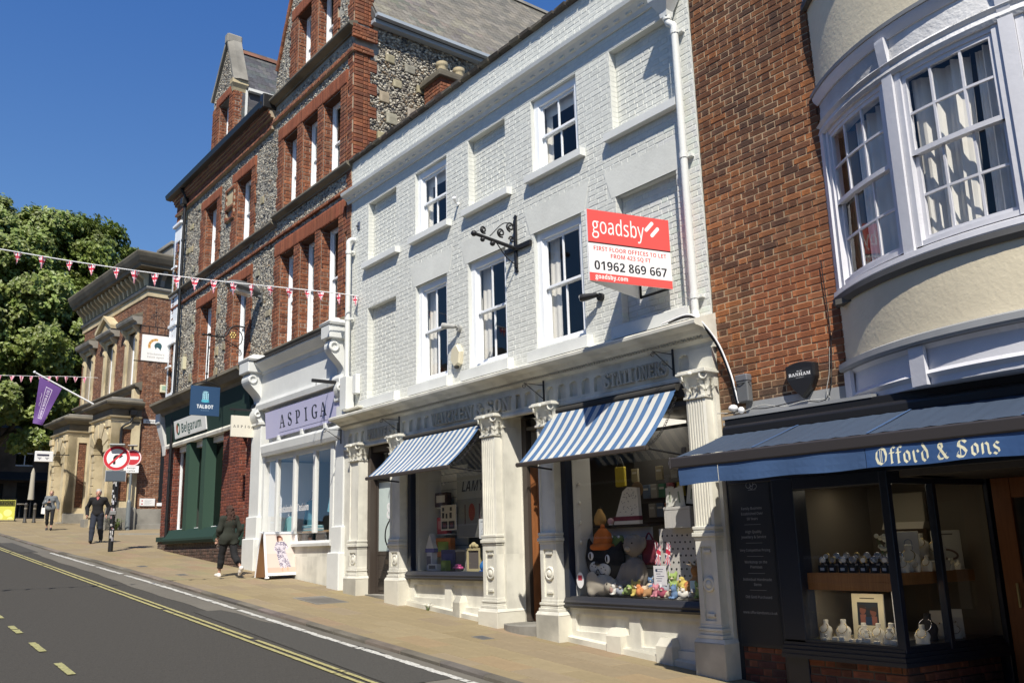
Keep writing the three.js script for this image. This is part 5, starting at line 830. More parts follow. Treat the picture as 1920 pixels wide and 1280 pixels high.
// ------------------------------------------------------------------ jeweller's shopfront below, navy
const JS = thing('shopfront', 'dark navy jeweller shopfront with a lit corner display window', 'shopfront');
{
  reseed(606); const N = MT.navy, g0 = gy(-7) - .2;
  add(JS, 'fascia', bx(-7.0, -1.2, 2.78, 3.42, -.3, .04, .01), N);
  add(JS, 'fascia_cap', [bx(-6.62, -1.2, 3.30, 3.5, -.2, .47, .01)], MT.black);
  add(JS, 'lead_ledge', [loft([-6.64, -4.75].map(x => [[x, 3.495, -.1], [x, 3.495, .48], [x, 3.53, .48], [x, 3.56, .02], [x, 3.74, .012], [x, 3.74, -.02]])), bx(-7.0, -6.64, 3.5, 3.53, -.1, .02)], MT.lead);
  const pn = add(JS, 'sign_panel', [bx(-6.98, -6.40, .92, 2.86, -.3, .02, .008), bx(-7.04, -6.98, .2, 3.4, -.3, .0)], mt([.014, .018, .026], { rough: .35 }), 'navy panel with rows of pale lettering');
  add(pn, 'lettering', quad([-6.96, .96, .0225], [-6.42, .96, .0225], [-6.42, 2.84, .0225], [-6.96, 2.84, .0225]), tex((g, w, h) => {
    g.fillStyle = '#1a1f28'; g.fillRect(0, 0, w, h); g.fillStyle = '#9a9c9c'; g.strokeStyle = '#8f9190'; g.textAlign = 'center'; g.lineWidth = 3;
    const T_ = (s, y, f = 34) => { g.font = f + 'px sans-serif'; g.fillText(s, w / 2 + 6, y); };
    const y0 = 96; g.lineWidth = 5; for (const [x, y, r, a, b] of [[210, 70, 26, 0, 5], [250, 60, 18, 2, 7], [285, 82, 22, 3, 8], [245, 92, 14, 0, 6]]) { g.beginPath(); g.arc(x, y, r, a, b); g.stroke(); } g.fillRect(205, 112, 90, 4); g.lineWidth = 3;
    T_('Family Business', 300); T_('Established Over', 350); T_('50 Years', 398); T_('High Quality', 520); T_('Jewellery & Service', 568); T_('Very Competitive Pricing', 690, 32); T_('Workshop on the', 800); T_('Premises', 846); T_('Individual Handmade', 960); T_('Items', 1006); T_('Old Gold Purchased', 1120); T_('www.offordandsons.co.uk', 1260, 33);
    for (const y of [440, 612, 736, 892, 1046]) { g.beginPath(); g.moveTo(w / 2 - 90, y); g.lineTo(w / 2 + 100, y); g.stroke(); }
  }, 440, 1530));
  // posts and window frame: front light, corner post, two lights running back to the door
  const P = (x, z) => [x, z]; const cA = [-4.97, .03], cM = [-4.86, -.68], cE = [-4.72, -1.55];
  const postAt = (x, z, r, y0, y1) => bx(x - r, x + r, y0, y1, z - r, z + r, .012);
  const w = add(JS, 'shop_window', [bx(-6.36, -6.08, .3, 2.8, -.2, .05, .012), bx(-6.4, -6.36, .3, 2.86, -.2, .02, .008), bx(-6.08, -5.0, 2.66, 2.8, -.15, .05, .01), postAt(-4.98, .01, .045, .9, 2.8)], N);
  add(w, 'frame', [postAt(cM[0], cM[1], .04, .9, 2.8), postAt(cE[0], cE[1] - .05, .07, .3, 2.8), loft([[cA[0], cA[1]], [cE[0], cE[1]]].map(([x, z]) => [[x - .04, 2.66, z], [x + .04, 2.66, z], [x + .04, 2.8, z], [x - .04, 2.8, z]]))], N);
  const silPr = (o) => [[-6.36, -.1], [-6.36, .03 + o], [cA[0] + o * .6, .03 + o], [cE[0] + o, cE[1]], [cE[0] - .3, cE[1]], [-5.3, -.1]];
  add(w, 'sill', [.86, .90, .945, .985, 1.02].map((y, i) => prism(silPr([.10, .085, .06, .035, .02][i]), (a, b, t) => [a, t, b], y, y + [.042, .047, .042, .037, .03][i])), mt([.018, .022, .032], { rough: .4 }));
  add(w, 'pane', quad([-6.08, 1.04, .0], [-5.02, 1.04, .0], [-5.02, 2.67, .0], [-6.08, 2.67, .0]), MT.glass);
  add(w, 'pane', quad([cA[0], 1.04, -.03], [cM[0], 1.04, cM[1]], [cM[0], 2.67, cM[1]], [cA[0], 2.67, -.03]), MT.glass); add(w, 'pane', quad([cM[0], 1.04, cM[1]], [cE[0], 1.04, cE[1]], [cE[0], 2.67, cE[1]], [cM[0], 2.67, cM[1]]), MT.glass);
  const tone = toneV([[.24, .085, .05], [.20, .07, .045], [.28, .105, .06], [.13, .06, .045]].map(c => lin(...c)), .85, 1.15);
  const L = layBricks({ x0: -6.98, x1: -6.4, y0: .28, y1: .92, course: .083, long: .25, short: .125, tone, z: .0, tilt: .01 }); L.push(...layBricks({ x0: -6.33, x1: -4.97, y0: .2, y1: .86, course: .083, long: .25, short: .125, tone, z: .03, tilt: .01 }));
  L.push(...layBricks({ x0: 0, x1: 1.5, y0: .2, y1: .86, course: .083, long: .25, short: .125, tone, frame: new THREE.Matrix4().makeRotationY(Math.PI / 2 - .16).setPosition(-4.96, 0, .02), z: 0, tilt: .01 }));
  pieces(JS, 'brick', L, BRICKS, MT.brickOld, 220); add(JS, 'base_wall', [bx(-7.0, -6.4, .1, .9, -.3, -.01), prism([[-6.36, -.2], [-6.33, .02], [-4.99, .02], [-4.75, -1.5], [-5.0, -1.5], [-5.2, -.2]], (a, b, t) => [a, t, b], .1, .86)], mt([.10, .085, .07], { rough: .95, map: 'blotch' }));
  add(JS, 'display_floor', prism([[-6.1, -.02], [-5.0, -.02], [-4.78, -1.5], [-6.1, -1.5]], (a, b, t) => [a, t, b], 1.0, 1.035), mt([.62, .58, .50], { rough: .9 }));
  add(JS, 'shelf', prism([[-6.08, -.08], [-5.04, -.08], [-4.86, -1.4], [-6.08, -1.4]], (a, b, t) => [a, t, b], 1.63, 1.75), mt([.36, .17, .06], { map: 'wood', rough: .4 }));
  add(JS, 'display_back', [bx(-6.2, -4.7, .9, 2.8, -1.62, -1.52), bx(-6.2, -6.1, .9, 2.8, -1.52, -.1), bx(-6.2, -4.6, 2.72, 2.8, -1.6, -.15)], mt([.13, .11, .08], { rough: .8 }));
  add(JS, 'display_panel', [bx(-5.85, -5.35, 1.75, 2.62, -1.5, -1.42, .01)], mt([.30, .27, .20], { rough: .8 })); add(JS, 'display_ledge', loft([[2.2, -1.41, -1.25], [2.28, -1.41, -1.3]].map(([y, a, b]) => [[-5.8, y, a], [-5.3, y, a], [-5.3, y, b], [-5.8, y, b]])), mt([.42, .38, .30], { rough: .7 }));
  add(JS, 'upright', [bx(-5.32, -5.27, 1.04, 1.63, -.5, -.45, .006), bx(-4.99, -4.95, 1.04, 1.63, -.9, -.86)], MT.white);
  // door in the recess, warm wood with a glass light
  const d = add(JS, 'door', [bx(-4.62, -4.42, .45, 2.72, -1.62, -1.54, .01), bx(-3.72, -3.5, .45, 2.72, -1.62, -1.54, .01), bx(-4.42, -3.72, .45, 1.2, -1.62, -1.55, .01), bx(-4.42, -3.72, 2.5, 2.72, -1.62, -1.54, .01)], MT.woodWarm);
  add(d, 'pane', quad([-4.42, 1.2, -1.58], [-3.72, 1.2, -1.58], [-3.72, 2.5, -1.58], [-4.42, 2.5, -1.58]), MT.glass); add(d, 'notice', bx(-4.36, -4.2, 1.3, 1.75, -1.56, -1.55), MT.white); add(d, 'handle', rod([-4.47, 1.35, -1.5], [-4.47, 1.6, -1.5], .015), mt([.6, .5, .25], { rough: .3, metal: .8 }));
  for (const q of [bx(-4.8, -3.2, 2.72, 2.8, -1.7, .02), bx(-4.74, -3.3, gy(-4) - .1, gy(-4) + .06, -1.7, .05), bx(-3.5, -3.3, .3, 2.8, -1.7, .02), bx(-3.3, -1.2, .2, 2.8, -.2, .02), bx(-4.75, -3.2, .3, 2.8, -3.2, -3.1)]) add(JS, 'lobby', q, MT.lobby ??= mt([.05, .045, .045], { rough: .6 }));
  const lampM = new THREE.MeshStandardMaterial({ color: 0xffffff, emissive: new THREE.Color(1, .9, .7), emissiveIntensity: .9 });
  add(JS, 'display_lamp', bx(-5.9, -5.1, 2.695, 2.715, -.75, -.6), lampM); add(JS, 'display_lamp', bx(-5.9, -5.1, 1.612, 1.626, -.16, -.11), lampM); add(JS, 'shelf_lip', bx(-6.08, -5.04, 1.57, 1.66, -.10, -.078, .004), MT.woodShelf ??= mt([.36, .17, .06], { map: 'wood', rough: .4 }));
  finish(JS, [-6, gy(-6), 0]);
  for (const [y, z, e, h] of [[2.685, -.67, 3.2, .15], [1.605, -.135, 14, .05]]) { const l = new THREE.RectAreaLight(new THREE.Color(1, .9, .7), e, .8, h); l.position.set(-5.5, y, z); l.rotation.x = -Math.PI / 2; scene.add(l); }
}
// ------------------------------------------------------------------ navy awning with its lettered valance
{
  const t = thing('awning', 'plain navy blue awning lettered Offord & Sons over the jeweller window', 'awning', [-5, 3.3, .5]); const O = V(-5, 3.3, .5), o = g => { g.translate(-O.x, -O.y, -O.z); return g; };
  const x0 = -6.6, x1 = -1.6, blue = mt([.04, .063, .105], { rough: .85, map: 'soft' }), blue2 = mt([.052, .11, .24], { rough: .85, map: 'soft' });
  const sheetAt = (xa, xb) => { const P = []; const at = (u, v) => [lerp(xa, xb, u), lerp(3.32, 3.03, v) - .012 * Math.sin(Math.PI * v) + .004 * Math.sin(u * 40 + v * 3), lerp(.5, 1.37, v)]; for (let i = 0; i < 16; i++) for (let j = 0; j < 6; j++) { const a = at(i / 16, j / 6), b = at(i / 16, (j + 1) / 6), c = at((i + 1) / 16, (j + 1) / 6), d = at((i + 1) / 16, j / 6); P.push(...a, ...b, ...c, ...a, ...c, ...d); } const g = new THREE.BufferGeometry(); g.setAttribute('position', new THREE.Float32BufferAttribute(P, 3)); g.computeVertexNormals(); return o(clean(g)); };
  for (const [a, b] of [[x0, -5.59], [-5.58, -4.33], [-4.32, -3.0], [-2.99, x1]]) add(t, 'canopy', sheetAt(a, b), blue);
  for (const x of [-5.585, -4.325, -2.995]) add(t, 'seam', o(loft([[.5, 3.325], [1.37, 3.036]].map(([z, y]) => [[x - .012, y, z], [x + .012, y, z], [x + .012, y + .004, z], [x - .012, y + .004, z]]))), blue2);
  add(t, 'front_bar', [o(bx(x0 - .03, x1, 2.90, 3.02, 1.33, 1.44, .02)), o(bx(x0 - .045, x0 - .02, 2.895, 3.025, 1.32, 1.45, .02))], mt([.045, .04, .04], { rough: .4 }));
  add(t, 'end_cap', o(mv(clean(new THREE.CylinderGeometry(.05, .05, .02, 14)), x0 - .05, 2.96, 1.385, 0, 0, Math.PI / 2)), mt([.2, .19, .2], { rough: .5 }));
  add(t, 'cassette', o(bx(x0 - .02, x1, 3.27, 3.42, .3, .55, .05)), MT.black);
  for (const x of [-6.6, -4.2, -2]) add(t, 'arm', [o(rod([x, 3.26, .5], [x + .25, 2.96, 1.34], .022))], MT.iron);
  const val = (xa, xb, mat, nx) => { const P = [], U = []; const at = (u, v) => { const x = lerp(xa, xb, u); return [x - O.x, lerp(2.92, 2.72 + .006 * Math.sin(x * 7), v) - O.y, 1.42 + .012 * Math.sin(x * 9 + v) * v- O.z]; }; for (let i = 0; i < nx; i++) for (let j = 0; j < 3; j++) for (const [a, b] of [[0, 0], [0, 1], [1, 1], [0, 0], [1, 1], [1, 0]]) { const u = (i + a) / nx, v = (j + b) / 3; P.push(...at(u, v)); U.push(u, 1 - v); } const g = new THREE.BufferGeometry(); g.setAttribute('position', new THREE.Float32BufferAttribute(P, 3)); g.setAttribute('uv', new THREE.Float32BufferAttribute(U, 2)); g.computeVertexNormals(); g.userData.keep = true; add(t, 'valance', g, mat); };
  val(x0 + .06, -6.0, blue2, 10); val(-5.995, -4.34, blue2, 20); val(-2.9, x1, blue2, 12);
  // black-letter lettering drawn with a broad nib
  val(-4.335, -2.905, tex((g, w, h) => {
    g.fillStyle = '#3c5a88'; g.fillRect(0, 0, w, h); g.fillStyle = '#ece6c4';
    const nib = (pts, wd, s = 1) => { const na = rad(-38), dx = Math.cos(na) * wd / 2, dy = Math.sin(na) * wd / 2; for (let i = 0; i + 1 < pts.length; i++) { const [a, b] = [pts[i], pts[i + 1]]; g.beginPath(); g.moveTo(a[0] - dx, a[1] - dy); g.lineTo(a[0] + dx, a[1] + dy); g.lineTo(b[0] + dx, b[1] + dy); g.lineTo(b[0] - dx, b[1] - dy); g.closePath(); g.fill(); } };
    const at = (x, y, k, strokes) => { for (const [wd, ...p] of strokes) nib(p.map(([a, b]) => [x + a * k, y - b * k]), wd * k); };
    const S = { // unit: x-height 1
      O: [[.3, [.75, 1.45], [.25, 1.15], [.15, .6], [.35, .12], [.8, -.05], [1.2, .2], [1.32, .75], [1.15, 1.25], [.8, 1.45], [.55, 1.3]], [.12, [.62, 1.3], [.6, .1]], [.1, [.8, 1.25], [.8, .15]]],
      f: [[.26, [.3, 0], [.3, 1.3], [.5, 1.5], [.72, 1.36]], [.2, [.05, .92], [.62, .95]], [.2, [.2, .02], [.46, .06]]],
      o: [[.27, [.2, .82], [.2, .22], [.45, .02], [.72, .2], [.72, .78], [.46, 1], [.2, .82]]],
      r: [[.27, [.2, .98], [.24, .1], [.4, .0]], [.24, [.3, .78], [.6, 1], [.76, .82]]],
      d: [[.27, [.2, .8], [.2, .22], [.45, .02], [.74, .24], [.74, .8], [.3, 1.5]], [.2, [.2, .8], [.5, .95]]],
      '&': [[.27, [1.1, .5], [.75, .05], [.35, .05], [.2, .35], [.75, .95], [.7, 1.3], [.42, 1.35], [.35, 1.1], [1.05, .1], [1.25, .05]]],
      S: [[.3, [1.12, 1.2], [.8, 1.45], [.38, 1.32], [.3, 1.0], [.85, .72], [1.1, .4], [.85, .02], [.4, .0], [.12, .18]], [.12, [.5, 1.4], [.5, .05]], [.18, [.1, .2], [.3, .5]]],
      n: [[.27, [.2, .98], [.2, .08]], [.25, [.25, .82], [.55, 1], [.74, .82], [.74, .15], [.9, .02]]],
      s: [[.24, [.7, .86], [.45, 1], [.24, .82], [.3, .62], [.62, .42], [.66, .18], [.42, 0], [.15, .14]]],
    };
    g.save(); g.scale(.92, 1); const adv = { O: 1.55, f: .72, o: .95, r: .85, d: 1.0, '&': 1.45, S: 1.42, n: 1.0, s: .85, ' ': .55 }, k = 64; let x = 70; const base = h * .88; for (const ch of 'Offord & Sons') { if (S[ch]) at(x, base, k, S[ch]); x += adv[ch] * k * 1.04; } g.restore();
  }, 1024, 132), 20);
}
// ------------------------------------------------------------------ alarm, cable box and cables on the brick wall
{
  const a = thing('alarm_box', 'black shield shaped alarm box on the red brick wall', 'alarm box', [-5.79, 3.9, .02]);
  const sh = s => { const p = []; for (let i = 0; i <= 10; i++) { const u = i / 10; p.push([lerp(-.19, .19, u) * s, (.15 + .035 * Math.sin(u * Math.PI)) * s]); } p.push([.185 * s, .0], [.11 * s, -.13 * s], [.0, -.235 * s], [-.11 * s, -.13 * s], [-.185 * s, 0]); return p; };
  add(a, 'case', loft([[0, 1], [.07, 1], [.1, .93]].map(([z, s]) => sh(s).map(([x, y]) => [x, y, z]))), mt([.018, .018, .02], { rough: .35 }));
  add(a, 'lettering', quad([-.155, -.02, .1015], [.155, -.02, .1015], [.155, .1, .1015], [-.155, .1, .1015]), tex((g, w, h) => { g.fillStyle = '#28292b'; g.fillRect(0, 0, w, h); g.fillStyle = '#f2f2f2'; g.textAlign = 'center'; g.font = 'bold 66px serif'; g.fillText('BANHAM', w / 2, 104, 300); g.fillRect(w / 2 - 34, 30, 26, 8); g.fillRect(w / 2 + 8, 30, 26, 8); g.font = '17px sans-serif'; g.fillText('S E C U R I T Y', w / 2, 136); }, 320, 156));
  const b = thing('cable_box', 'grey weatherproof cable box low on the red brick wall', 'cable box', [-6.6, 3.9, .02]);
  add(b, 'case', bx(-.085, .085, -.17, .1, 0, .1, .02), mt([.12, .125, .13], { rough: .6 })); add(b, 'cover', bx(-.09, .09, .08, .17, 0, .11, .02), mt([.14, .145, .16], { rough: .6 })); add(b, 'strap', tube([[-.09, .06, .1], [0, .055, .115], [.12, .07, .06]], .006, 8, 5), MT.black);
  const c = thing('cables', 'bundle of black and white cables hanging from the cornice to the lead ledge', 'cables', [-7.08, 4.85, .25]);
  add(c, 'cable', tube([[-.4, .02, .1], [-.1, .03, .1], [0, 0, .05], [.14, -.3, -.12], [.27, -.72, -.2], [.36, -1.12, -.18]], .018, 30, 6), MT.black); add(c, 'cable', tube([[-.5, .015, .12], [-.06, .05, .1], [.03, 0, .06], [.18, -.3, -.1], [.3, -.72, -.17], [.41, -1.12, -.14]], .012, 30, 6), MT.white); add(c, 'cable', tube([[0, .0, .05], [.12, -.3, -.14], [.24, -.72, -.22], [.33, -1.1, -.2]], .014, 30, 6), MT.iron);
  const e = thing('cables', 'thin pale cables trailing along the lead ledge under the alarm', 'cables', [-6.3, 3.6, .15]);
  add(e, 'cable', tube([[-.62, .03, .06], [-.3, .0, .05], [0, .05, .02], [.3, -.01, .04], [.6, .01, .06], [.85, .0, .05]], .006, 40, 5), mt([.4, .4, .38])); add(e, 'cable', tube([[-.5, .0, .08], [-.2, .03, .02], [.1, .0, .06], [.5, .03, .0], [.8, .01, -.05], [.88, .5, -.12], [.88, 1.6, -.11]], .006, 40, 5), MT.iron); add(e, 'cable', tube([[.86, .01, -.04], [.80, .1, -.08], [.82, .3, -.13], [.86, .6, -.13]], .004, 20, 5), mt([.35, .35, .33]));
  add(e, 'junction', [ball(-.38, .06, .06, .06, .045, .05), ball(-.25, .02, .08, .04)], MT.white);
}
// ------------------------------------------------------------------ brick and stone building across the side street
const BK = thing('bank_building', 'brown brick building with heavy bracketed cornice and arched stone porches', 'building', [-40.68, 3.19, -2.25], rad(4));
{
  reseed(707); const tone = toneV([[.33, .15, .08], [.28, .125, .07], [.37, .17, .09], [.24, .11, .065]].map(c => lin(...c)), .85, 1.15);
  const W = 9.0, wins = [-1.62, -4.6, -7.75], st = MT.stone;
  add(BK, 'wall', [wall(rect(-W, -.012, -.4, 11.2), wins.map(x => rect(x - .5, x + .5, 6.5, 8.95)), -.35, -.01), bx(-.35, -.01, -.5, 11.2, -10, -.35), bx(-W, -W + .3, -.5, 11.2, -10, -.35), bx(-W, 0, -.5, 11.2, -10.3, -10)], MT.mortar);
  const L = layBricks({ x0: -W, x1: 0, y0: 5.4, y1: 10.38, holes: wins.map(x => [x - .8, x + .8, 6.3, 9.6]), course: .09, long: .25, short: .125, tone, z: .0, tilt: .006 });
  L.push(...layBricks({ x0: 0, x1: 3.2, y0: .86, y1: 10.38, course: .09, long: .25, short: .125, tone, frame: faceRight(0), z: 0, tilt: .006 }));
  for (const X of [.16, -5.84]) L.push(...layBricks({ x0: -.74, x1: -.40, y0: 1.2, y1: 4.2, course: .09, long: .25, short: .125, tone, frame: faceRight(X - .05), z: 0 }));
  pieces(BK, 'brick', L, BRICKS, MT.brickInst, 0, 'brickwork');
  add(BK, 'stone_base', [bx(-W, .03, -.5, .84, -.3, .05, .01), bx(-.1, .05, -.5, .84, -9, 0, .01), bx(.02, .1, -.5, .2, -9, .1, .01)], MT.stoneGrey);
  // frieze, brackets, deep cornice, attic block
  const roundM = (pr, m, nm) => add(BK, nm, [mould(-W, .0, pr), loft([[0, 0]].flatMap(() => [0, -10].map(z => pr.map(([o, y]) => [o, y, z])))), ...[]], m);
  const corner = (pr, m, nm) => add(BK, nm, loft([[-W - .3, 0], [0, 1], [2, 2]].map(([x, k]) => pr.map(([o, y]) => k === 0 ? [x, y, o] : k === 1 ? [o, y, o] : [o, y, -10])), true), m);
  corner([[-.2, 10.36], [.04, 10.36], [.05, 10.64], [-.2, 10.64]], st, 'frieze');
  corner([[-.2, 10.64], [.12, 10.64], [.16, 10.72], [.14, 10.80], [-.2, 10.8]], MT.stoneGrey, 'architrave');
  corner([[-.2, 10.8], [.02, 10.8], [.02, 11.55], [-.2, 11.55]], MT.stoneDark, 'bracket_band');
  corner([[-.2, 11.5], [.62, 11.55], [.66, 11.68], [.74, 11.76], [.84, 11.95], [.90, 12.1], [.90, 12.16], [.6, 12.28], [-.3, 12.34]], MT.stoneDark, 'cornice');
  const br = (x, z, s) => loft([[0, .03, 11.5], [.3, .0, 11.5], [.5, 0, 11.5]].map(([d]) => 0) && [-.09, .09].map(t => { const p = [[.0, 10.84], [.14, 10.84], [.18, 11.0], [.20, 11.12], [.42, 11.3], [.5, 11.42], [.5, 11.5], [0, 11.5]]; return p.map(([o, y]) => s ? [o, y, z + t] : [x + t, y, o]); }));
  for (let i = 0; i < 17; i++) add(BK, 'bracket', br(-.1 - i * .55, 0, 0), MT.stone); for (let i = 0; i < 4; i++) add(BK, 'bracket', br(0, -.55 - i * .75, 1), MT.stoneGrey);
  add(BK, 'attic_block', [bx(-1.5, .15, 12.2, 12.95, -6, -.9, .05), bx(-1.6, .25, 12.95, 13.12, -6, -.8, .03)], MT.stoneGrey); add(BK, 'roof', bx(-W, 0, 11.9, 12.1, -10, 0), MT.leadDark);
  // upper windows with stone surrounds, scroll consoles and hoods
  for (const [i, x] of wins.entries()) {
    const w = sash(BK, x - .5, x + .5, 6.5, 8.95, -.2, { cols: 1, box: .1, rail: .06 });
    add(w, 'surround', [bx(x - .82, x - .5, 6.3, 9.2, -.15, .07, .01), bx(x + .5, x + .82, 6.3, 9.2, -.15, .07, .01), bx(x - .82, x + .82, 8.95, 9.25, -.15, .075, .01)], st);
    const con = s => loft([-.09, .09].map(t => { const p = []; for (let k = 0; k <= 12; k++) { const u = k / 12; p.push([.08 + .06 * Math.sin(u * 9) * (1 - u * .4) + .2 * u * u, lerp(8.45, 9.15, u)]); } return [[0, 8.45], ...p, [0, 9.15]].map(([o, y]) => [x + s * .72 + t, y, o]); }));
    for (const s of [-1, 1]) add(w, 'console', con(s), st);
    add(w, 'hood', mould(x - 1.1, x + 1.1, [[0, 9.14], [.22, 9.14], [.26, 9.25], [.42, 9.32], [.46, 9.42], [.46, 9.48], [0, 9.62]]), MT.stoneGrey);
    if (i === 1) add(w, 'pediment', [loft([0, .3].map(z => [[x - .98, 9.5, z], [x + .98, 9.5, z], [x, 10.12, z]])), ...[-1, 1].map(s => loft([[1.14, 9.5], [0, 10.16]].map(([d, y]) => [[x + s * d, y, 0], [x + s * d, y, .46], [x + s * d, y + .16, .48], [x + s * d, y + .16, 0]])))], st);
    else add(w, 'hood_roof', mould(x - 1.1, x + 1.1, [[0, 9.5], [.47, 9.48], [.47, 9.52], [0, 9.74]]), MT.stoneDark);
  }
  add(BK, 'string_course', mould(-W, .0, [[0, 6.02], [.1, 6.04], [.14, 6.14], [.3, 6.2], [.34, 6.26], [.34, 6.32], [0, 6.42]]), MT.stoneDark);
  add(BK, 'ledge_end', [bx(-.5, -.2, 5.5, 6.1, 0, .28, .02)], st); add(BK, 'interior', room(-W + .4, -.4, 6.3, 9.2, -3, -.4), MT.room);
  add(BK, 'ground_wall', bx(-W, -.05, -.4, 5.6, -.2, .015), MT.mortarPale);
  // two arched porches with rusticated jambs, fan voussoirs and entablature
  for (const [xa, xb] of [[-2.45, .16], [-8.5, -5.84]]) {
    const xc = (xa + xb) / 2 + .12, R = .62, sp = 3.32, z1 = 1.24; const hole = [[xc - R, -.3]]; for (let k = 0; k <= 14; k++) { const a = Math.PI - Math.PI * k / 14; hole.push([xc + R * Math.cos(a), sp + R * Math.sin(a)]); } hole.push([xc + R, -.3]);
    const p = add(BK, 'porch', wall([[xa, -.5], [xa, 4.72], [xb, 4.72], [xb, -.5]], [hole.map(([x, y]) => [x, Math.max(y, -.45)])], z1 - .4, z1), st);
    const pil = []; for (const x of [xa + .2, xb - .22]) pil.push(bx(x - .17, x + .17, .0, 4.3, z1, z1 + .08, .01), bx(x - .21, x + .21, 4.3, 4.6, z1, z1 + .14, .03), bx(x - .21, x + .21, -.4, .5, z1, z1 + .13, .01));
    add(p, 'pilaster', pil, st);
    const blk = []; for (const s of [-1, 1]) for (let k = 0; k < 8; k++) blk.push(bx(Math.min(xc + s * R, xc + s * (R + .34)), Math.max(xc + s * R, xc + s * (R + .34)), .55 + k * .34, .55 + k * .34 + .315, z1 - .02, z1 + .05, .015)); blk.push(bx(xc - R - .4, xc - R + .02, 3.26, 3.4, z1 - .3, z1 + .1, .02), bx(xc + R - .02, xc + R + .4, 3.26, 3.4, z1 - .3, z1 + .1, .02)); add(p, 'rusticated_jamb', blk, st);
    for (let k = 0; k < 9; k++) { const a0 = Math.PI * (k + .06) / 9, a1 = Math.PI * (k + .94) / 9, ro = R + (k % 2 ? .62 : .5) * (k === 4 ? 1.15 : 1); add(p, 'voussoir', plate([[xc + R * Math.cos(a0), sp + R * Math.sin(a0)], [xc + ro * Math.cos(a0), sp + ro * Math.sin(a0)], [xc + (ro + .06) * Math.cos((a0 + a1) / 2), sp + (ro + .06) * Math.sin((a0 + a1) / 2)], [xc + ro * Math.cos(a1), sp + ro * Math.sin(a1)], [xc + R * Math.cos(a1), sp + R * Math.sin(a1)]], z1 - .3, z1 + .09 + (k % 2) * .02), st); }
    for (const X of [xb, xa]) { const s = X === xb ? 1 : -1, q = wall(rect(-z1 + .02, -.02, -.5, 4.72), [rect(-.76, -.38, 1.15, 4.25)], -.18, 0); q.applyMatrix4(new THREE.Matrix4().makeRotationY(Math.PI / 2 * s).setPosition(X, 0, s < 0 ? 1.24 - 1.24 : 0)); if (s > 0) add(p, 'side', q, st); else add(p, 'side', bx(X, X + .2, -.5, 4.72, 0, z1 - .02), st); }
    add(p, 'side_backing', bx(xb - .22, xb - .1, -.4, 4.6, .1, z1 - .1), MT.mortar);
    const ent = pr => loft([[xa, 0], [xa, 1], [xb, 1], [xb, 0]].map(([x, f], i) => pr.map(([o, y]) => [x + (i < 2 ? -o : o), y, f ? z1 + o : .0])), true);
    add(p, 'architrave', ent([[-.15, 4.6], [.02, 4.6], [.03, 4.7], [.10, 4.74], [.12, 4.80], [-.15, 4.80]]), st); add(p, 'frieze', ent([[-.15, 4.8], [.0, 4.8], [.0, 5.15], [-.15, 5.15]]), MT.stoneDark); add(p, 'cornice', ent([[-.15, 5.13], [.1, 5.13], [.2, 5.2], [.34, 5.26], [.38, 5.34], [.38, 5.4], [-.15, 5.56]]), MT.stoneDark); add(p, 'parapet', [bx(xa - .1, xb + .1, 5.36, 5.6, 0, z1 + .1, .04), bx(xa, xb, 4.5, 4.62, .0, z1)], MT.stoneGrey);
    add(p, 'plinth', [bx(xa - .05, xa + .5, -.5, .5, z1 - .3, z1 + .16, .02), bx(xb - .5, xb + .07, -.5, .5, z1 - .3, z1 + .16, .02), bx(xb - .2, xb + .07, -.5, .9, 0, z1, .02)], MT.stoneGrey);
    add(p, 'door', [bx(xc - R, xc + R, -.2, 3.9, .12, .2), ...[-1, 1].map(s => bx(xc + s * (R - .07) - .07, xc + s * (R - .07) + .07, -.2, 3.4, .2, .4, .01))], xa > -4 ? MT.brown : MT.white);
    add(p, 'soffit', bx(xc - R - .02, xc - R + .02, .0, 3.3, .1, .84), MT.white);
  }
  // things fixed to the flank
  add(BK, 'window', [bx(-.08, .03, 1.1, 4.2, -1.35, -1.18, .01), bx(-.05, .06, .98, 1.12, -1.4, -.95, .01)], MT.frameWhite); add(BK, 'dark_slot', bx(-.06, .02, 1.15, 4.2, -1.18, -1.0, .01), MT.black);
  add(BK, 'downpipe', [loft([[4.75, .06], [4.85, .12], [5.0, .13], [5.05, .13]].map(([y, o]) => [[.3 - o, y, .42 - o], [.3 + o, y, .42 - o], [.3 + o, y, .42 + o], [.3 - o, y, .42 + o]])), tube([[.3, 4.75, .42], [.28, 4.55, .5], [.26, 4.35, .8], [.24, 4.2, .84], [.24, 3.4, .84], [.24, 1.0, .84]], .05, 24, 8)], MT.black);
}
const onBank = (x, y, z) => V(x, y, z).applyMatrix4(BK.matrixWorld).toArray();
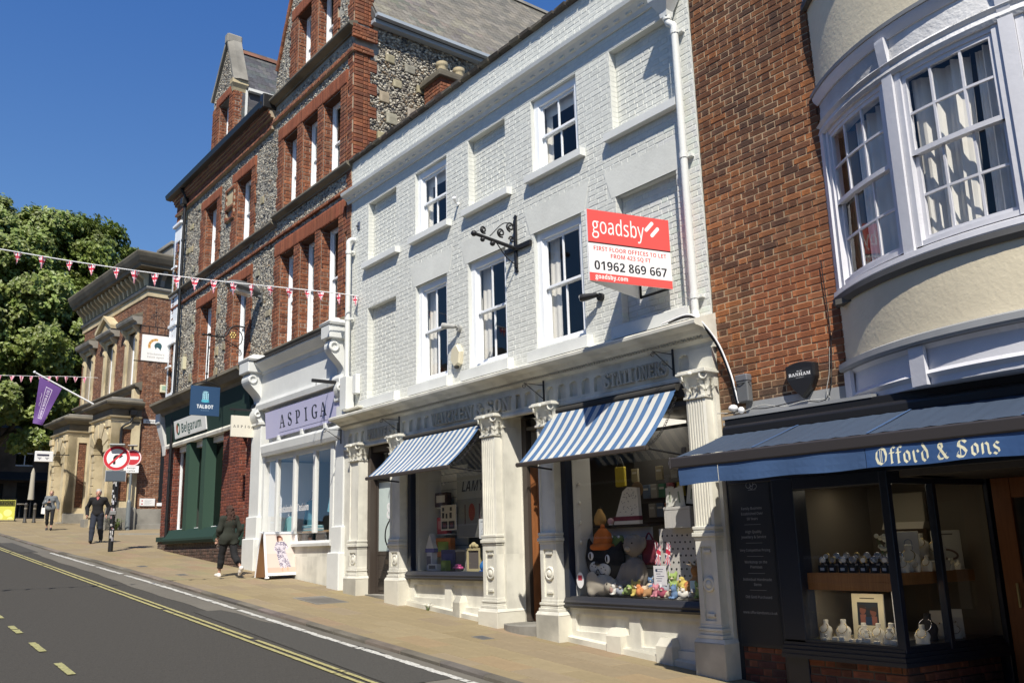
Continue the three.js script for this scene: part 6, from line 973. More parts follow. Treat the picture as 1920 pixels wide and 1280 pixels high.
{ const s = thing('street_sign', 'white street name plate reading STAPLE GARDENS on the brown brick flank', 'street sign', onBank(.02, 0, 0), rad(4));
  add(s, 'plate', bx(-.005, .02, 4.57, 4.75, -1.2, -.14, .008), MT.white); add(s, 'lettering', quad([.0215, 4.585, -.16], [.0215, 4.585, -1.18], [.0215, 4.735, -1.18], [.0215, 4.735, -.16]), tex((g, w, h) => { g.fillStyle = '#e4e2dc'; g.fillRect(0, 0, w, h); g.fillStyle = '#1d1d1d'; g.font = 'bold 52px sans-serif'; g.textAlign = 'center'; g.textBaseline = 'middle'; g.fillText('STAPLE GARDENS', w / 2, h / 2 + 2, w - 30); }, 512, 76));
  const q = thing('notice_board', 'small white notice with red marks low on the brown brick flank', 'notice', onBank(.02, 0, 0), rad(4)); add(q, 'plate', bx(-.005, .03, .98, 1.3, -.86, -.2, .008), MT.white); add(q, 'print', quad([.0315, 1.0, -.22], [.0315, 1.0, -.84], [.0315, 1.28, -.84], [.0315, 1.28, -.22]), tex((g, w, h) => { g.fillStyle = '#e8e8e6'; g.fillRect(0, 0, w, h); g.fillStyle = '#b8323a'; g.beginPath(); g.arc(30, 30, 12, 0, 7); g.arc(30, 84, 12, 0, 7); g.fill(); g.fillStyle = '#9a9a9a'; for (let i = 0; i < 6; i++) g.fillRect(66, 22 + i * 13, 120 - (i % 3) * 22, 4); }, 220, 110));
  const a = thing('alarm_box', 'cream alarm box high on the brown brick flank', 'alarm box', onBank(.02, 0, 0), rad(4)); add(a, 'case', bx(-.01, .12, 5.98, 6.34, -1.06, -.76, .03), mt([.72, .68, .48], { rough: .5 })); add(a, 'panel', bx(.118, .126, 6.1, 6.28, -.99, -.83), mt([.35, .5, .35], { rough: .5 })); }
{ // shop flag on its pole
  const f = thing('flag', 'purple hanging shop flag on a white pole above the stone porch', 'flag', [-43.6, 8.9, -.95]);
  add(f, 'pole', [rod([0, 0, 0], [-.15, 1.25, 2.45], .045, .035), ball(-.153, 1.28, 2.5, .06)], MT.white);
  const A = [-.14, 1.1, 2.28], B = [-.05, .62, 1.36], Cc = [-.3, -1.06, 1.98], D = [-.3, -.98, 2.36]; const P = [], U = []; const at = (u, v) => { const p = [0, 1, 2].map(k => lerp(lerp(A[k], B[k], u), lerp(D[k], Cc[k], u), v)); p[0] += .05 * Math.sin(v * 6 + u * 3) * v; p[1] += 0; return p; };
  for (let i = 0; i < 6; i++) for (let j = 0; j < 14; j++) for (const [a, b] of [[0, 0], [0, 1], [1, 1], [0, 0], [1, 1], [1, 0]]) { const u = (i + a) / 6, v = (j + b) / 14; P.push(...at(u, v)); U.push(u, 1 - v); }
  const g = new THREE.BufferGeometry(); g.setAttribute('position', new THREE.Float32BufferAttribute(P, 3)); g.setAttribute('uv', new THREE.Float32BufferAttribute(U, 2)); g.computeVertexNormals(); g.userData.keep = true;
  add(f, 'cloth', g, tex((c, w, h) => { c.fillStyle = '#6c4a8c'; c.fillRect(0, 0, w, h); c.save(); c.translate(w / 2, h / 2); c.rotate(-Math.PI / 2); c.strokeStyle = '#e6dcec'; c.lineWidth = 6; c.strokeRect(-150, -34, 300, 74); c.fillStyle = '#f2ecf4'; c.font = 'bold 46px serif'; c.textAlign = 'center'; c.textBaseline = 'middle'; c.fillText('JOHN D WOOD & CO.', 0, 4, 280); c.lineWidth = 5; c.beginPath(); c.moveTo(-40, -62); c.bezierCurveTo(-20, -92, -6, -40, 14, -66); c.bezierCurveTo(30, -90, 44, -46, 78, -72); c.stroke(); c.restore(); }, 256, 420)); }
{ const s = thing('projecting_sign', 'white projecting sign with a dark bar beside the left stone porch', 'sign', [-43.5, 6.43, .3]); add(s, 'panel', bx(-.05, .05, -.23, .23, .25, .98, .02), MT.white); add(s, 'dark_bar', bx(.05, .058, .02, .1, .42, .9), mt([.03, .03, .06])); for (const z of [.5, .8]) add(s, 'arrow', loft([.05, .058].map(x => [[x, -.04, z - .09], [x, -.04, z + .09], [x, -.14, z]])), mt([.35, .35, .38])); add(s, 'arm', rod([0, .1, .3], [0, .1, -.4], .02), MT.iron); }
// ------------------------------------------------------------------ big plane tree, its leaves, and what stands under it
function makeTree(label, x, z, h, lobes, n, sd, seedC) {
  reseed(sd); const y0 = gy(x); const t = thing('plane_tree', label, 'tree', [x, y0, z]);
  const bark = mt([.11, .10, .075], { map: 'blotch', rough: .95, bump: 'bumpy', bs: .01 }); const limbs = [];
  add(t, 'trunk', loft([[0, .62], [.5, .45], [2, .40], [4.5, .36], [7, .28]].map(([y, r]) => Array.from({ length: 12 }, (_, k) => { const a = k / 12 * 6.283; return [r * Math.cos(a) * (1 + .08 * Math.sin(3 * a)) + .02 * y, y, r * Math.sin(a)]; })), true, 1), bark);
  for (const l of lobes) { const b = [l[0] * .35 + rr(-.5, .5), lerp(5.5, l[1], .5), l[2] * .35]; limbs.push(rod([.1, rr(4, 7), 0], b, .2, .12, 7), rod(b, [l[0], l[1], l[2]], .12, .03, 6)); } add(t, 'limb', limbs, bark);
  const leafG = []; for (let i = 0; i < 7; i++) { const c = [rr(-.24, .24), rr(-.2, .2), rr(-.24, .24)], s = rr(.09, .15), q = new THREE.Quaternion().setFromEuler(new THREE.Euler(rr(-.7, .5), rr(0, 6.3), rr(-.5, .5))); const pts = [[0, 0, -1], [.75, .12, -.1], [.35, .05, .7], [0, -.1, 1.05], [-.35, .05, .7], [-.75, .12, -.1]].map(p => V(...p).multiplyScalar(s).applyQuaternion(q).add(V(...c)).toArray()); for (let k = 1; k < 5; k++) leafG.push(...pts[0], ...pts[k], ...pts[k + 1]); }
  const g = new THREE.BufferGeometry(); g.setAttribute('position', new THREE.Float32BufferAttribute(leafG, 3)); g.computeVertexNormals(); uvm(g);
  const mat = mt([1, 1, 1], { rough: .5, phys: true, transmission: .36, thickness: 0 }); const list = []; const tot = lobes.reduce((s, l) => s + l[3] ** 2, 0);
  for (const l of lobes) { const m = Math.round(n * l[3] ** 2 / tot); const sub = Array.from({ length: 9 + Math.round(l[3] * 3) }, () => { const d = V(rr(-1, 1), rr(-.8, 1), rr(-1, 1)).normalize().multiplyScalar(l[3] * rr(.55, 1.0)); return [l[0] + d.x, l[1] + d.y * .9, l[2] + d.z, l[3] * rr(.2, .4), rr(.85, 1.15)]; });
    for (let i = 0; i < m; i++) { const s = pick(sub), d = V(rr(-1, 1), rr(-1, 1), rr(-1, 1)); if (d.lengthSq() > 1) { i--; continue; } const k = .5 + .5 * d.length(); const c = lin(.19, .26, .05).multiplyScalar(s[4] * rr(.7, 1.35)); c.r += rr(0, .03); const p_ = V(s[0] + d.x * s[3] * k * 1.25, s[1] + d.y * s[3] * k, s[2] + d.z * s[3] * k * 1.25), nn = V(p_.x - l[0] * .6, (p_.y - l[1]) * .6, p_.z - l[2] * .6).normalize().add(V(rr(-.6, .6), rr(.0, .9), rr(-.6, .6))).normalize(); list.push([p_, c, nn]); } }
  const im = new THREE.InstancedMesh(g, mat, list.length), M = new THREE.Matrix4(), q = new THREE.Quaternion(); im.name = 'crown'; im.castShadow = im.receiveShadow = true; im.userData.kind = 'stuff';
  const q2 = new THREE.Quaternion(), Y = V(0, 1, 0); list.forEach(([p, c, nn], i) => { q.setFromUnitVectors(Y, nn).multiply(q2.setFromAxisAngle(Y, rr(0, 6.28))); const s = rr(.75, 1.35); im.setMatrixAt(i, M.compose(p, q, V(s, s, s))); im.setColorAt(i, c); }); t.add(im); return t;
}
makeTree('large bright green plane tree filling the far end of the street', -61.5, .5, 21, [[0, 16.2, .5, 4.0], [-1, 15, -4.2, 3.6], [1, 14.6, 4.2, 3.8], [3, 11.5, -2.6, 3.6], [3.4, 10.2, 2.6, 3.5], [-2, 12, 6.5, 3.6], [1, 17.3, -2.8, 2.5], [.5, 17.0, -5.4, 2.2], [1, 14.2, -7.3, 2.5], [1, 15.9, -6.9, 1.5], [2.5, 7.6, -.2, 2.9], [2.6, 6.2, 2.6, 2.5], [2.3, 8, -4.2, 2.6], [0, 9, -6, 2.6], [1.2, 17.9, 2.2, 2.3], [1, 16.2, 6.4, 2.6], [3.5, 13.8, .4, 2.6], [3, 5.0, -2.4, 1.7], [3.4, 4.6, 4.4, 1.8], [1, 8, 6, 2.8]], 42000, 71);
makeTree('darker green tree standing behind the big plane tree', -72, -7.5, 18, [[0, 14, 0, 4], [1, 10, 3, 3.8], [0, 11, -4, 3.6], [1, 16.8, 1, 2.4], [1, 7, -1, 3.4], [0, 7, 5, 3.2]], 9000, 72);
makeTree('tree at the left edge behind the yellow banner', -71, 10.5, 18, [[0, 14, 0, 4.4], [1, 10, 3, 4], [0, 10, -4, 4], [1, 6.5, 0, 3.4], [1, 17, 1, 2.8]], 9000, 73);
{ // dim shop row in the shade of the tree
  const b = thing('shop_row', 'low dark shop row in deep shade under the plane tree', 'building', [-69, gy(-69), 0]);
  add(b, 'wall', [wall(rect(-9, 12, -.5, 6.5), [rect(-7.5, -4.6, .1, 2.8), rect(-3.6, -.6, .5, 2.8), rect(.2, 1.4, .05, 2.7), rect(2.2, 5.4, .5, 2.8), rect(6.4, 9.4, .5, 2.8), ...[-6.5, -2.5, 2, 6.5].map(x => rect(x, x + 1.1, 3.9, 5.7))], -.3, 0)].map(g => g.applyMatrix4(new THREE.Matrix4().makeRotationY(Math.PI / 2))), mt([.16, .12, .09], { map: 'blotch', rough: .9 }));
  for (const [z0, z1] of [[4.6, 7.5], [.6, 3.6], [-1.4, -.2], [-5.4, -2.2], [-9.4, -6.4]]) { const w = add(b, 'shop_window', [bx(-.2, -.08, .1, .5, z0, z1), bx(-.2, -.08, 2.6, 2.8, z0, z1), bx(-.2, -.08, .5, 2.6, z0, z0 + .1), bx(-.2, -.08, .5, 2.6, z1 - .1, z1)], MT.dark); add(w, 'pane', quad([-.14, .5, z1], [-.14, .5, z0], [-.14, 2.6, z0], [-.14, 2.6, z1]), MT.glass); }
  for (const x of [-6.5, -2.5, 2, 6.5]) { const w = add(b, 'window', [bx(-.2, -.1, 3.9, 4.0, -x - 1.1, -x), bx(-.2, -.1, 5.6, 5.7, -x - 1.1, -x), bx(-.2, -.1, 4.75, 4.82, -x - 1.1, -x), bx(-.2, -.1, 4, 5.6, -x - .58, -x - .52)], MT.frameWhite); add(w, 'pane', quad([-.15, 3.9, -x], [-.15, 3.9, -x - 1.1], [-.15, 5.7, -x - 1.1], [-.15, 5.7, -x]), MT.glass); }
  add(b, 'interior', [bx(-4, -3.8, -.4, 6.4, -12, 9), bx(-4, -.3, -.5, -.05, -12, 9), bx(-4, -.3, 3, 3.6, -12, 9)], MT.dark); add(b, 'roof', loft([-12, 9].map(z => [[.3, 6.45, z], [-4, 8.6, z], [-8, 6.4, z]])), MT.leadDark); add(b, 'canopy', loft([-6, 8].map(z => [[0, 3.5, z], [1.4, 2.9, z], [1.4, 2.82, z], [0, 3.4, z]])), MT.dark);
  const y = thing('banner', 'yellow banner on a frame at the far left edge of the footway', 'banner', [-48.95, 3.84, 1.35]); add(y, 'frame', [bx(-.03, .03, 0, 1.05, -.42, -.38), bx(-.03, .03, 0, 1.05, .95, .99), bx(-.25, .25, 0, .03, -.44, -.38)], MT.iron); add(y, 'sheet', bx(-.02, .0, .06, 1.0, -.38, .95, .004), mt([.72, .70, .16], { rough: .6 })); add(y, 'print', quad([.0015, .1, .93], [.0015, .1, -.36], [.0015, .98, -.36], [.0015, .98, .93]), tex((g, w, h) => { g.fillStyle = '#dcdc62'; g.fillRect(0, 0, w, h); g.fillStyle = '#5a5a20'; g.fillRect(0, 0, w, 78); g.fillStyle = '#14140c'; g.font = 'bold 60px sans-serif'; g.fillText('LIMON', 100, 62); g.fillStyle = '#f2f09a'; for (const [x, q, r] of [[60, 170, 40], [150, 210, 52], [250, 160, 44], [280, 240, 30]]) { g.beginPath(); g.arc(x, q, r, 0, 7); g.fill(); } }, 320, 240));
  const bl = thing('bollard', 'black bollard beside the shaded shops, the left one of two', 'bollard', [-47.2, gy(-47.2), .81], 0, null); add(bl, 'post', lathe([[.09, 0], [.09, .06], [.065, .1], [.06, .78], [.075, .8], [.075, .85], [.05, .9], [0, .93]]), mt([.05, .045, .04], { rough: .5 })); add(bl, 'band', lathe([[.066, .62], [.068, .63], [.068, .68], [.066, .69]]), mt([.2, .18, .14]));
  dup(bl, 'black bollard beside the shaded shops, nearer the woman in grey', [-47.14, gy(-47.1), .44]);
  const dk = thing('cafe_table', 'small round pavement table in the shade behind the bollards', 'table', [-52.5, gy(-52), .2]); add(dk, 'top', lathe([[0, .72], [.35, .72], [.36, .74], [.35, .76], [0, .76]]), MT.stoneGrey); add(dk, 'pedestal', lathe([[.2, 0], [.2, .03], [.03, .06], [.03, .72]]), MT.iron);
  const sh = thing('parasol', 'closed pale parasol standing in the shade behind the bollards', 'parasol', [-53.2, gy(-53), -.4]); add(sh, 'pole', rod([0, 0, 0], [0, 2.7, 0], .025), MT.iron); add(sh, 'cloth', lathe([[.03, 2.65], [.1, 2.4], [.13, 1.5], [.16, 1.0], [.03, .98]], 10), mt([.4, .37, .3], { rough: 1 })); add(sh, 'foot', lathe([[0, .08], [.25, .06], [.27, 0], [0, 0]]), MT.iron); }
// ------------------------------------------------------------------ letting board, brackets, lamps, hanging signs
{ // V-shaped letting board: two boards from the wall meeting at an outer edge
  const t = thing('letting_board', 'red and white letting board advertising first floor offices, fixed to the white wall', 'letting board', [-7.97, 5.41, 0]); const R = [.30, 0, .02], Bk = [-.28, 0, .02], L = [0, 0, 1.245], h = .97;
  const board = (A, B_, th) => { const d = V(B_[0] - A[0], 0, B_[2] - A[2]).normalize(), n = V(d.z, 0, -d.x).multiplyScalar(th); return loft([0, h].map(y => [[A[0], y, A[2]], [B_[0], y, B_[2]], [B_[0] + n.x, y, B_[2] + n.z], [A[0] + n.x, y, A[2] + n.z]])); };
  add(t, 'board', board(R, L, .012), MT.white); add(t, 'board', board(Bk, L, -.012), MT.white);
  const d = V(L[0] - R[0], 0, L[2] - R[2]), n = V(-d.z, 0, d.x).normalize().multiplyScalar(.016); const s = n.x > 0 ? 1 : -1; n.multiplyScalar(s);
  const P = (p, y) => [p[0] + n.x, y, p[2] + n.z];
  add(t, 'print', quad(P(L, 0), P(R, 0), P(R, h), P(L, h)), tex((g, w, hh) => {
    g.fillStyle = '#f3f1ef'; g.fillRect(0, 0, w, hh); g.fillStyle = '#e85752'; g.fillRect(0, 0, w, hh * .455); g.fillRect(0, hh * .885, w, hh * .115); g.fillStyle = '#201a1c'; g.fillRect(0, hh * .455, w, hh * .02);
    g.fillStyle = '#fbf4f0'; g.textBaseline = 'alphabetic'; g.font = '250px sans-serif'; g.fillText('goadsby', 50, hh * .325, 650);
    g.lineCap = 'round'; g.strokeStyle = '#fbf4f0'; g.lineWidth = 42; g.beginPath(); g.moveTo(730, 150); g.lineTo(806, 66); g.stroke(); g.beginPath(); g.moveTo(800, 206); g.lineTo(876, 122); g.stroke();
    g.textAlign = 'center'; g.fillStyle = '#cf4a49'; g.font = 'bold 66px sans-serif'; g.fillText('FIRST FLOOR OFFICES TO LET', w / 2, hh * .572, w - 60); g.fillText('FROM 423 SQ FT', w / 2, hh * .66, 520); g.fillStyle = '#20202a'; g.font = 'bold 138px sans-serif'; g.fillText('01962 869 667', w / 2, hh * .84, w - 50); g.textAlign = 'left'; g.fillStyle = '#fbf4f0'; g.font = 'bold 70px sans-serif'; g.fillText('goadsby.com', 66, hh * .963, 400);
  }, 1024, 800));
  const bar = (a, b, w = .02) => rod(a, b, w, w, 4); add(t, 'frame', [bar([.29, .02, .03], [-.27, .02, .03]), bar([.29, h - .02, .03], [-.27, h - .02, .03]), bar([-.26, 0, .03], [-.26, h, .03]), bar([.28, 0, .03], [.28, h, .03])], MT.iron);
}
{ // wrought bracket between the first-floor windows
  const t = thing('sign_bracket', 'black wrought iron bracket without a sign on the white wall', 'sign bracket', [-11.0, 6.93, 0]); const yz = (a, b) => [0, b, a], I = MT.iron;
  add(t, 'wall_bar', [bx(-.03, .03, -.34, .5, 0, .04, .004), loft([[.5, .02], [.56, .045], [.6, 0]].map(([y, w]) => [[-w, y, 0], [w, y, 0], [w, y, .02], [-w, y, .02]])), loft([[-.34, .02], [-.4, .04], [-.42, 0]].map(([y, w]) => [[-w, y, 0], [w, y, 0], [w, y, .02], [-w, y, .02]]))], I); add(t, 'cross_bar', bx(-.26, .42, -.045, .035, .01, .06, .006), I);
  add(t, 'arm', [rod([0, 0, .02], [0, .1, .85], .034, .028), ball(0, .1, .87, .05), ball(0, -.0, .5, .045), ball(0, .03, .7, .04)], I); add(t, 'brace', [tube([[0, -.28, .03], [0, -.2, .2], [0, .03, .42]], .01, 12, 5), tube([[0, .42, .03], [0, .4, .25], [0, .12, .55]], .009, 14, 5)], I);
  add(t, 'scroll', [scroll(.12, .36, .085, .02, -1.5, 1.6, yz, .016), scroll(.32, .22, .08, .02, -2, 1.6, yz, .016), scroll(.68, .2, .065, .015, -2.2, 1.6, yz, .015), scroll(.1, .14, .06, .015, 0, 1.4, yz, .014)], I);
}
function spot(label, x, y, ax, ay, az, m) { const t = thing('spotlight', label, 'spotlight', [x, y, 0]); const d = V(ax, ay, az).normalize(); add(t, 'base', mv(clean(new THREE.CylinderGeometry(.06, .06, .05, 14)), 0, 0, .025, 0, Math.PI / 2), m); const e = [0, .02, .1]; add(t, 'arm', tube([[0, 0, .04], [0, .03, .09], e], .018, 8, 6), m); const p = d.clone().multiplyScalar(.2).add(V(...e)), q = d.clone().multiplyScalar(.25).add(V(...e)); add(t, 'head', [rod(e, p.toArray(), .035, .055, 12), rod(p.toArray(), q.toArray(), .058, .058, 12)], m); add(t, 'lens', rod(q.toArray(), d.clone().multiplyScalar(.258).add(V(...e)).toArray(), .05, .05, 12), MT.white); return t; }
spot('black spotlight below the red letting board', -9.04, 5.63, -.9, -.05, .45, MT.iron); spot('pale grey spotlight above the hexagonal alarm box', -12.68, 5.92, -.8, .15, .5, mt([.35, .35, .33], { rough: .5 })); spot('small white floodlight high on the white wall beside the upper left window', -12.68, 8.27, .5, .4, .6, MT.white).scale.setScalar(.55);
{ const t = thing('alarm_box', 'cream hexagonal alarm box between the first floor windows', 'alarm box', [-12.73, 5.42, 0]); const hx = (r) => Array.from({ length: 6 }, (_, i) => { const a = i / 6 * 6.283 + .26; return [r * .17 * Math.cos(a) * .92, r * .22 * Math.sin(a)]; }); add(t, 'case', loft([[0, 1], [.06, 1], [.09, .86]].map(([z, s]) => hx(s).map(([x, y]) => [x, y, z]))), mt([.66, .60, .44], { rough: .5 })); add(t, 'lens', ball(0, -.2, .05, .05, .03, .04), MT.dark); }
{ const t = thing('wall_tie', 'small dark iron wall tie at the top left of the white wall', 'wall tie', [-16.5, 9.02, 0]); add(t, 'plate', bx(-.05, .05, -.09, .09, 0, .02, .004), mt([.10, .12, .17], { rough: .7 })); add(t, 'bolt', rod([0, 0, .0], [0, -.02, .07], .015), MT.iron); }
{ // street lantern fixed to the flint wall
  const t = thing('street_lamp', 'grey street lantern on a short arm high on the flint wall', 'street lamp', [-21.85, 8.66, 0]); const g1 = mt([.13, .135, .14], { rough: .5, metal: .3 });
  add(t, 'arm', [rod([0, 0, 0], [-.08, .1, .25], .05), bx(-.08, .08, -.14, .14, 0, .03, .006)], g1);
  const sec = [[.04, .1, .12, .08], [.24, .2, .2, .14], [.62, .24, .18, .12], [.84, .18, .12, .08], [.94, .06, .05, .03]]; add(t, 'head', loft(sec.map(([z, w, u, d]) => Array.from({ length: 12 }, (_, k) => { const a = k / 12 * 6.283; return [-.08 + w * Math.cos(a), .12 + .16 * z + (Math.sin(a) > 0 ? u : d) * Math.sin(a), z]; })), true, .7), g1); add(t, 'lens', loft([[.26, .17], [.78, .15]].map(([z, w]) => [[-.08 - w, .06 + .16 * z, z], [-.08 + w, .06 + .16 * z, z], [-.08 + w * .8, -.03 + .16 * z, z], [-.08 - w * .8, -.03 + .16 * z, z]])), mt([.5, .5, .47], { rough: .2 }));
}
function hangSign(name, label, x, y0, y1, z0, z1, c, draw, turn = 0, W = 256) { const t = thing(name, label, 'hanging sign', [x, y0, (z0 + z1) / 2], turn); const h = y1 - y0, w = (z1 - z0) / 2; add(t, 'panel', bx(-.025, .025, 0, h, -w, w, .006), c); const H = Math.round(W * h / (2 * w)); add(t, 'print', quad([.0265, .004, w - .004], [.0265, .004, -w + .004], [.0265, h - .004, -w + .004], [.0265, h - .004, w - .004]), tex(draw, W, H)); return t; }
{ // TALBOT on its scrolled bracket
  const t = hangSign('hanging_sign', 'blue hanging sign reading TALBOT with a pale tower emblem', -22.95, 5.6, 6.37, .6, 1.36, mt([.02, .06, .13], { rough: .4 }), (g, w, h) => { g.fillStyle = '#2b4a6d'; g.fillRect(0, 0, w, h); g.fillStyle = '#a9dcea'; for (let i = 0; i < 4; i++) { g.fillRect(w * .40 + i * 15, h * .21 + (i % 3 ? 0 : 6), 8, 62); } for (let r = 0; r < 4; r++) g.fillRect(w * .40 + 3, h * .23 + r * 18, 46, 4); g.beginPath(); g.ellipse(w / 2, h * .20, 26, 8, 0, Math.PI, 0); g.fill(); g.fillStyle = '#54b8cf'; g.fillRect(w * .37, h * .46, 66, 8); g.beginPath(); g.ellipse(w / 2, h * .52, 36, 9, 0, 0, 7); g.fill(); g.fillStyle = '#f4f8fa'; g.textAlign = 'center'; g.font = 'bold 46px sans-serif'; g.fillText('TALBOT', w / 2, h * .76, 148); g.fillStyle = '#8aa6bd'; g.font = '17px sans-serif'; g.fillText('H O U S E', w / 2, h * .85); });
  const b = thing('sign_bracket', 'black scrolled iron bracket with a gilt flower holding the blue sign', 'sign bracket', [-22.95, 8.06, -.02]); const yz = (a, c) => [0, c, a], I = MT.iron; const z0 = -.02;
  add(b, 'arm', [tube([[0, .02, 0], [0, .03, .2], [0, -.02, .38], [0, -.26, .52], [0, -.31, .62], [0, -.31, 1.1]], .022, 24, 6), ball(0, -.31, 1.13, .04), ball(0, -.29, .97, .045)], I);
  add(b, 'scroll', [scroll(.32, -.3, .26, .24, -.5, .95, yz, .012), scroll(.5, -.06, .07, .015, -1, 1.6, yz, .01), scroll(.72, -.2, .08, .02, -2, 1.5, yz, .01), scroll(.72, -.42, .08, .02, 2, 1.5, yz, .01), scroll(.14, -.72, .08, .02, 0, 1.6, yz, .01), tube([[0, -.64, .1], [0, -.5, .3], [0, -.38, .56]], .012, 10, 5)], I); add(b, 'wall_bar', bx(-.02, .02, -.95, .12, -.02, .02, .005), I);
  const fl = [ball(0, -.24, .33, .03)]; for (let k = 0; k < 6; k++) fl.push(ball(0, -.24 + .07 * Math.sin(k), .33 + .07 * Math.cos(k * 1.047), .025, .035, .03)); add(b, 'gilt_flower', fl, mt([.55, .42, .16], { rough: .4, metal: .6 }));
  add(b, 'rod', [rod([0, -.31, .98], [0, -1.6, .99], .016), ball(0, -1.35, .985, .035), tube([[0, -1.68, .62], [0, -1.6, .8], [0, -1.57, .99], [0, -1.6, 1.18], [0, -1.68, 1.36]], .016, 16, 5), tube([[0, -1.66, .85], [0, -1.6, .95], [0, -1.62, 1.05], [0, -1.67, 1.15]], .012, 12, 5)], I);
}
{ const t = hangSign('hanging_sign', 'cream hanging sign reading ASPIGA on a black arm', -21.95, 4.97, 5.51, .0, .64, mt([.62, .59, .50], { rough: .5 }), (g, w, h) => { g.fillStyle = '#dcd7c8'; g.fillRect(0, 0, w, h); g.fillStyle = '#2a2a2c'; g.textBaseline = 'middle'; g.textAlign = 'center'; g.font = 'bold 36px serif'; [...'ASPIGA'].forEach((c, i) => g.fillText(c, 34 + i * 38, h / 2 + 2)); });
  const b = thing('iron_bracket', 'black arm with a round disc on the white pier carrying the cream sign', 'sign bracket', [-21.9, 5.66, .02]); add(b, 'arm', bx(-.02, .02, -.03, .02, 0, .68, .005), MT.iron); add(b, 'disc', mv(clean(new THREE.CylinderGeometry(.16, .16, .05, 20)), 0, 0, .06, 0, Math.PI / 2), MT.black); add(b, 'hook', [rod([-.02, -.15, .1], [-.01, 0, .1], .008), rod([-.02, -.15, .55], [-.01, 0, .55], .008)], MT.iron);
  const c = thing('iron_bracket', 'plain black arm over the lilac name board, carrying nothing', 'sign bracket', [-17.2, 5.64, 0]); add(c, 'arm', bx(-.025, .025, -.035, .035, 0, .70, .006), MT.iron); add(c, 'plate', bx(-.05, .05, -.12, .12, -.02, .03, .006), MT.iron); add(c, 'hook', [rod([0, -.1, .6], [0, -.03, .6], .007)], MT.iron);
  for (const [lab, x, y] of [['small black scrolled bracket at the left end of the white shop frieze', -16.98, 4.5], ['small black scrolled bracket between PRINTERS and WARREN on the frieze', -14.6, 4.42], ['small black scrolled bracket over the shop door on the frieze', -10.3, 4.42], ['small black scrolled bracket at the right end of the frieze beside STATIONERS', -7.66, 4.42]]) { const s = thing('awning_bracket', lab, 'bracket', [x, y, .1]); const zz = (a, q) => [-.0, q, a]; add(s, 'bar', bx(-.012, .012, -.2, .16, 0, .02), MT.iron); add(s, 'stay', [rod([0, .09, .02], [0, .09, .38], .006), rod([0, -.12, .02], [0, .08, .36], .007)], MT.iron); add(s, 'scroll', scroll(.4, .05, .04, .012, 1.6, 1.3, zz, .006, 16), MT.iron); }
}
{ // estate agent sign in a wrought frame at the corner
  const x = -29.75; const t = hangSign('hanging_sign', 'white hanging estate agent sign with a gold laurel and green helmet emblem', x, 8.3, 9.17, -.08, .82, MT.white, (g, w, h) => { g.fillStyle = '#ecebe9'; g.fillRect(0, 0, w, h); g.lineWidth = 18; for (let i = 0; i < 9; i++) { const a = Math.PI * (.92 + i * .075); g.strokeStyle = i % 2 ? '#b9894a' : '#cfa464'; g.beginPath(); g.moveTo(w * .5 + 52 * Math.cos(a), h * .42 + 52 * Math.sin(a)); g.lineTo(w * .5 + 74 * Math.cos(a + .05), h * .42 + 74 * Math.sin(a + .05)); g.stroke(); } g.fillStyle = '#27505a'; g.beginPath(); g.arc(w * .57, h * .40, 34, Math.PI * .9, Math.PI * 2.15); g.lineTo(w * .66, h * .58); g.quadraticCurveTo(w * .60, h * .46, w * .52, h * .46); g.lineTo(w * .50, h * .55); g.closePath(); g.fill(); g.fillStyle = '#8a8a8a'; g.textAlign = 'center'; g.font = '26px serif'; g.fillText("Winchester's", w / 2, h * .76); g.fillText('Estate Agent', w / 2, h * .88); });
  const b = thing('sign_bracket', 'black wrought iron frame with finial carrying the white estate agent sign', 'sign bracket', [x, 8.3, -.1]); const yz = (a, c) => [0, c, a], I = MT.iron;
  add(b, 'frame', [bx(-.015, .015, .9, .93, -.1, 1.0), bx(-.015, .015, 1.14, 1.17, -.1, .98), bx(-.015, .015, -.04, -.01, -.1, 1.14), bx(-.02, .02, -.55, 1.3, -.06, -.03), bx(-.015, .015, .0, 1.16, .1, .12), ...[.2, .45, .7, .96].map(z => bx(-.01, .01, .92, 1.15, z, z + .02))], I);
  add(b, 'finial', [rod([0, 1.16, .52], [0, 1.95, .52], .014, .006), scroll(.42, 1.5, .09, .02, 0, 1.4, yz, .009), scroll(.62, 1.5, .09, .02, 3.1, -1.4, yz, .009), tube([[0, 1.16, .1], [0, 1.4, .3], [0, 1.6, .5]], .008, 10, 5), tube([[0, 1.16, .94], [0, 1.4, .72], [0, 1.6, .54]], .008, 10, 5), ball(0, 1.66, .52, .03)], I);
  add(b, 'scroll', [scroll(.62, -.1, .07, .02, -1.5, 1.3, yz, .009), scroll(.34, -.14, .1, .02, -1.5, 1.3, yz, .009), scroll(.1, -.3, .12, .03, -1, 1.3, yz, .01), scroll(.0, -.05, .08, .02, 1, 1.3, yz, .01)], I);
}
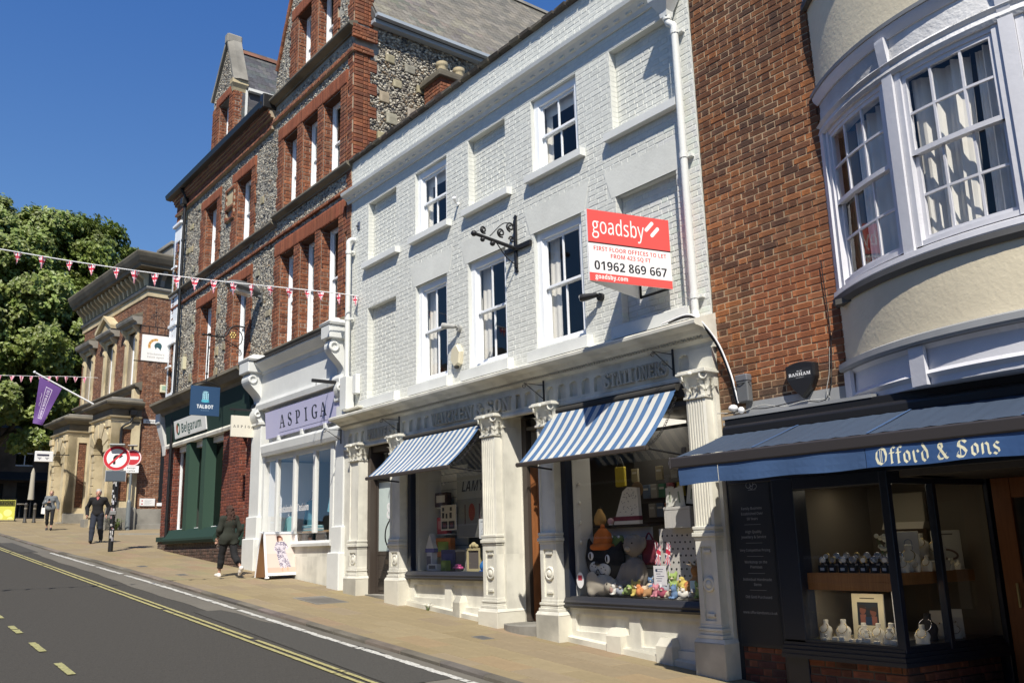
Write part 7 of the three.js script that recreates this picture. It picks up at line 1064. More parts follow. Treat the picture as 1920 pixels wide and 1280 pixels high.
// ------------------------------------------------------------------ bunting
const flagTex = tex((g, w, h) => { g.fillStyle = '#27335e'; g.fillRect(0, 0, w, h); g.strokeStyle = '#ece2e4'; g.lineWidth = 30; const ln = (a, b, c, d) => { g.beginPath(); g.moveTo(a, b); g.lineTo(c, d); g.stroke(); }; ln(0, 0, w, h); ln(w, 0, 0, h); g.strokeStyle = '#c23b52'; g.lineWidth = 12; ln(0, 0, w, h); ln(w, 0, 0, h); g.fillStyle = '#ece2e4'; g.fillRect(w * .36, 0, w * .28, h); g.fillRect(0, h * .22, w, h * .36); g.fillStyle = '#c6354c'; g.fillRect(w * .42, 0, w * .16, h); g.fillRect(0, h * .30, w, h * .2); }, 128, 128); flagTex.side = THREE.DoubleSide;
const pinkTex = tex((g, w, h) => { g.fillStyle = '#d9a9b4'; g.fillRect(0, 0, w, h); g.fillStyle = '#c4566c'; g.fillRect(w * .38, 0, w * .24, h); }, 64, 64);
function bunting(label, x, pts, zs, w, h, mat, sd) {
  reseed(sd); const t = thing('bunting', label, 'bunting', [x, pts[0][0], pts[0][1]]); const O = [x, pts[0][0], pts[0][1]]; add(t, 'cord', tube(pts.map(([y, z]) => [0, y - O[1], z - O[2]]), .011, 60, 5), MT.white);
  const yAt = z => { for (let i = 0; i + 1 < pts.length; i++) if (z <= pts[i][1] && z >= pts[i + 1][1]) return lerp(pts[i][0], pts[i + 1][0], (pts[i][1] - z) / (pts[i][1] - pts[i + 1][1])); return pts[0][0]; };
  for (const z of zs) { const a = rr(-.9, .9), s = rr(.75, 1.1), hh = h * rr(.75, 1.1), y = yAt(z) - O[1], P = [], U = []; const at = (u, v) => { const k = (u - .5) * w * s * (1 - v); return [Math.sin(a * v + .2) * .05 * v + Math.sin(a) * k * .8 * Math.min(1, v * 3) + .02 * Math.sin(u * 7 + a * 4), y - v * hh, z - O[2] - k * Math.cos(a * .8)]; }; for (let j = 0; j < 5; j++) for (let i = 0; i < 4; i++) for (const [p, q] of [[0, 0], [0, 1], [1, 1], [0, 0], [1, 1], [1, 0]]) { const u = (i + p) / 4, v = (j + q) / 5; P.push(...at(u, v)); U.push(u, 1 - v); } const g = new THREE.BufferGeometry(); g.setAttribute('position', new THREE.Float32BufferAttribute(P, 3)); g.setAttribute('uv', new THREE.Float32BufferAttribute(U, 2)); g.computeVertexNormals(); g.userData.keep = true; add(t, 'pennant', g, mat); }
  return t;
}
bunting('string of triangular red white and blue flags crossing the street', -16.45, [[7.35, 10.5], [7.24, 8.2], [7.20, 6.5], [7.19, 5.6], [7.2, 4.6], [7.22, 3.85], [7.27, 2.75], [7.34, 1.59], [7.4, .49], [7.41, .02]], [9.3, 8.9, 8.5, 8.1, 7.7, 7.3, 6.9, 6.5, 6.12, 5.69, 5.33, 4.91, 4.59, 4.24, 3.85, 3.51, 3.15, 2.75, 2.38, 1.99, 1.59, 1.21, .91, .49, .1], .18, .25, flagTex, 5);
bunting('distant string of small pink flags ending at the brown brick building', -46, [[10.3, 5.5], [10.31, 2.6], [10.36, 1.8], [10.42, .9], [10.5, .0], [10.58, -1.6]], [4.8, 4.2, 3.6, 3.0, 2.57, 2.1, 1.7, 1.3, .9, .55, .19, -.2, -.6, -1.0], .24, .3, pinkTex, 6);
// ------------------------------------------------------------------ road signs
{ const t = thing('road_sign', 'round no right turn sign on a black post covered in stickers', 'road sign', [-28.57, gy(-28.57), 1.63], rad(72)); reseed(88);
  add(t, 'post', rod([0, -.1, 0], [0, 3.05, 0], .072, .06, 14), MT.black);
  const st = []; for (let i = 0; i < 46; i++) { const a = rr(-1.6, 1.6), y = rr(.25, 2.1), w = rr(.02, .06), h = rr(.03, .12), da = w / .07; const r = .0735; const q = [[a, y], [a + da, y], [a + da, y + h], [a, y + h]].map(([b, c]) => [r * Math.sin(b), c, r * Math.cos(b)]); const g = quad(...q); add(t, 'sticker', g, tinted(MT.white, lin(...pick([[.6, .6, .6], [.45, .42, .4], [.15, .15, .17], [.3, .1, .1], [.5, .5, .55]])))); }
  const disc = (r, z, d) => mv(clean(new THREE.CylinderGeometry(r, r, d, 40)), 0, 2.74, z, 0, Math.PI / 2); add(t, 'sign_plate', disc(.375, .075, .014), mt([.35, .35, .36], { rough: .5 }));
  const face = new THREE.CircleGeometry(.372, 40); face.translate(0, 2.74, .0835); const fg = keepUV(face); add(t, 'sign_face', fg, tex((g, w, h) => { g.fillStyle = '#f2f0ee'; g.fillRect(0, 0, w, h); const c = w / 2; g.strokeStyle = '#c62a34'; g.lineWidth = 44; g.beginPath(); g.arc(c, c, c - 26, 0, 7); g.stroke(); g.strokeStyle = '#17171a'; g.lineWidth = 36; g.beginPath(); g.moveTo(c - 32, c + 96); g.lineTo(c - 32, c + 6); g.quadraticCurveTo(c - 32, c - 34, c + 10, c - 34); g.lineTo(c + 40, c - 34); g.stroke(); g.fillStyle = '#17171a'; g.beginPath(); g.moveTo(c + 36, c - 78); g.lineTo(c + 36, c + 10); g.lineTo(c + 92, c - 34); g.fill(); g.strokeStyle = '#c62a34'; g.lineWidth = 30; g.beginPath(); g.moveTo(c - 118, c + 118); g.lineTo(c + 118, c - 118); g.stroke(); }, 384, 384));
  add(t, 'blank_plate', bx(-.27, .27, 2.06, 2.36, .07, .085, .03), mt([.075, .095, .12], { rough: .6 })); add(t, 'plate_rim', [bx(-.29, .29, 2.04, 2.38, .06, .07, .03)], mt([.4, .4, .4], { rough: .5 })); add(t, 'lamp', [bx(-.22, .22, 3.1, 3.16, -.05, .28, .03), rod([0, 3.0, 0], [0, 3.13, .02], .05)], mt([.32, .34, .33], { rough: .5 })); add(t, 'clip', [bx(-.09, .09, 2.5, 2.54, -.08, .07, .006), bx(-.09, .09, 2.94, 2.98, -.08, .07, .006), bx(-.09, .09, 1.06, 1.18, -.09, .09, .02)], mt([.2, .2, .2], { rough: .5 }));
  const u = thing('road_sign', 'round red no entry sign on a grey post beside the brick flank', 'road sign', [-40.22, gy(-40.22), -1.9], rad(74));
  add(u, 'post', [rod([0, -.1, 0], [0, 1.15, 0], .10, .09, 14), rod([0, 1.15, 0], [0, 1.25, 0], .09, .05, 14), rod([0, 1.25, 0], [0, 3.5, 0], .05, .05, 12)], mt([.17, .19, .20], { rough: .5 }));
  add(u, 'sign_plate', mv(clean(new THREE.CylinderGeometry(.36, .36, .014, 32)), .02, 3.02, .06, 0, Math.PI / 2), MT.white); const f2 = new THREE.CircleGeometry(.357, 32); f2.translate(.02, 3.02, .0685); add(u, 'sign_face', keepUV(f2), tex((g, w, h) => { g.fillStyle = '#c3313a'; g.fillRect(0, 0, w, h); g.strokeStyle = '#f0e8e8'; g.lineWidth = 10; g.beginPath(); g.arc(w / 2, h / 2, w / 2 - 8, 0, 7); g.stroke(); g.fillStyle = '#f4f0f0'; g.fillRect(w * .17, h * .41, w * .66, h * .19); }, 192, 192));
  add(u, 'plate', bx(-.30, .30, 2.38, 2.68, .05, .065, .02), MT.white); add(u, 'lettering', quad([-.29, 2.39, .0665], [.29, 2.39, .0665], [.29, 2.67, .0665], [-.29, 2.67, .0665]), tex((g, w, h) => { g.fillStyle = '#e9e9e9'; g.fillRect(0, 0, w, h); g.fillStyle = '#1a1a1a'; g.font = 'bold 44px sans-serif'; g.textAlign = 'center'; g.fillText('Except', w / 2, 52); g.fillText('cycles', w / 2, 104); }, 240, 124)); add(u, 'lamp', [bx(-.2, .2, 3.5, 3.56, -.05, .3, .03)], mt([.3, .3, .3], { rough: .5 }));
}
{ // folding pavement board
  const t = thing('pavement_board', 'white framed pavement board with a fashion poster, standing before the white shop', 'pavement board', [-19.65, gy(-19.65), .27]); const u = V(.02, 0, -.99), h = .98; const lean = s => rad(s * 11);
  const f = (x0, x1, y0, y1, z0, z1, r = .006) => bx(x0, x1, y0, y1, z0, z1, r);
  const panel = (s) => { const g = [f(-.42, -.37, .02, 1.04, -.02, .015), f(.37, .42, .02, 1.04, -.02, .015), f(-.37, .37, .98, 1.04, -.02, .015), f(-.37, .37, .06, .12, -.02, .015)]; return g; };
  const M = s => new THREE.Matrix4().makeRotationY(rad(94)).multiply(new THREE.Matrix4().makeTranslation(0, 0, s * .27)).multiply(new THREE.Matrix4().makeRotationX(lean(-s)));
  const front = panel(1).map(g => g.applyMatrix4(M(1))), back = panel(-1).map(g => g.applyMatrix4(M(-1)));
  add(t, 'frame', front, MT.frameWhite); add(t, 'back_frame', back, MT.frameWhite); add(t, 'back_board', bx(-.37, .37, .1, 1.0, -.012, 0).applyMatrix4(M(-1)), mt([.30, .15, .06], { map: 'wood', rough: .6 })); add(t, 'side_board', [f(-.4, -.38, .1, .9, -.45, -.05, 0)].map(g => loft([[[-.405, .03, -.56], [-.405, .03, -.02], [-.405, .98, -.2], [-.405, .98, -.28]], [[-.395, .03, -.56], [-.395, .03, -.02], [-.395, .98, -.2], [-.395, .98, -.28]]]).applyMatrix4(new THREE.Matrix4().makeRotationY(rad(94)).setPosition(.25 * Math.sin(rad(94)), 0, .25 * Math.cos(rad(94))))), mt([.30, .15, .06], { map: 'wood', rough: .6 }));
  add(t, 'foot', [f(-.43, -.35, 0, .04, -.03, .03), f(.35, .43, 0, .04, -.03, .03)].map(g => g.applyMatrix4(M(1))), MT.frameWhite);
  const q = quad([-.37, .12, 0], [.37, .12, 0], [.37, .98, 0], [-.37, .98, 0]); q.applyMatrix4(M(1)); q.userData.keep = true;
  add(t, 'poster', q, tex((g, w, h) => { g.fillStyle = '#d8c6bc'; g.fillRect(0, 0, w, h); g.fillStyle = '#dccfc7'; g.fillRect(0, 0, w, h * .5); g.fillStyle = '#cfb5a6'; g.fillRect(0, h * .86, w, h * .14); const c = 0; reseed(4); g.translate(w * .5, 0); g.scale(1.3, 1);
    g.fillStyle = '#e2ad94'; g.beginPath(); g.ellipse(c - 8, h * .10, 21, 28, 0, 0, 7); g.fill(); g.fillRect(c - 16, h * .13, 18, 22); g.fillStyle = '#6d4030'; g.beginPath(); g.ellipse(c - 14, h * .085, 25, 24, 0, 3.0, 6.5); g.fill(); g.fillRect(c - 36, h * .08, 14, 62); g.fillRect(c + 8, h * .08, 10, 40);
    g.save(); g.beginPath(); g.moveTo(c - 46, h * .2); g.lineTo(c + 34, h * .19); g.lineTo(c + 74, h * .34); g.lineTo(c + 56, h * .42); g.lineTo(c + 38, h * .35); g.lineTo(c + 40, h * .44); g.lineTo(c + 88, h * .86); g.lineTo(c - 18, h * .88); g.lineTo(c - 52, h * .46); g.lineTo(c - 44, h * .33); g.lineTo(c - 60, h * .46); g.lineTo(c - 76, h * .40); g.closePath(); g.fillStyle = '#cfc8d2'; g.fill(); g.clip(); g.strokeStyle = '#4f4664'; g.lineWidth = 4; for (let i = 0; i < 110; i++) { const x = c - 90 + rnd() * 190, y = h * (.18 + rnd() * .72); g.beginPath(); g.arc(x, y, 6 + rnd() * 10, rnd() * 6, rnd() * 6 + 3); g.stroke(); } g.restore(); g.fillStyle = '#dca68d'; g.fillRect(c - 6, h * .86, 14, 50); g.fillRect(c + 46, h * .85, 14, 44); }, 384, 446));
}
{ // weeds at the foot of the walls
  reseed(91); const weed = (label, x, z, n, s) => { const t = thing('weed', label, 'plant', [x, gy(x), z]); const P = []; for (let i = 0; i < n; i++) { const a = rr(0, 6.3), l = rr(.08, .22) * s, w = .012 * s, dx = Math.cos(a), dz = Math.sin(a), b = [dx * .02, 0, dz * .02], m = [dx * l * .4, l * .8, dz * l * .4], e = [dx * l, l * rr(.7, 1.1), dz * l]; P.push(b[0] - dz * w, 0, b[2] + dx * w, b[0] + dz * w, 0, b[2] - dx * w, ...m, m[0] - dz * w, m[1], m[2] + dx * w, m[0] + dz * w, m[1], m[2] - dx * w, ...e); } const g = new THREE.BufferGeometry(); g.setAttribute('position', new THREE.Float32BufferAttribute(P, 3)); g.computeVertexNormals(); add(t, 'leaves', clean(g), mt([.10, .14, .04], { rough: .9 })); };
  weed('tuft of pale grass growing at the foot of the left shop window', -13.6, .12, 16, .7); weed('green weeds at the foot of the grey sign post', -40.0, -1.4, 90, 2.4); weed('weeds at the corner of the right stone porch', -39.9, -.7, 50, 2); }
// ------------------------------------------------------------------ what stands in the stationer's windows
const ORD = ['first', 'second', 'third', 'fourth', 'fifth', 'sixth', 'seventh', 'eighth', 'ninth', 'tenth', 'eleventh', 'twelfth', 'thirteenth', 'fourteenth', 'fifteenth', 'sixteenth', 'seventeenth'];
const mk = (c, o = {}) => mt(c, { rough: .9, ...o });
{
  const F = thing('display_stand', 'white display stand with panelled back and a dark upper shelf in the right stationer window', 'display stand', [-8.7, 1.4, -.3]); const wp = mk([.50, .49, .46]);
  add(F, 'floor', bx(-1.22, 1.2, -.08, -.005, -.25, .26), wp); add(F, 'side_panel', bx(-1.24, -1.21, 0, 2.2, -.12, .24), mk([.55, .54, .5])); for (let i = 0; i < 5; i++) add(F, 'slat', bx(-1.2, -.12, i * .19, i * .19 + .175, -.25, -.235), wp);
  add(F, 'shelf', bx(-1.2, -.1, .95, .975, -.4, -.12), MT.dark); const pb = add(F, 'pegboard', bx(.0, .95, .02, .9, -.26, -.24), mk([.60, .58, .54]));
  const holes = []; for (let r = 0; r < 9; r++) for (let c = 0; c < 10; c++) holes.push(mv(clean(new THREE.CylinderGeometry(.014, .014, .004, 8)), .06 + c * .09 + (r % 2) * .045, .1 + r * .088, -.238, 0, Math.PI / 2)); add(pb, 'hole', holes, MT.black).userData.kind = 'stuff';
  for (let i = 0; i < 4; i++) add(F, 'bulb', ball(-1.2, .75 + i * .28, .13, .022, .03, .022), mk([.7, .68, .6], { rough: .2 }));
  add(F, 'back_wall', bx(-1.3, 1.25, .98, 2.4, -1.2, -1.16), MT.dark); reseed(321);
  for (const [y, xs, shelfN] of [[1.36, [-.78, -.62, -.46, -.3, -.1, .1], 'middle'], [1.08, [-.68, -.52, -.36, -.18], 'lowest'], [1.62, [-1.0, -.5, -.2, .3], 'top']]) for (const [bi, x] of xs.entries()) { const b = thing('book', null, 'book', [-8.7 + x, 1.4 + y, -1.1]); const c = pick([[.30, .26, .16], [.05, .16, .09], [.34, .12, .05], [.10, .14, .2], [.3, .28, .24], [.40, .30, .05], [.26, .06, .07]]); add(b, 'cover', bx(0, .13, 0, .2, -.02, .02, .004), mk(c)); add(b, 'spine_band', bx(.02, .11, .12, .15, .02, .023), mk([.5, .48, .42])); tag(b, `small boxed book, ${ORD[bi]} from the left on the ${shelfN} dim shelf in the right window`, 'book', 'boxed books behind the right stationer window'); }
  add(F, 'book_shelf', [1.05, 1.33, 1.59].map(y => bx(-1.1, .5, y - .02, y, -1.18, -.98)), MT.dark);
  // gift shapes on the upper shelf
  const gb = thing('gift_box', 'white patterned gift box shaped like a dress with a dark red ribbon', 'gift box', [-9.17, 2.38, -.42]); add(gb, 'box', loft([-.03, .03].map(z => [[-.26, 0, z], [.26, 0, z], [.24, .5, z], [.05, .52, z], [-.05, .46, z]])), mk([.62, .60, .56])); add(gb, 'ribbon', bx(-.255, .258, .05, .11, -.033, .034), mk([.16, .03, .05])); const sp = []; for (let i = 0; i < 46; i++) { const y = rr(.13, .48), x = rr(-.2 + y * .35, .22); sp.push(bx(x, x + .018, y, y + .008, .0305, .0325)); } add(gb, 'pattern', sp, mk([.12, .12, .14])).userData.kind = 'stuff';
  const dc = thing('wooden_disc', 'round wooden disc propped behind the dress shaped gift box', 'disc', [-9.0, 2.86, -.47]); add(dc, 'disc', mv(clean(new THREE.CylinderGeometry(.10, .10, .025, 24)), 0, 0, 0, 0, Math.PI / 2), mk([.30, .19, .09], { map: 'wood' })); add(dc, 'rim', mv(clean(new THREE.TorusGeometry(.1, .012, 6, 24)), 0, 0, 0), mk([.2, .12, .05]));
  const pr = thing('wooden_pear', 'yellow wooden pear at the left end of the dark upper shelf', 'ornament', [-9.72, 2.38, -.4]); add(pr, 'body', lathe([[0, 0], [.07, .01], [.095, .07], [.08, .14], [.045, .2], [.03, .235], [0, .24]]), mk([.45, .26, .08])); add(pr, 'stalk', rod([0, .23, 0], [.01, .28, 0], .006), MT.dark);
  const pk = thing('ornament', 'small pink ball ornament beside the yellow wooden pear', 'ornament', [-9.5, 2.38, -.4]); add(pk, 'ball', ball(0, .05, 0, .05), mk([.5, .32, .34])); add(pk, 'stand', lathe([[.03, 0], [.03, .01], [.012, .015], [.012, .03]]), MT.white);
  for (const [x, y, r, w, h] of [[-8.38, 2.72, .08, .15, .26], [-8.2, 2.71, .2, .17, .28], [-8.02, 2.74, -.1, .15, .26]]) { const c = thing('greetings_card', null, 'card', [x, y - h / 2, -.46]); add(c, 'front', mv(bx(-w / 2, w / 2, 0, h, 0, .006), 0, 0, 0, 0, -.1, r), mk([.60, .60, .56])); add(c, 'motif', mv(bx(-.012, .012, .06, h - .06, .006, .008), 0, 0, 0, 0, -.1, r), mk([.25, .3, .22])); tag(c, ['pale green greetings card with one tall motif, leftmost of three', 'white greetings card leaning to the left, middle of three', 'white greetings card nearest the fluted pilaster, rightmost of three'][x < -8.3 ? 0 : x < -8.1 ? 1 : 2], 'card'); }
  const wb = thing('storage_box', 'plain white box under the greetings cards', 'box', [-8.2, 2.3, -.45]); add(wb, 'box', bx(-.23, .23, 0, .24, -.08, .08, .006), mk([.55, .54, .52])); add(wb, 'lid', bx(-.235, .235, .24, .28, -.085, .085, .006), mk([.58, .57, .55]));
  const lamp = thing('bag', 'yellow bag hanging at the top left of the dim shop behind the window', 'bag', [-9.75, 2.95, -.9]); add(lamp, 'bag', bx(-.1, .1, 0, .3, -.03, .03, .02), mk([.5, .38, .03])); add(lamp, 'strap', tube([[-.08, .3, 0], [0, .45, 0], [.08, .3, 0]], .008, 10, 5), MT.dark);
  // the big black cat cushion with an orange woolly hat
  const cat = thing('plush_cat', 'big black plush cat head with white muzzle and orange hat', 'soft toy', [-9.52, 1.86, -.28]); const blk = mk([.012, .012, .013], { rough: 1 });
  add(cat, 'head', iso(uni([ell([0, 0, 0], [.38, .25, .12]), caps([-.27, .1, 0], [-.33, .33, 0], .09, .02), caps([.25, .1, 0], [.33, .28, 0], .09, .02)], .06), [-.48, -.32, -.2], [.48, .42, .2], .022), blk);
  add(cat, 'muzzle', [ball(.06, -.1, .1, .14, .1, .04), ball(-.1, -.07, .1, .13, .09, .04)], mk([.62, .6, .55])); add(cat, 'nose', ball(-.02, -.01, .15, .05, .03, .02), blk); add(cat, 'eye', [ball(-.19, .09, .105, .055, .06, .02)], MT.white); add(cat, 'eye', [ball(.16, .05, .115, .045, .06, .02)], MT.white); add(cat, 'pupil', ball(-.185, .09, .125, .016, .045, .01), blk); add(cat, 'pupil', ball(.165, .05, .133, .016, .045, .01), blk);
  add(cat, 'whisker_dot', [[-.14, -.05], [-.1, -.02], [-.07, -.06], [.05, -.08], [.1, -.06], [.13, -.1]].map(([x, y]) => ball(x, y, .138, .008)), blk); add(cat, 'mouth', tube([[-.14, -.13, .12], [-.07, -.15, .14], [-.02, -.09, .145], [.04, -.16, .14], [.12, -.15, .13]], .006, 16, 5), blk);
  const hat = add(cat, 'hat', [lathe([[0, .28], [.05, .275], [.12, .2], [.145, .09], [.15, .0]], 18)].map(g => mv(g, -.03, .2, 0)), mk([.50, .13, .02])); add(hat, 'brim', mv(clean(new THREE.TorusGeometry(.15, .045, 8, 22)), -.03, .215, 0, 0, Math.PI / 2), mk([.50, .13, .02])); add(hat, 'bobble', ball(-.03, .5, 0, .035), mk([.50, .14, .03]));
  const toy = (name, label, pos, c, parts, extra) => { const t = thing(name, label, 'soft toy', pos); add(t, 'body', iso(uni(parts, .025), parts.mn ?? [-.3, -.1, -.25], parts.mx ?? [.3, .75, .25], .018), mk(c, { rough: 1 })); for (const [n, g, m] of extra) add(t, n, g, m); return t; };
  toy('plush_mole', 'large grey plush animal sitting beside the black cat head', [-8.98, 1.52, -.32], [.22, .195, .17], Object.assign([ell([0, .18, 0], [.19, .24, .15]), ell([.02, .57, .02], [.16, .15, .14]), ell([-.12, .03, .14], [.09, .06, .13]), ell([.13, .03, .14], [.09, .06, .13]), caps([-.15, .28, .05], [-.2, .1, .12], .055, .05), caps([.15, .28, .05], [.2, .12, .12], .055, .05), ell([.18, .6, 0], [.06, .09, .03])], { mn: [-.32, -.06, -.2], mx: [.34, .78, .32] }), [['snout', ball(.02, .52, .15, .05, .035, .04), mk([.38, .33, .26])], ['eye', ball(-.07, .6, .14, .012), blk], ['eye', ball(.1, .6, .14, .012), blk]]);
  toy('plush_frog', 'green plush head peeping between the black cat and the grey toy', [-9.4, 2.02, -.42], [.14, .20, .06], Object.assign([ell([0, .08, 0], [.13, .11, .1]), ell([-.07, .17, 0], [.045, .045, .045]), ell([.07, .17, 0], [.045, .045, .045])], { mn: [-.2, -.08, -.16], mx: [.2, .28, .16] }), [['eye', [ball(-.07, .19, .04, .02), ball(.07, .19, .04, .02)], MT.white]]);
  const rb = thing('bag', 'dark red bag behind the grey plush animal', 'bag', [-8.78, 1.82, -.42]); add(rb, 'bag', bx(-.13, .13, 0, .34, -.05, .05, .05), mk([.13, .015, .03])); add(rb, 'handle', tube([[-.07, .34, 0], [0, .43, 0], [.07, .34, 0]], .012, 10, 5), mk([.13, .015, .03]));
  toy('plush_elephant', 'pale plush elephant lying below the black cat head', [-9.45, 1.42, -.16], [.42, .38, .31], Object.assign([ell([0, .13, 0], [.22, .15, .12]), ell([.2, .12, .04], [.11, .11, .1]), ell([-.16, .04, .08], [.07, .06, .06]), ell([-.13, .16, .1], [.13, .17, .03])], { mn: [-.36, -.06, -.2], mx: [.36, .38, .2] }), [['snout', ball(.27, .08, .1, .05, .06, .04), mk([.42, .26, .22])], ['eye', ball(.2, .16, .135, .012), blk]]);
  // small soft toys heaped along the front
  reseed(444); const cols = [[.62, .6, .55, 'white'], [.55, .44, .12, 'yellow'], [.5, .2, .24, 'pink'], [.12, .2, .34, 'blue'], [.28, .38, .12, 'green'], [.36, .2, .09, 'brown'], [.6, .5, .36, 'cream'], [.3, .32, .36, 'grey'], [.55, .22, .08, 'orange'], [.3, .06, .1, 'dark red']]; const spots = ['directly on the floor', 'near the flags', 'beside the notice', 'in the front row', 'close to the left frame', 'in the sunlit corner', 'by the pegboard'];
  const shapes = [0, 1, 2].map(k => iso(uni(k === 0 ? [ell([0, .05, 0], [.055, .055, .05]), ell([0, .12, .015], [.05, .045, .045]), ell([-.04, .16, 0], [.018, .03, .012]), ell([.04, .16, 0], [.018, .03, .012]), ell([-.035, .012, .05], [.025, .018, .03]), ell([.035, .012, .05], [.025, .018, .03])] : k === 1 ? [ell([0, .05, 0], [.075, .05, .05]), ell([.06, .09, .01], [.042, .04, .04]), ell([.1, .08, .02], [.02, .014, .014]), ell([-.05, .02, .04], [.022, .02, .02])] : [ell([0, .055, 0], [.06, .058, .055]), ell([0, .12, .02], [.035, .03, .03]), ell([-.06, .07, 0], [.02, .04, .02]), ell([.06, .07, 0], [.02, .04, .02])], .012), [-.12, -.03, -.09], [.14, .21, .1], .0125));
  let n = 0, inRow = [0, 0, 0]; for (const [row, z, y] of [[0, -.09, 1.405], [1, -.19, 1.43], [2, -.28, 1.5]]) for (let x = -9.15 + row * .25; x < -7.62; x += rr(.10, .15)) {
    const c = cols[(n * 7 + row) % cols.length], k = (n * 5 + row) % 3, s = rr(.8, 1.25); const t = thing('soft_toy', `small ${c[3]} soft toy, number ${n}`, 'soft toy', [x, y + rr(0, .03), z + rr(-.03, .03)], rr(-.6, .9)); t.scale.setScalar(s); add(t, 'body', shapes[k], mk(c.slice(0, 3), { rough: 1 })); if (k !== 2) add(t, 'eye', [ball(-.015 + (k === 1 ? .07 : 0), .13 - (k === 1 ? .03 : 0), .058 - (k === 1 ? .01 : 0), .006, .006, .006, 6), ball(.018 + (k === 1 ? .06 : 0), .13 - (k === 1 ? .03 : 0), .058 - (k === 1 ? .01 : 0), .006, .006, .006, 6)], blk); add(t, 'muzzle', ball(k === 1 ? .085 : 0, k === 1 ? .08 : .11, k === 1 ? .035 : .055, .016, .012, .012, 8), mk([.6, .5, .38]));
    t.userData.label = `small ${c[3]} soft toy, ${ORD[inRow[row]++]} from the left in the ${['front', 'middle', 'back'][row]} toy row`; t.userData.group = `small ${c[3]} soft toys at the front of the right stationer window`; n++; }
  const bn = thing('soft_toy', 'brown shaggy soft toy in pale blue standing at the right frame of the window', 'soft toy', [-7.78, 1.42, -.2]); add(bn, 'body', iso(uni([ell([0, .14, 0], [.1, .15, .08]), ell([0, .34, .01], [.07, .07, .065]), caps([-.08, .2, .02], [-.13, .1, .06], .03, .03), caps([.08, .2, .02], [.13, .1, .06], .03, .03)], .03), [-.2, -.04, -.14], [.2, .46, .16], .016), mk([.34, .17, .06], { rough: 1 })); add(bn, 'apron', bx(-.05, .05, .08, .22, .07, .09, .01), mk([.4, .55, .62])); const hr = []; for (let i = 0; i < 24; i++) { const a = rr(0, 6.3), l = rr(.06, .12); hr.push(rod([.03 * Math.cos(a), .39, .03 * Math.sin(a)], [(.03 + l) * Math.cos(a), .39 + rr(0, .1), (.03 + l) * Math.sin(a)], .008, .003, 4)); } add(bn, 'hair', hr, mk([.42, .32, .2]));
  for (const [x, y, z, a, lab] of [[-8.42, 1.62, -.2, -.12, 'small striped union flag on a stick in the toy display, the left one'], [-8.25, 1.62, -.2, .1, 'small union flag on a stick in the toy display, taller and right of the notice']]) { const f = thing('paper_flag', lab, 'flag', [x, y, z], .3); add(f, 'stick', rod([0, 0, 0], [a * .3, .5, 0], .004), MT.white); const q = quad([-.05, .22, .006], [.03, .20, .006], [.05, .46, .006], [0, .5, .006], 2, 4); add(f, 'cloth', q, flagTex); }
  const nt = thing('notice', 'small white notice on a stand among the soft toys', 'notice', [-8.35, 1.52, -.14]); add(nt, 'sheet', bx(-.11, .11, .05, .3, 0, .006), MT.white); add(nt, 'print', quad([-.1, .06, .0075], [.1, .06, .0075], [.1, .29, .0075], [-.1, .29, .0075]), tex((g, w, h) => { g.fillStyle = '#e3e3e6'; g.fillRect(0, 0, w, h); g.fillStyle = '#77778a'; for (let i = 0; i < 6; i++) g.fillRect(20 + (i % 2) * 8, 18 + i * 18, 84 - (i % 3) * 16, 6); g.fillStyle = '#33405c'; g.beginPath(); g.arc(26, 30, 12, 0, 7); g.fill(); }, 128, 140)); add(nt, 'stand', rod([0, 0, 0], [0, .06, 0], .02), MT.white);
  const sk = thing('sticker', 'oval white sticker with a red square in the lower left of the right window', 'sticker', [-9.78, 1.62, -.012]); const el = []; for (let i = 0; i < 20; i++) el.push([.075 * Math.cos(i / 20 * 6.283), .11 * Math.sin(i / 20 * 6.283)]); add(sk, 'disc', plate(el, -.002, .0), MT.white); add(sk, 'red_square', bx(-.04, .04, .0, .07, 0, .002), mk([.55, .06, .09]));
}
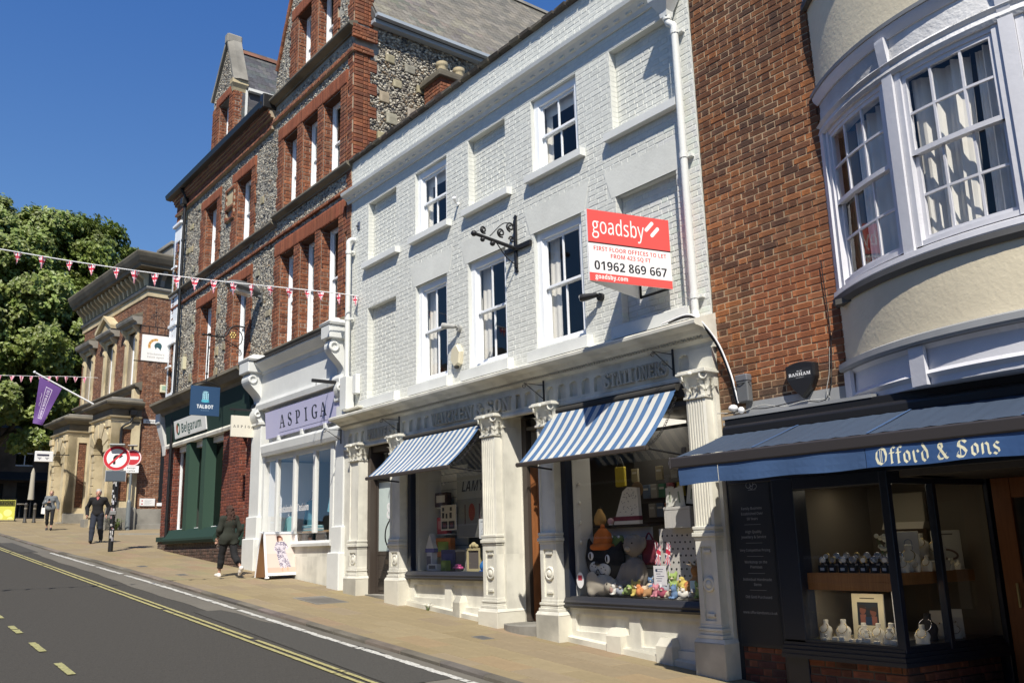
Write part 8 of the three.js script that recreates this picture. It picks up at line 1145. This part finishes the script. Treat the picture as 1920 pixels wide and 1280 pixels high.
{ // left window: slatted side, posters, boxes and frames
  const F = thing('display_stand', 'white slatted display wall with a string of bulbs in the left stationer window', 'display stand', [-13.1, 1.72, -.3]); const wp = mk([.52, .50, .43]);
  add(F, 'floor', bx(-1.16, 1.12, -.1, -.004, -.35, .26), mk([.30, .42, .42])); add(F, 'side_panel', bx(-1.18, -1.14, 0, 2.1, -.3, .25), wp); for (let i = 0; i < 13; i++) add(F, 'slat', bx(-1.14, -.28, i * .145, i * .145 + .135, -.32, -.30), wp); for (let i = 0; i < 8; i++) add(F, 'bulb', ball(-1.0, .42 + i * .19, -.26, .025), mk([.78, .76, .68], { rough: .15 }));
  add(F, 'back_wall', bx(-1.2, 1.15, -.1, 2.3, -.5, -.46), mk([.16, .15, .13])); for (const y of [.62, 1.1]) add(F, 'shelf', bx(-1.0, -.55, y, y + .025, -.3, -.1), wp);
  const ps = (name, label, x, y, z, w, h, draw, W, H, ry = 0) => { const t = thing(name, label, 'poster', [x, y, z], ry); add(t, 'sheet', bx(-w / 2, w / 2, 0, h, -.006, 0), MT.white); add(t, 'print', quad([-w / 2 + .003, .003, .0015], [w / 2 - .003, .003, .0015], [w / 2 - .003, h - .003, .0015], [-w / 2 + .003, h - .003, .0015]), tex(draw, W, H)); return t; };
  ps('poster', 'grey hanging poster lettered LAMY over a red oval and pens', -13.0, 2.28, -.42, .92, 1.15, (g, w, h) => { g.fillStyle = '#86867e'; g.fillRect(0, 0, w, h); g.fillStyle = '#18181a'; g.font = 'bold italic 88px sans-serif'; g.fillText('LAMY', 46, 120, w - 80); g.fillStyle = '#6e6e6a'; g.fillRect(0, 165, w, h); g.fillStyle = '#7d2a22'; g.beginPath(); g.ellipse(w * .5, h * .62, 34, 52, 0, 0, 7); g.fill(); g.fillStyle = '#3a1418'; g.fillRect(w * .26, h * .5, 10, 120); g.fillRect(w * .74, h * .5, 12, 120); }, 320, 400);
  ps('picture_board', 'cream board of small dark pictures beside the LAMY poster', -13.68, 2.42, -.38, .5, .45, (g, w, h) => { g.fillStyle = '#bdb39d'; g.fillRect(0, 0, w, h); g.fillStyle = '#2a2522'; for (const [x, y, a, b] of [[14, 14, 22, 26], [96, 14, 22, 26], [14, 52, 22, 38], [52, 58, 18, 34], [92, 52, 24, 40], [8, 112, 62, 54], [82, 112, 62, 54]]) g.fillRect(x, y, a, b); g.fillStyle = '#6e3b34'; g.fillRect(22, 126, 34, 28); g.fillRect(98, 124, 30, 30); }, 160, 176);
  ps('notice', 'white notice with a diagonal stroke taped inside the glass at the fluted pilaster', -12.14, 2.25, -.03, .22, .32, (g, w, h) => { g.fillStyle = '#d8dcde'; g.fillRect(0, 0, w, h); g.strokeStyle = '#6d7a86'; g.lineWidth = 3; g.beginPath(); g.moveTo(30, 110); g.lineTo(80, 50); g.stroke(); g.fillStyle = '#7c8790'; g.fillRect(22, 20, 66, 8); for (let i = 0; i < 4; i++) g.fillRect(20, 124 + i * 9, 74, 3); }, 112, 164);
  const bxs = (name, label, x, y, z, w, h, d, c, c2) => { const t = thing(name, label, 'box', [x, y, z], rr(-.2, .2)); add(t, 'box', bx(-w / 2, w / 2, 0, h, -d / 2, d / 2, .008), mk(c)); add(t, 'label_patch', bx(-w * .36, w * .36, h * .3, h * .8, d / 2, d / 2 + .003), mk(c2)); };
  bxs('gift_box', 'red and pink gift box on the lower shelf of the left window', -13.92, 2.36, -.45, .3, .3, .12, [.40, .06, .06], [.5, .2, .18]); bxs('gift_box', 'dark box with pale pens on the upper shelf of the left window', -13.95, 2.85, -.45, .36, .26, .12, [.05, .03, .03], [.5, .46, .38]); bxs('gift_box', 'orange and green box on the floor of the left window', -13.75, 1.95, -.36, .4, .34, .12, [.40, .13, .03], [.2, .26, .05]); bxs('gift_box', 'tall white boxes at the left frame of the left window', -14.02, 1.72, -.24, .22, .32, .12, [.5, .5, .52], [.1, .1, .14]); bxs('gift_box', 'dark blue box in the middle of the left window', -13.5, 1.74, -.3, .36, .34, .14, [.02, .025, .10], [.03, .04, .16]); bxs('gift_box', 'small white box with dark ends on the floor of the left window', -13.78, 1.72, -.14, .3, .12, .1, [.5, .5, .48], [.1, .1, .1]); bxs('gift_box', 'green box lying in front of the dark blue box', -13.45, 1.72, -.16, .22, .18, .1, [.12, .2, .03], [.2, .3, .06]);
  const hs = thing('model_house', 'model house with a pointed pale roof and blue band in the left window', 'ornament', [-14.02, 2.04, -.24]); add(hs, 'roof', loft([-.05, .05].map(z => [[-.13, .07, z], [.13, .07, z], [.0, .33, z]])), mk([.58, .55, .5])); add(hs, 'band', bx(-.14, .14, 0, .07, -.055, .055, .006), mk([.10, .10, .28]));
  const pf = (label, x, y, z, w, h, c) => { const t = thing('framed_picture', label, 'picture frame', [x, y, z], .12); add(t, 'frame', [bx(-w / 2, -w / 2 + .04, 0, h, -.02, .02, .006), bx(w / 2 - .04, w / 2, 0, h, -.02, .02, .006), bx(-w / 2 + .04, w / 2 - .04, 0, .04, -.02, .02), bx(-w / 2 + .04, w / 2 - .04, h - .04, h, -.02, .02)], mk(c)); add(t, 'picture', bx(-w / 2 + .04, w / 2 - .04, .04, h - .04, -.01, 0), mk([.10, .085, .08])); return t; };
  pf('grey picture frame standing in the middle of the left window', -13.2, 1.72, -.3, .36, .36, [.24, .22, .19]); const gf = pf('gilt picture frame with a carved crest in the left window', -12.62, 1.72, -.18, .34, .38, [.42, .36, .2]); add(gf, 'crest', [ball(0, .43, 0, .05), ball(-.07, .41, 0, .035), ball(.07, .41, 0, .035)], mk([.42, .36, .2]));
  const car = thing('toy_car', 'pink toy car in front of the picture frames', 'toy', [-12.98, 1.725, -.1]); add(car, 'body', [bx(-.11, .11, .025, .075, -.045, .045, .02), bx(-.06, .06, .07, .115, -.04, .04, .02)], mt([.45, .08, .22], { rough: .2 })); for (const x of [-.065, .065]) for (const z of [-.045, .045]) add(car, 'wheel', mv(clean(new THREE.CylinderGeometry(.025, .025, .016, 12)), x, .025, z, 0, Math.PI / 2), MT.black);
  const bg = thing('bag', 'bright blue bag at the right end of the left window', 'bag', [-12.2, 1.72, -.12]); add(bg, 'bag', iso(uni([ell([0, .08, 0], [.15, .1, .07]), ell([.05, .15, 0], [.09, .09, .06])], .04), [-.2, -.04, -.12], [.2, .28, .12], .018), mk([.02, .20, .55])); add(bg, 'band', bx(-.1, .1, .0, .02, -.06, .065, .006), mk([.02, .12, .4]));
}
// ------------------------------------------------------------------ jeweller's display
{
  reseed(515); const ivory = mk([.66, .62, .52], { rough: .7 }), velvet = mk([.02, .02, .022], { rough: .9 }), gold = mt([.65, .5, .22], { rough: .25, metal: .9 }), steel = mt([.6, .6, .62], { rough: .2, metal: .9 });
  const bustG = loft([[0, .085, .05], [.02, .09, .055], [.06, .085, .05], [.11, .10, .055], [.15, .085, .045], [.175, .045, .035], [.20, .032, .03], [.24, .034, .032], [.245, .028, .026]].map(([y, w, d]) => Array.from({ length: 14 }, (_, k) => { const a = k / 14 * 6.283; return [w * Math.cos(a), y, d * Math.sin(a) - y * .12]; })), true, .8);
  const chain = mv(clean(new THREE.TorusGeometry(.062, .004, 5, 20)), 0, .145, .025, 0, -.5);
  const bust = (label, x, y, z, s, dark, group) => { const t = thing('jewellery_bust', label, 'display bust', [x, y, z], rr(-.2, .5), group); t.scale.setScalar(s); add(t, 'bust', bustG, dark ? velvet : ivory); add(t, 'necklace', chain, dark ? steel : gold); return t; };
  const G1 = 'small white busts on the lower floor of the jeweller window'; const lowL = 'small white necklace bust standing on the lower floor of the jeweller window';
  for (const [bi, [x, z, s]] of [[-6.0, -.2, .85], [-5.78, -.2, .9], [-5.58, -.26, .78], [-5.52, -.2, .72], [-5.4, -.24, .8], [-5.24, -.22, .85], [-5.2, -.12, .68], [-5.46, -.12, .55]].entries()) bust(bi > 6 ? 'smallest white necklace bust, at the front of the lower floor' : `white necklace bust, ${ORD[bi]} from the left on the lower floor of the jeweller window`, x, 1.037, z, s, 0, G1);
  bust('dark velvet necklace bust in the side light, lower floor', -5.06, 1.04, -.62, 1.15, 1); bust('white necklace bust lying low beside the corner post', -4.97, 1.037, -.34, .8, 0); bust('white bust at the back of the lower side light', -4.95, 1.04, -1.0, .7, 0);
  const G2 = 'small white busts on the shelf in the side light'; const upL = 'small white necklace bust on the wooden shelf in the side light';
  for (const [bi, [x, z, s]] of [[-5.13, -.36, .7], [-5.06, -.3, .62], [-5.0, -.66, .66], [-4.98, -.95, .5], [-4.96, -1.08, .5], [-5.0, -1.2, .5], [-4.93, -1.0, .42], [-4.92, -1.18, .42], [-5.02, -.48, .5]].entries()) bust(`small white necklace bust number ${ORD[bi]} on the wooden shelf in the side light`, x, 1.752, z, s, 0, G2);
  bust('tall white necklace bust at the back of the shelf, left of two', -5.12, 1.9, -.8, 1.0, 0); bust('tall white necklace bust at the back of the shelf, right of two', -5.0, 1.86, -.9, 1.0, 0); bust('broad white bust with a dark necklace in front of the tall busts', -5.1, 1.752, -.5, 1.15, 0);
  const rs = thing('display_riser', 'pale stepped riser under the tall busts on the shelf', 'riser', [-5.1, 1.752, -.85]); add(rs, 'step', bx(-.14, .2, 0, .105, -.12, .1, .01), ivory); add(rs, 'step', bx(-.14, .02, .105, .145, -.12, .1, .01), ivory);
  const wG = mv(clean(new THREE.TorusGeometry(.03, .012, 8, 16)), 0, .13, 0, .4); for (let i = 0; i < 15; i++) { const x = -6.02 + (i % 8) * .125 + (i > 7 ? .06 : 0), z = i > 7 ? -.22 : -.4, y = i > 7 ? 1.752 : 1.79; const t = thing('watch', `watch on a black stand, ${ORD[i % 8]} from the left in the ${i > 7 ? 'front' : 'back'} row on the shelf`, 'watch', [x, y, z], rr(-.3, .3), 'watches on black stands along the jeweller shelf'); add(t, 'stand', [bx(-.045, .045, 0, .075, -.03, .03, .006), rod([0, .07, 0], [0, .12, 0], .018)], velvet); add(t, 'strap', wG, i % 3 ? steel : gold); add(t, 'dial', mv(clean(new THREE.CylinderGeometry(.024, .024, .012, 16)), .012, .13, .03, .4, Math.PI / 2), i % 2 ? steel : MT.white); add(t, 'ticket', bx(-.022, .022, .02, .05, .031, .034), MT.white); }
  const vs = thing('vase', 'glass vase of white flowers at the right end of the watches', 'vase', [-5.24, 1.752, -.28]); add(vs, 'glass', lathe([[0, 0], [.035, .0], [.03, .1], [.045, .2], [.043, .2], [.028, .1]]), MT.glass); add(vs, 'flowers', Array.from({ length: 14 }, () => ball(rr(-.06, .06), rr(.2, .42), rr(-.05, .05), .026, .024, .026, 7)), mk([.6, .6, .5])); add(vs, 'leaves', Array.from({ length: 8 }, () => rod([0, .12, 0], [rr(-.08, .08), rr(.25, .4), rr(-.06, .06)], .005, .002, 4)), mk([.08, .14, .05]));
  const ps = (label, x, y, z, w, h, draw, W, H, ry = .1) => { const t = thing('picture_card', label, 'poster', [x, y, z], ry); const f = mk([.62, .58, .46]); add(t, 'card', mv(bx(-w / 2, w / 2, 0, h, -.01, .01, .004), 0, 0, 0, 0, -.08), f); add(t, 'print', mv(quad([-w / 2 + .004, .004, .0115], [w / 2 - .004, .004, .0115], [w / 2 - .004, h - .004, .0115], [-w / 2 + .004, h - .004, .0115]), 0, 0, 0, 0, -.08), tex(draw, W, H)); t.children[1].geometry.userData.keep = true; };
  ps('cream card with a photograph of two people, on the lower floor', -5.6, 1.04, -.42, .36, .48, (g, w, h) => { g.fillStyle = '#d9cfae'; g.fillRect(0, 0, w, h); g.fillStyle = '#4a4436'; g.font = '15px serif'; g.fillRect(50, 22, 92, 6); g.fillStyle = '#16202b'; g.fillRect(32, 48, 130, 132); g.fillStyle = '#7b4a3b'; g.beginPath(); g.ellipse(66, 92, 20, 26, .2, 0, 7); g.ellipse(130, 104, 19, 25, -.2, 0, 7); g.fill(); g.fillStyle = '#2a1d18'; g.beginPath(); g.ellipse(60, 76, 22, 14, 0, 3, 6.6); g.ellipse(136, 90, 20, 18, 0, 3.4, 7); g.fill(); g.fillStyle = '#8a5546'; g.fillRect(48, 118, 36, 58); g.fillRect(116, 128, 36, 50); g.fillStyle = '#1d3550'; g.fillRect(80, 132, 40, 46); }, 196, 260);
  ps('white card with a dark ring picture at the right of the shelf', -5.05, 1.752, -1.25, .3, .42, (g, w, h) => { g.fillStyle = '#a9a69b'; g.fillRect(0, 0, w, h); g.fillStyle = '#4d4a44'; g.fillRect(40, 16, 80, 8); g.strokeStyle = '#5a4438'; g.lineWidth = 12; g.beginPath(); g.ellipse(w / 2, h * .62, 54, 26, .2, 0, 7); g.stroke(); }, 160, 220, .6); ps('white card with a pale blue pattern behind the corner post', -5.2, 1.752, -.7, .22, .42, (g, w, h) => { g.fillStyle = '#b3b4b4'; g.fillRect(0, 0, w, h); g.strokeStyle = '#7d8696'; g.lineWidth = 5; for (let i = 0; i < 5; i++) { g.beginPath(); g.arc(w / 2, 60 + i * 26, 20, 0, 7); g.stroke(); } }, 110, 200, .3);
  for (const [x, z, lab] of [[-5.04, -.85, 'plain cream card in the lower side light, left of two'], [-4.99, -1.1, 'plain cream card in the lower side light, right of two']]) { const t = thing('display_card', lab, 'card', [x, 1.04, z], .6); add(t, 'card', mv(bx(-.08, .08, 0, .3, -.008, .008, .004), 0, 0, 0, 0, -.1), ivory); add(t, 'hook', ball(0, .17, .02, .008), gold); }
  const G3 = 'ring blocks along the front of the lower floor', rg = 'pale ring block with a ring, among others on the lower floor'; for (let i = 0; i < 9; i++) { const t = thing('ring_block', `pale ring block with a ring, ${ORD[i]} from the left along the lower floor`, 'display block', [-5.93 + i * .1, 1.037, -.09 - (i % 2) * .03], rr(-.3, .3), G3); add(t, 'block', bx(-.03, .03, 0, .035 + (i % 3) * .01, -.025, .025, .006), ivory); add(t, 'ring', mv(clean(new THREE.TorusGeometry(.013, .003, 5, 12)), 0, .055 + (i % 3) * .01, 0), i % 2 ? gold : steel); }
}
// ------------------------------------------------------------------ people: one continuous body each, clothes over it
function person(label, pos, turn, o) {
  const { height = 1.7, fem = 0, top, topC, trouC, shoeC, hairC, skinC = [.50, .29, .21], legs, arms, sleeve = 1, hem = .88, ankle = .1, lean = 0, hair, loose = .02, headYaw = 0 } = o;
  const t = thing('person', label, 'person', pos, turn); t.scale.setScalar(height / 1.75);
  const sh = fem ? .165 : .195, hw = fem ? .10 : .092, cw = fem ? .88 : 1;
  const P = {}; const lz = y => lean * (y - .95);
  const limb = (h, a, b, l1, l2, side = 0) => { const k = [h[0] + side * l1, h[1] - l1 * Math.cos(a), h[2] + l1 * Math.sin(a)], e = [k[0] + side * .3 * l2, k[1] - l2 * Math.cos(a - b), k[2] + l2 * Math.sin(a - b)]; return [h, k, e]; };
  P.L = legs.map(([a, b], i) => limb([(i ? hw : -hw), .92, 0], a, b, .43, .42, i ? .02 : -.02));
  const S = [[-sh, 1.415, lz(1.41)], [sh, 1.415, lz(1.41)]]; P.A = arms.map(([el, wr], i) => [S[i], el, wr]);
  const low = Math.min(...P.L.map(l => l[2][1])) - .085; // put the lower foot on the ground
  const torso = g => [ell([0, .97, 0], [(.165 + (fem ? .015 : 0)) + g, .14 + g, .115 + g]), ell([0, 1.13, lz(1.13)], [.135 * cw + g, .16, .10 + g]), ell([0, 1.30, lz(1.3)], [.165 * cw + g, .17 + g * .5, .115 + g]), caps(S[0], S[1], .058 + g, .058 + g), ...(fem ? [ell([-.07, 1.29, lz(1.3) + .075], [.065 + g, .065, .06]), ell([.07, 1.29, lz(1.3) + .075], [.065 + g, .065, .06])] : [])];
  const legF = g => P.L.flatMap(([h, k, a]) => [caps(h, k, .088 + g, .058 + g), caps(k, [lerp(k[0], a[0], .35), lerp(k[1], a[1], .35), lerp(k[2], a[2], .35) - .015], .054 + g, .056 + g), caps([lerp(k[0], a[0], .35), lerp(k[1], a[1], .35), lerp(k[2], a[2], .35) - .012], a, .054 + g, .038 + g)]);
  const armF = (g, upTo = 1) => P.A.flatMap(([s, e, w]) => [caps(s, e, .05 + g, .041 + g), caps(e, [0, 1, 2].map(i => lerp(e[i], w[i], upTo)), .041 + g, lerp(.041, .028, upTo) + g)]);
  const foot = (i, g) => { const [h, k, a] = P.L[i], d = V(a[0] - k[0], a[1] - k[1], a[2] - k[2]).normalize(), up = d.clone().negate(), f = V(0, 0, 1).sub(up.clone().multiplyScalar(up.z)).normalize(); const at = (u, v) => [a[0] + up.x * v + f.x * u, a[1] + up.y * v + f.y * u, a[2] + up.z * v + f.z * u]; return [caps(at(-.035, -.045), at(.07, -.05), .036 + g, .036 + g), caps(at(.07, -.05), at(.155, -.06), .038 + g, .028 + g), caps(a, at(-.01, -.04), .036 + g, .038 + g)]; };
  const hc = [0, 1.615, lz(1.6) + .02], neck = [caps([0, 1.42, lz(1.42)], [0, 1.56, lz(1.55)], .054, .05)];
  const cy = Math.cos(headYaw), sy = Math.sin(headYaw), H = (x, y, z) => [hc[0] + x * cy + z * sy, hc[1] + y, hc[2] - x * sy + z * cy];
  const head = [ell(H(0, .03, -.012), [.075, .095, .092]), ell(H(0, -.035, .018), [.060, .075, .068]), caps(H(0, -.09, .05), H(0, -.085, .06), .03, .022), caps(H(0, .012, .082), H(0, -.028, .103), .011, .016), ell(H(0, -.063, .078), [.024, .012, .014]), ell(H(-.076, -.01, -.005), [.012, .032, .02]), ell(H(.076, -.01, -.005), [.012, .032, .02]), caps(H(-.04, .03, .074), H(.04, .03, .074), .012, .012)];
  const hand = i => { const [s, e, w] = P.A[i], d = V(w[0] - e[0], w[1] - e[1], w[2] - e[2]).normalize(), sd = i ? 1 : -1, out = V(0, 0, 1).sub(d.clone().multiplyScalar(d.z)).normalize(), n = d.clone().cross(out).normalize(); const at = (u, v, q) => [w[0] + d.x * u + out.x * v + n.x * q, w[1] + d.y * u + out.y * v + n.y * q, w[2] + d.z * u + out.z * v + n.z * q], c = sd * -.022; const fs = [caps(at(.0, 0, 0), at(.05, 0, 0), .026, .030), caps(at(.05, .018, 0), at(.08, .018, 0), .022, .016), caps(at(.05, -.018, 0), at(.08, -.018, 0), .022, .016)]; [[.031, .068], [.011, .078], [-.011, .072], [-.03, .056]].forEach(([v, l]) => fs.push(caps(at(.075, v, 0), at(.075 + l * .5, v * 1.05, c * .4), .0095, .0088), caps(at(.075 + l * .5, v * 1.05, c * .4), at(.075 + l, v, c * 1.6), .0088, .0075))); fs.push(caps(at(.015, .025, 0), at(.05, .058, c * .5), .013, .011), caps(at(.05, .058, c * .5), at(.085, .06, c), .011, .009)); return { f: fs, c: at(.06, 0, 0) }; };
  const box = pts => { const mn = [9, 9, 9], mx = [-9, -9, -9]; for (const [p, r] of pts) for (let k = 0; k < 3; k++) { mn[k] = Math.min(mn[k], p[k] - r); mx[k] = Math.max(mx[k], p[k] + r); } return [mn, mx]; };
  const allPts = [[[0, .95, 0], .3], [[0, 1.72, 0], .08], ...P.L.flat().map(p => [p, .22]), ...P.A.flat().map(p => [p, .12])];
  const [mn, mx] = box(allPts);
  const full = uni([...torso(-.008), ...legF(-.008), ...armF(-.006), ...foot(0, -.008), ...foot(1, -.008), ...neck, ...head.slice(0, 3)], .035);
  const bodyG = [iso(full, mn, mx, .019)]; { const f = uni([...head, ...neck], .014); bodyG.push(iso((x, y, z) => Math.max(f(x, y, z) - .001, 1.5 - y), [hc[0] - .12, 1.47, hc[2] - .14], [hc[0] + .12, 1.75, hc[2] + .14], .008)); }
  for (const i of [0, 1]) { const h = hand(i); bodyG.push(iso(uni(h.f, .007), h.c.map(v => v - .13), h.c.map(v => v + .13), .0055)); }
  const sk = mt(skinC, { rough: .55 }); const L = g => { g.translate(0, -low, 0); return g; };
  add(t, 'body', L(merge(bodyG)), sk);
  // clothes
  const topF = uni([...torso(loose), ...armF(loose * .85, sleeve), ...(hem < .85 ? legF(loose + .01).filter((_, i) => i % 3 === 0) : [])], .035); const foldN = noise2(8, 51);
  add(t, 'top', L(iso((x, y, z) => { const f = .006 * (foldN(x * 14 + y * 3, y * 9 + z * 12) - .5); let d = topF(x, y, z) + f; d = Math.max(d, hem + .012 * Math.sin(x * 30) - y, y - 1.515 + Math.abs(x) * .08); return d; }, mn, mx, .017)), mt(topC, { rough: .95, map: 'soft' }));
  const trF = uni([ell([0, .97, 0], [.178 + (fem ? .014 : 0), .13, .126]), ...legF(o.tight ?? .014)], .035);
  add(t, 'trousers', L(iso((x, y, z) => Math.max(trF(x, y, z) + .006 * (foldN(x * 10, y * 16 + z * 8) - .5), y - 1.04, (P.L[0][2][1] < P.L[1][2][1] === x < 0 || Math.abs(x) < 0 ? 0 : 0) + (() => { const i = x < 0 ? 0 : 1, [h, k, a] = P.L[i], d = [a[0] - k[0], a[1] - k[1], a[2] - k[2]], l = Math.hypot(...d); return ((x - a[0]) * d[0] + (y - a[1]) * d[1] + (z - a[2]) * d[2]) / l + ankle - .06; })()), mn, mx, .017)), mt(trouC, { rough: .9, map: 'soft' }));
  for (const i of [0, 1]) { const f = uni(foot(i, .008), .02), a = P.L[i][2]; add(t, 'shoe', L(iso(f, [a[0] - .14, a[1] - .2, a[2] - .24], [a[0] + .14, a[1] + .06, a[2] + .26], .011)), mt(shoeC, { rough: .6 })); }
  const hf = uni(hair(H, hc), .03); add(t, 'hair', L(iso((x, y, z) => hf(x, y, z) + (o.curl ?? .012) * (foldN(x * 40 + 3, y * 30 + z * 20) - .5), [hc[0] - .2, 1.1, hc[2] - .3], [hc[0] + .2, 1.8, hc[2] + .2], .010)), mt(hairC, { rough: .85 }));
  const dk = mt([.03, .02, .015], { rough: .3 }); for (const s of [-1, 1]) add(t, 'eye', L(ball(...H(s * .031, .008, .078), .011, .007, .007, 8)), dk); add(t, 'mouth', L(ball(...H(0, -.062, .088), .02, .005, .007, 8)), mt([.35, .13, .11], { rough: .6 }));
  for (const e of (o.extra?.(P) ?? [])) add(t, e[0], L(e[1]), e[2]);
  return t;
}
{ const x = -20.26; person('woman in a dark top with long brown hair walking away up the pavement', [x, gy(x) + .002, 1.2], rad(-82), { height: 1.6, fem: 1, topC: [.026, .030, .022], trouC: [.010, .010, .012], shoeC: [.72, .68, .64], hairC: [.055, .026, .018], legs: [[-.30, .55], [.30, .12]], arms: [[[-.27, 1.16, -.06], [-.24, .93, .05]], [[.25, 1.15, .02], [.22, .95, .14]]], sleeve: .55, hem: .80, ankle: .19, loose: .034, tight: .022, curl: .035,
    hair: H => [ell(H(0, .035, -.02), [.095, .105, .105]), ell(H(0, -.10, -.075), [.11, .14, .07]), ell(H(.01, -.25, -.10), [.12, .15, .055]), ell(H(-.02, -.36, -.10), [.09, .1, .045])], extra: P => { const w = P.A[0][2]; return [['watch', mv(clean(new THREE.TorusGeometry(.036, .01, 6, 14)), w[0], w[1] + .01, w[2], 0, Math.PI / 2), MT.white]]; } }); }
{ const x = -32.4; person('grey haired man in a black jumper and dark jeans walking towards us', [x, gy(x) + .002, 1.16], rad(68), { height: 1.79, topC: [.013, .013, .015], trouC: [.022, .028, .045], shoeC: [.015, .013, .012], hairC: [.42, .40, .38], skinC: [.52, .28, .20], legs: [[.36, .12], [-.24, .42]], arms: [[[-.33, 1.16, -.09], [-.29, .92, .07]], [[.33, 1.16, -.09], [.29, .92, .06]]], hem: .90, ankle: .02, loose: .028, tight: .026, lean: .05,
    hair: H => [ell(H(0, .062, -.025), [.087, .085, .097]), ell(H(0, .0, -.06), [.079, .085, .065])], extra: () => [['collar', mv(clean(new THREE.TorusGeometry(.068, .016, 6, 18)), 0, 1.495, .03, 0, Math.PI / 2 - .25), mt([.013, .013, .015], { rough: 1 })], ['shirt_collar', loft([[1.49, .05], [1.40, .012]].map(([y, w]) => [[-w, y, .10 + (1.49 - y) * .5], [w, y, .10 + (1.49 - y) * .5], [w, y, .11 + (1.49 - y) * .5], [-w, y, .11 + (1.49 - y) * .5]])), mt([.45, .12, .12], { rough: .9 })]] }); }
{ const x = -40.56; person('woman in a grey jacket and black leggings with one hand raised to her chest', [x, gy(x) + .002, 1.04], rad(70), { height: 1.6, fem: 1, topC: [.16, .175, .185], trouC: [.012, .012, .014], shoeC: [.03, .03, .035], hairC: [.34, .24, .13], legs: [[-.12, .2], [.2, .08]], arms: [[[-.27, 1.17, -.02], [-.08, 1.22, .2]], [[.29, 1.17, -.04], [.31, .94, .03]]], hem: .86, ankle: .2, loose: .034, tight: .012,
    hair: H => [ell(H(0, .052, -.028), [.088, .094, .10]), ell(H(0, -.02, -.07), [.078, .10, .06]), ell(H(0, .03, -.13), [.035, .05, .04])], extra: () => [['bag', loft([.02, .08].map(q => [[-.36, .72, -.06 + q], [-.2, .70, -.06 + q], [-.21, .98, -.05 + q], [-.35, .98, -.05 + q]])), MT.white], ['bag_strap', tube([[-.34, .97, -.02], [-.30, 1.25, -.06], [-.17, 1.47, 0], [-.22, 1.2, .08], [-.22, .97, 0]], .009, 20, 5), MT.white], ['phone', bx(-.07, .0, 1.22, 1.36, .26, .27, .004), MT.black]] }); }
// ------------------------------------------------------------------ houses across the street, seen only in the window glass
{
  reseed(808); let x = -44; const cols = [[.30, .12, .07], [.55, .52, .45], [.24, .11, .07], [.5, .46, .38], [.33, .15, .08], [.6, .58, .52]]; const names = ['red brick house', 'cream rendered house', 'dark brick house', 'buff rendered house', 'orange brick house', 'white rendered house'];
  tag(add(scene, 'far_footway', sheet(range(-60, 14, 2), [10.4, 13.4], x => gy(x) + .06), sidePave), 'paved footway on the other side of the street', null, null, 'structure');
  for (let i = 0; i < 6; i++) { const w = 9.2, h = [7.4, 6.6, 7.8, 6.9, 7.2, 6.5][i], g = gy(x + w / 2), t = thing('terraced_house', `${names[i]} across the street, mirrored in the shop windows`, 'house', [x + w / 2, g, 13.4], Math.PI); const wn = []; for (const y of [3.4]) for (const c of [-3.2, -1, 1.2, 3.2]) wn.push([c - .5, c + .5, y, y + 1.7]); const sw = [[-3.8, -.6, .6, 2.6], [.8, 3.8, .6, 2.6]];
    add(t, 'wall', wall(rect(-w / 2, w / 2, -1, h), [...wn, ...sw].map(q => rect(...q)), -.3, 0), mt(cols[i], { map: 'blotch', rough: .9 })); for (const q of [...wn, ...sw]) { const f = add(t, 'window', [bx(q[0], q[0] + .08, q[2], q[3], -.2, -.1), bx(q[1] - .08, q[1], q[2], q[3], -.2, -.1), bx(q[0], q[1], q[2], q[2] + .08, -.2, -.09), bx(q[0], q[1], q[3] - .08, q[3], -.2, -.09)], MT.frameWhite); add(f, 'pane', quad([q[0], q[2], -.15], [q[1], q[2], -.15], [q[1], q[3], -.15], [q[0], q[3], -.15]), MT.glass); }
    add(t, 'interior', bx(-w / 2 + .1, w / 2 - .1, -.5, h - .3, -3, -1.2), MT.dark); add(t, 'roof', loft([-w / 2, w / 2].map(q => [[q, h, .25], [q, h + 1.4, -4], [q, h, -8]])), MT.leadDark); add(t, 'side_wall', [bx(-w / 2, -w / 2 + .3, -1, h, -8, -.3), bx(w / 2 - .3, w / 2, -1, h, -8, -.3)], MT.mortar); x += w; }
}
renderer.render(scene, camera);
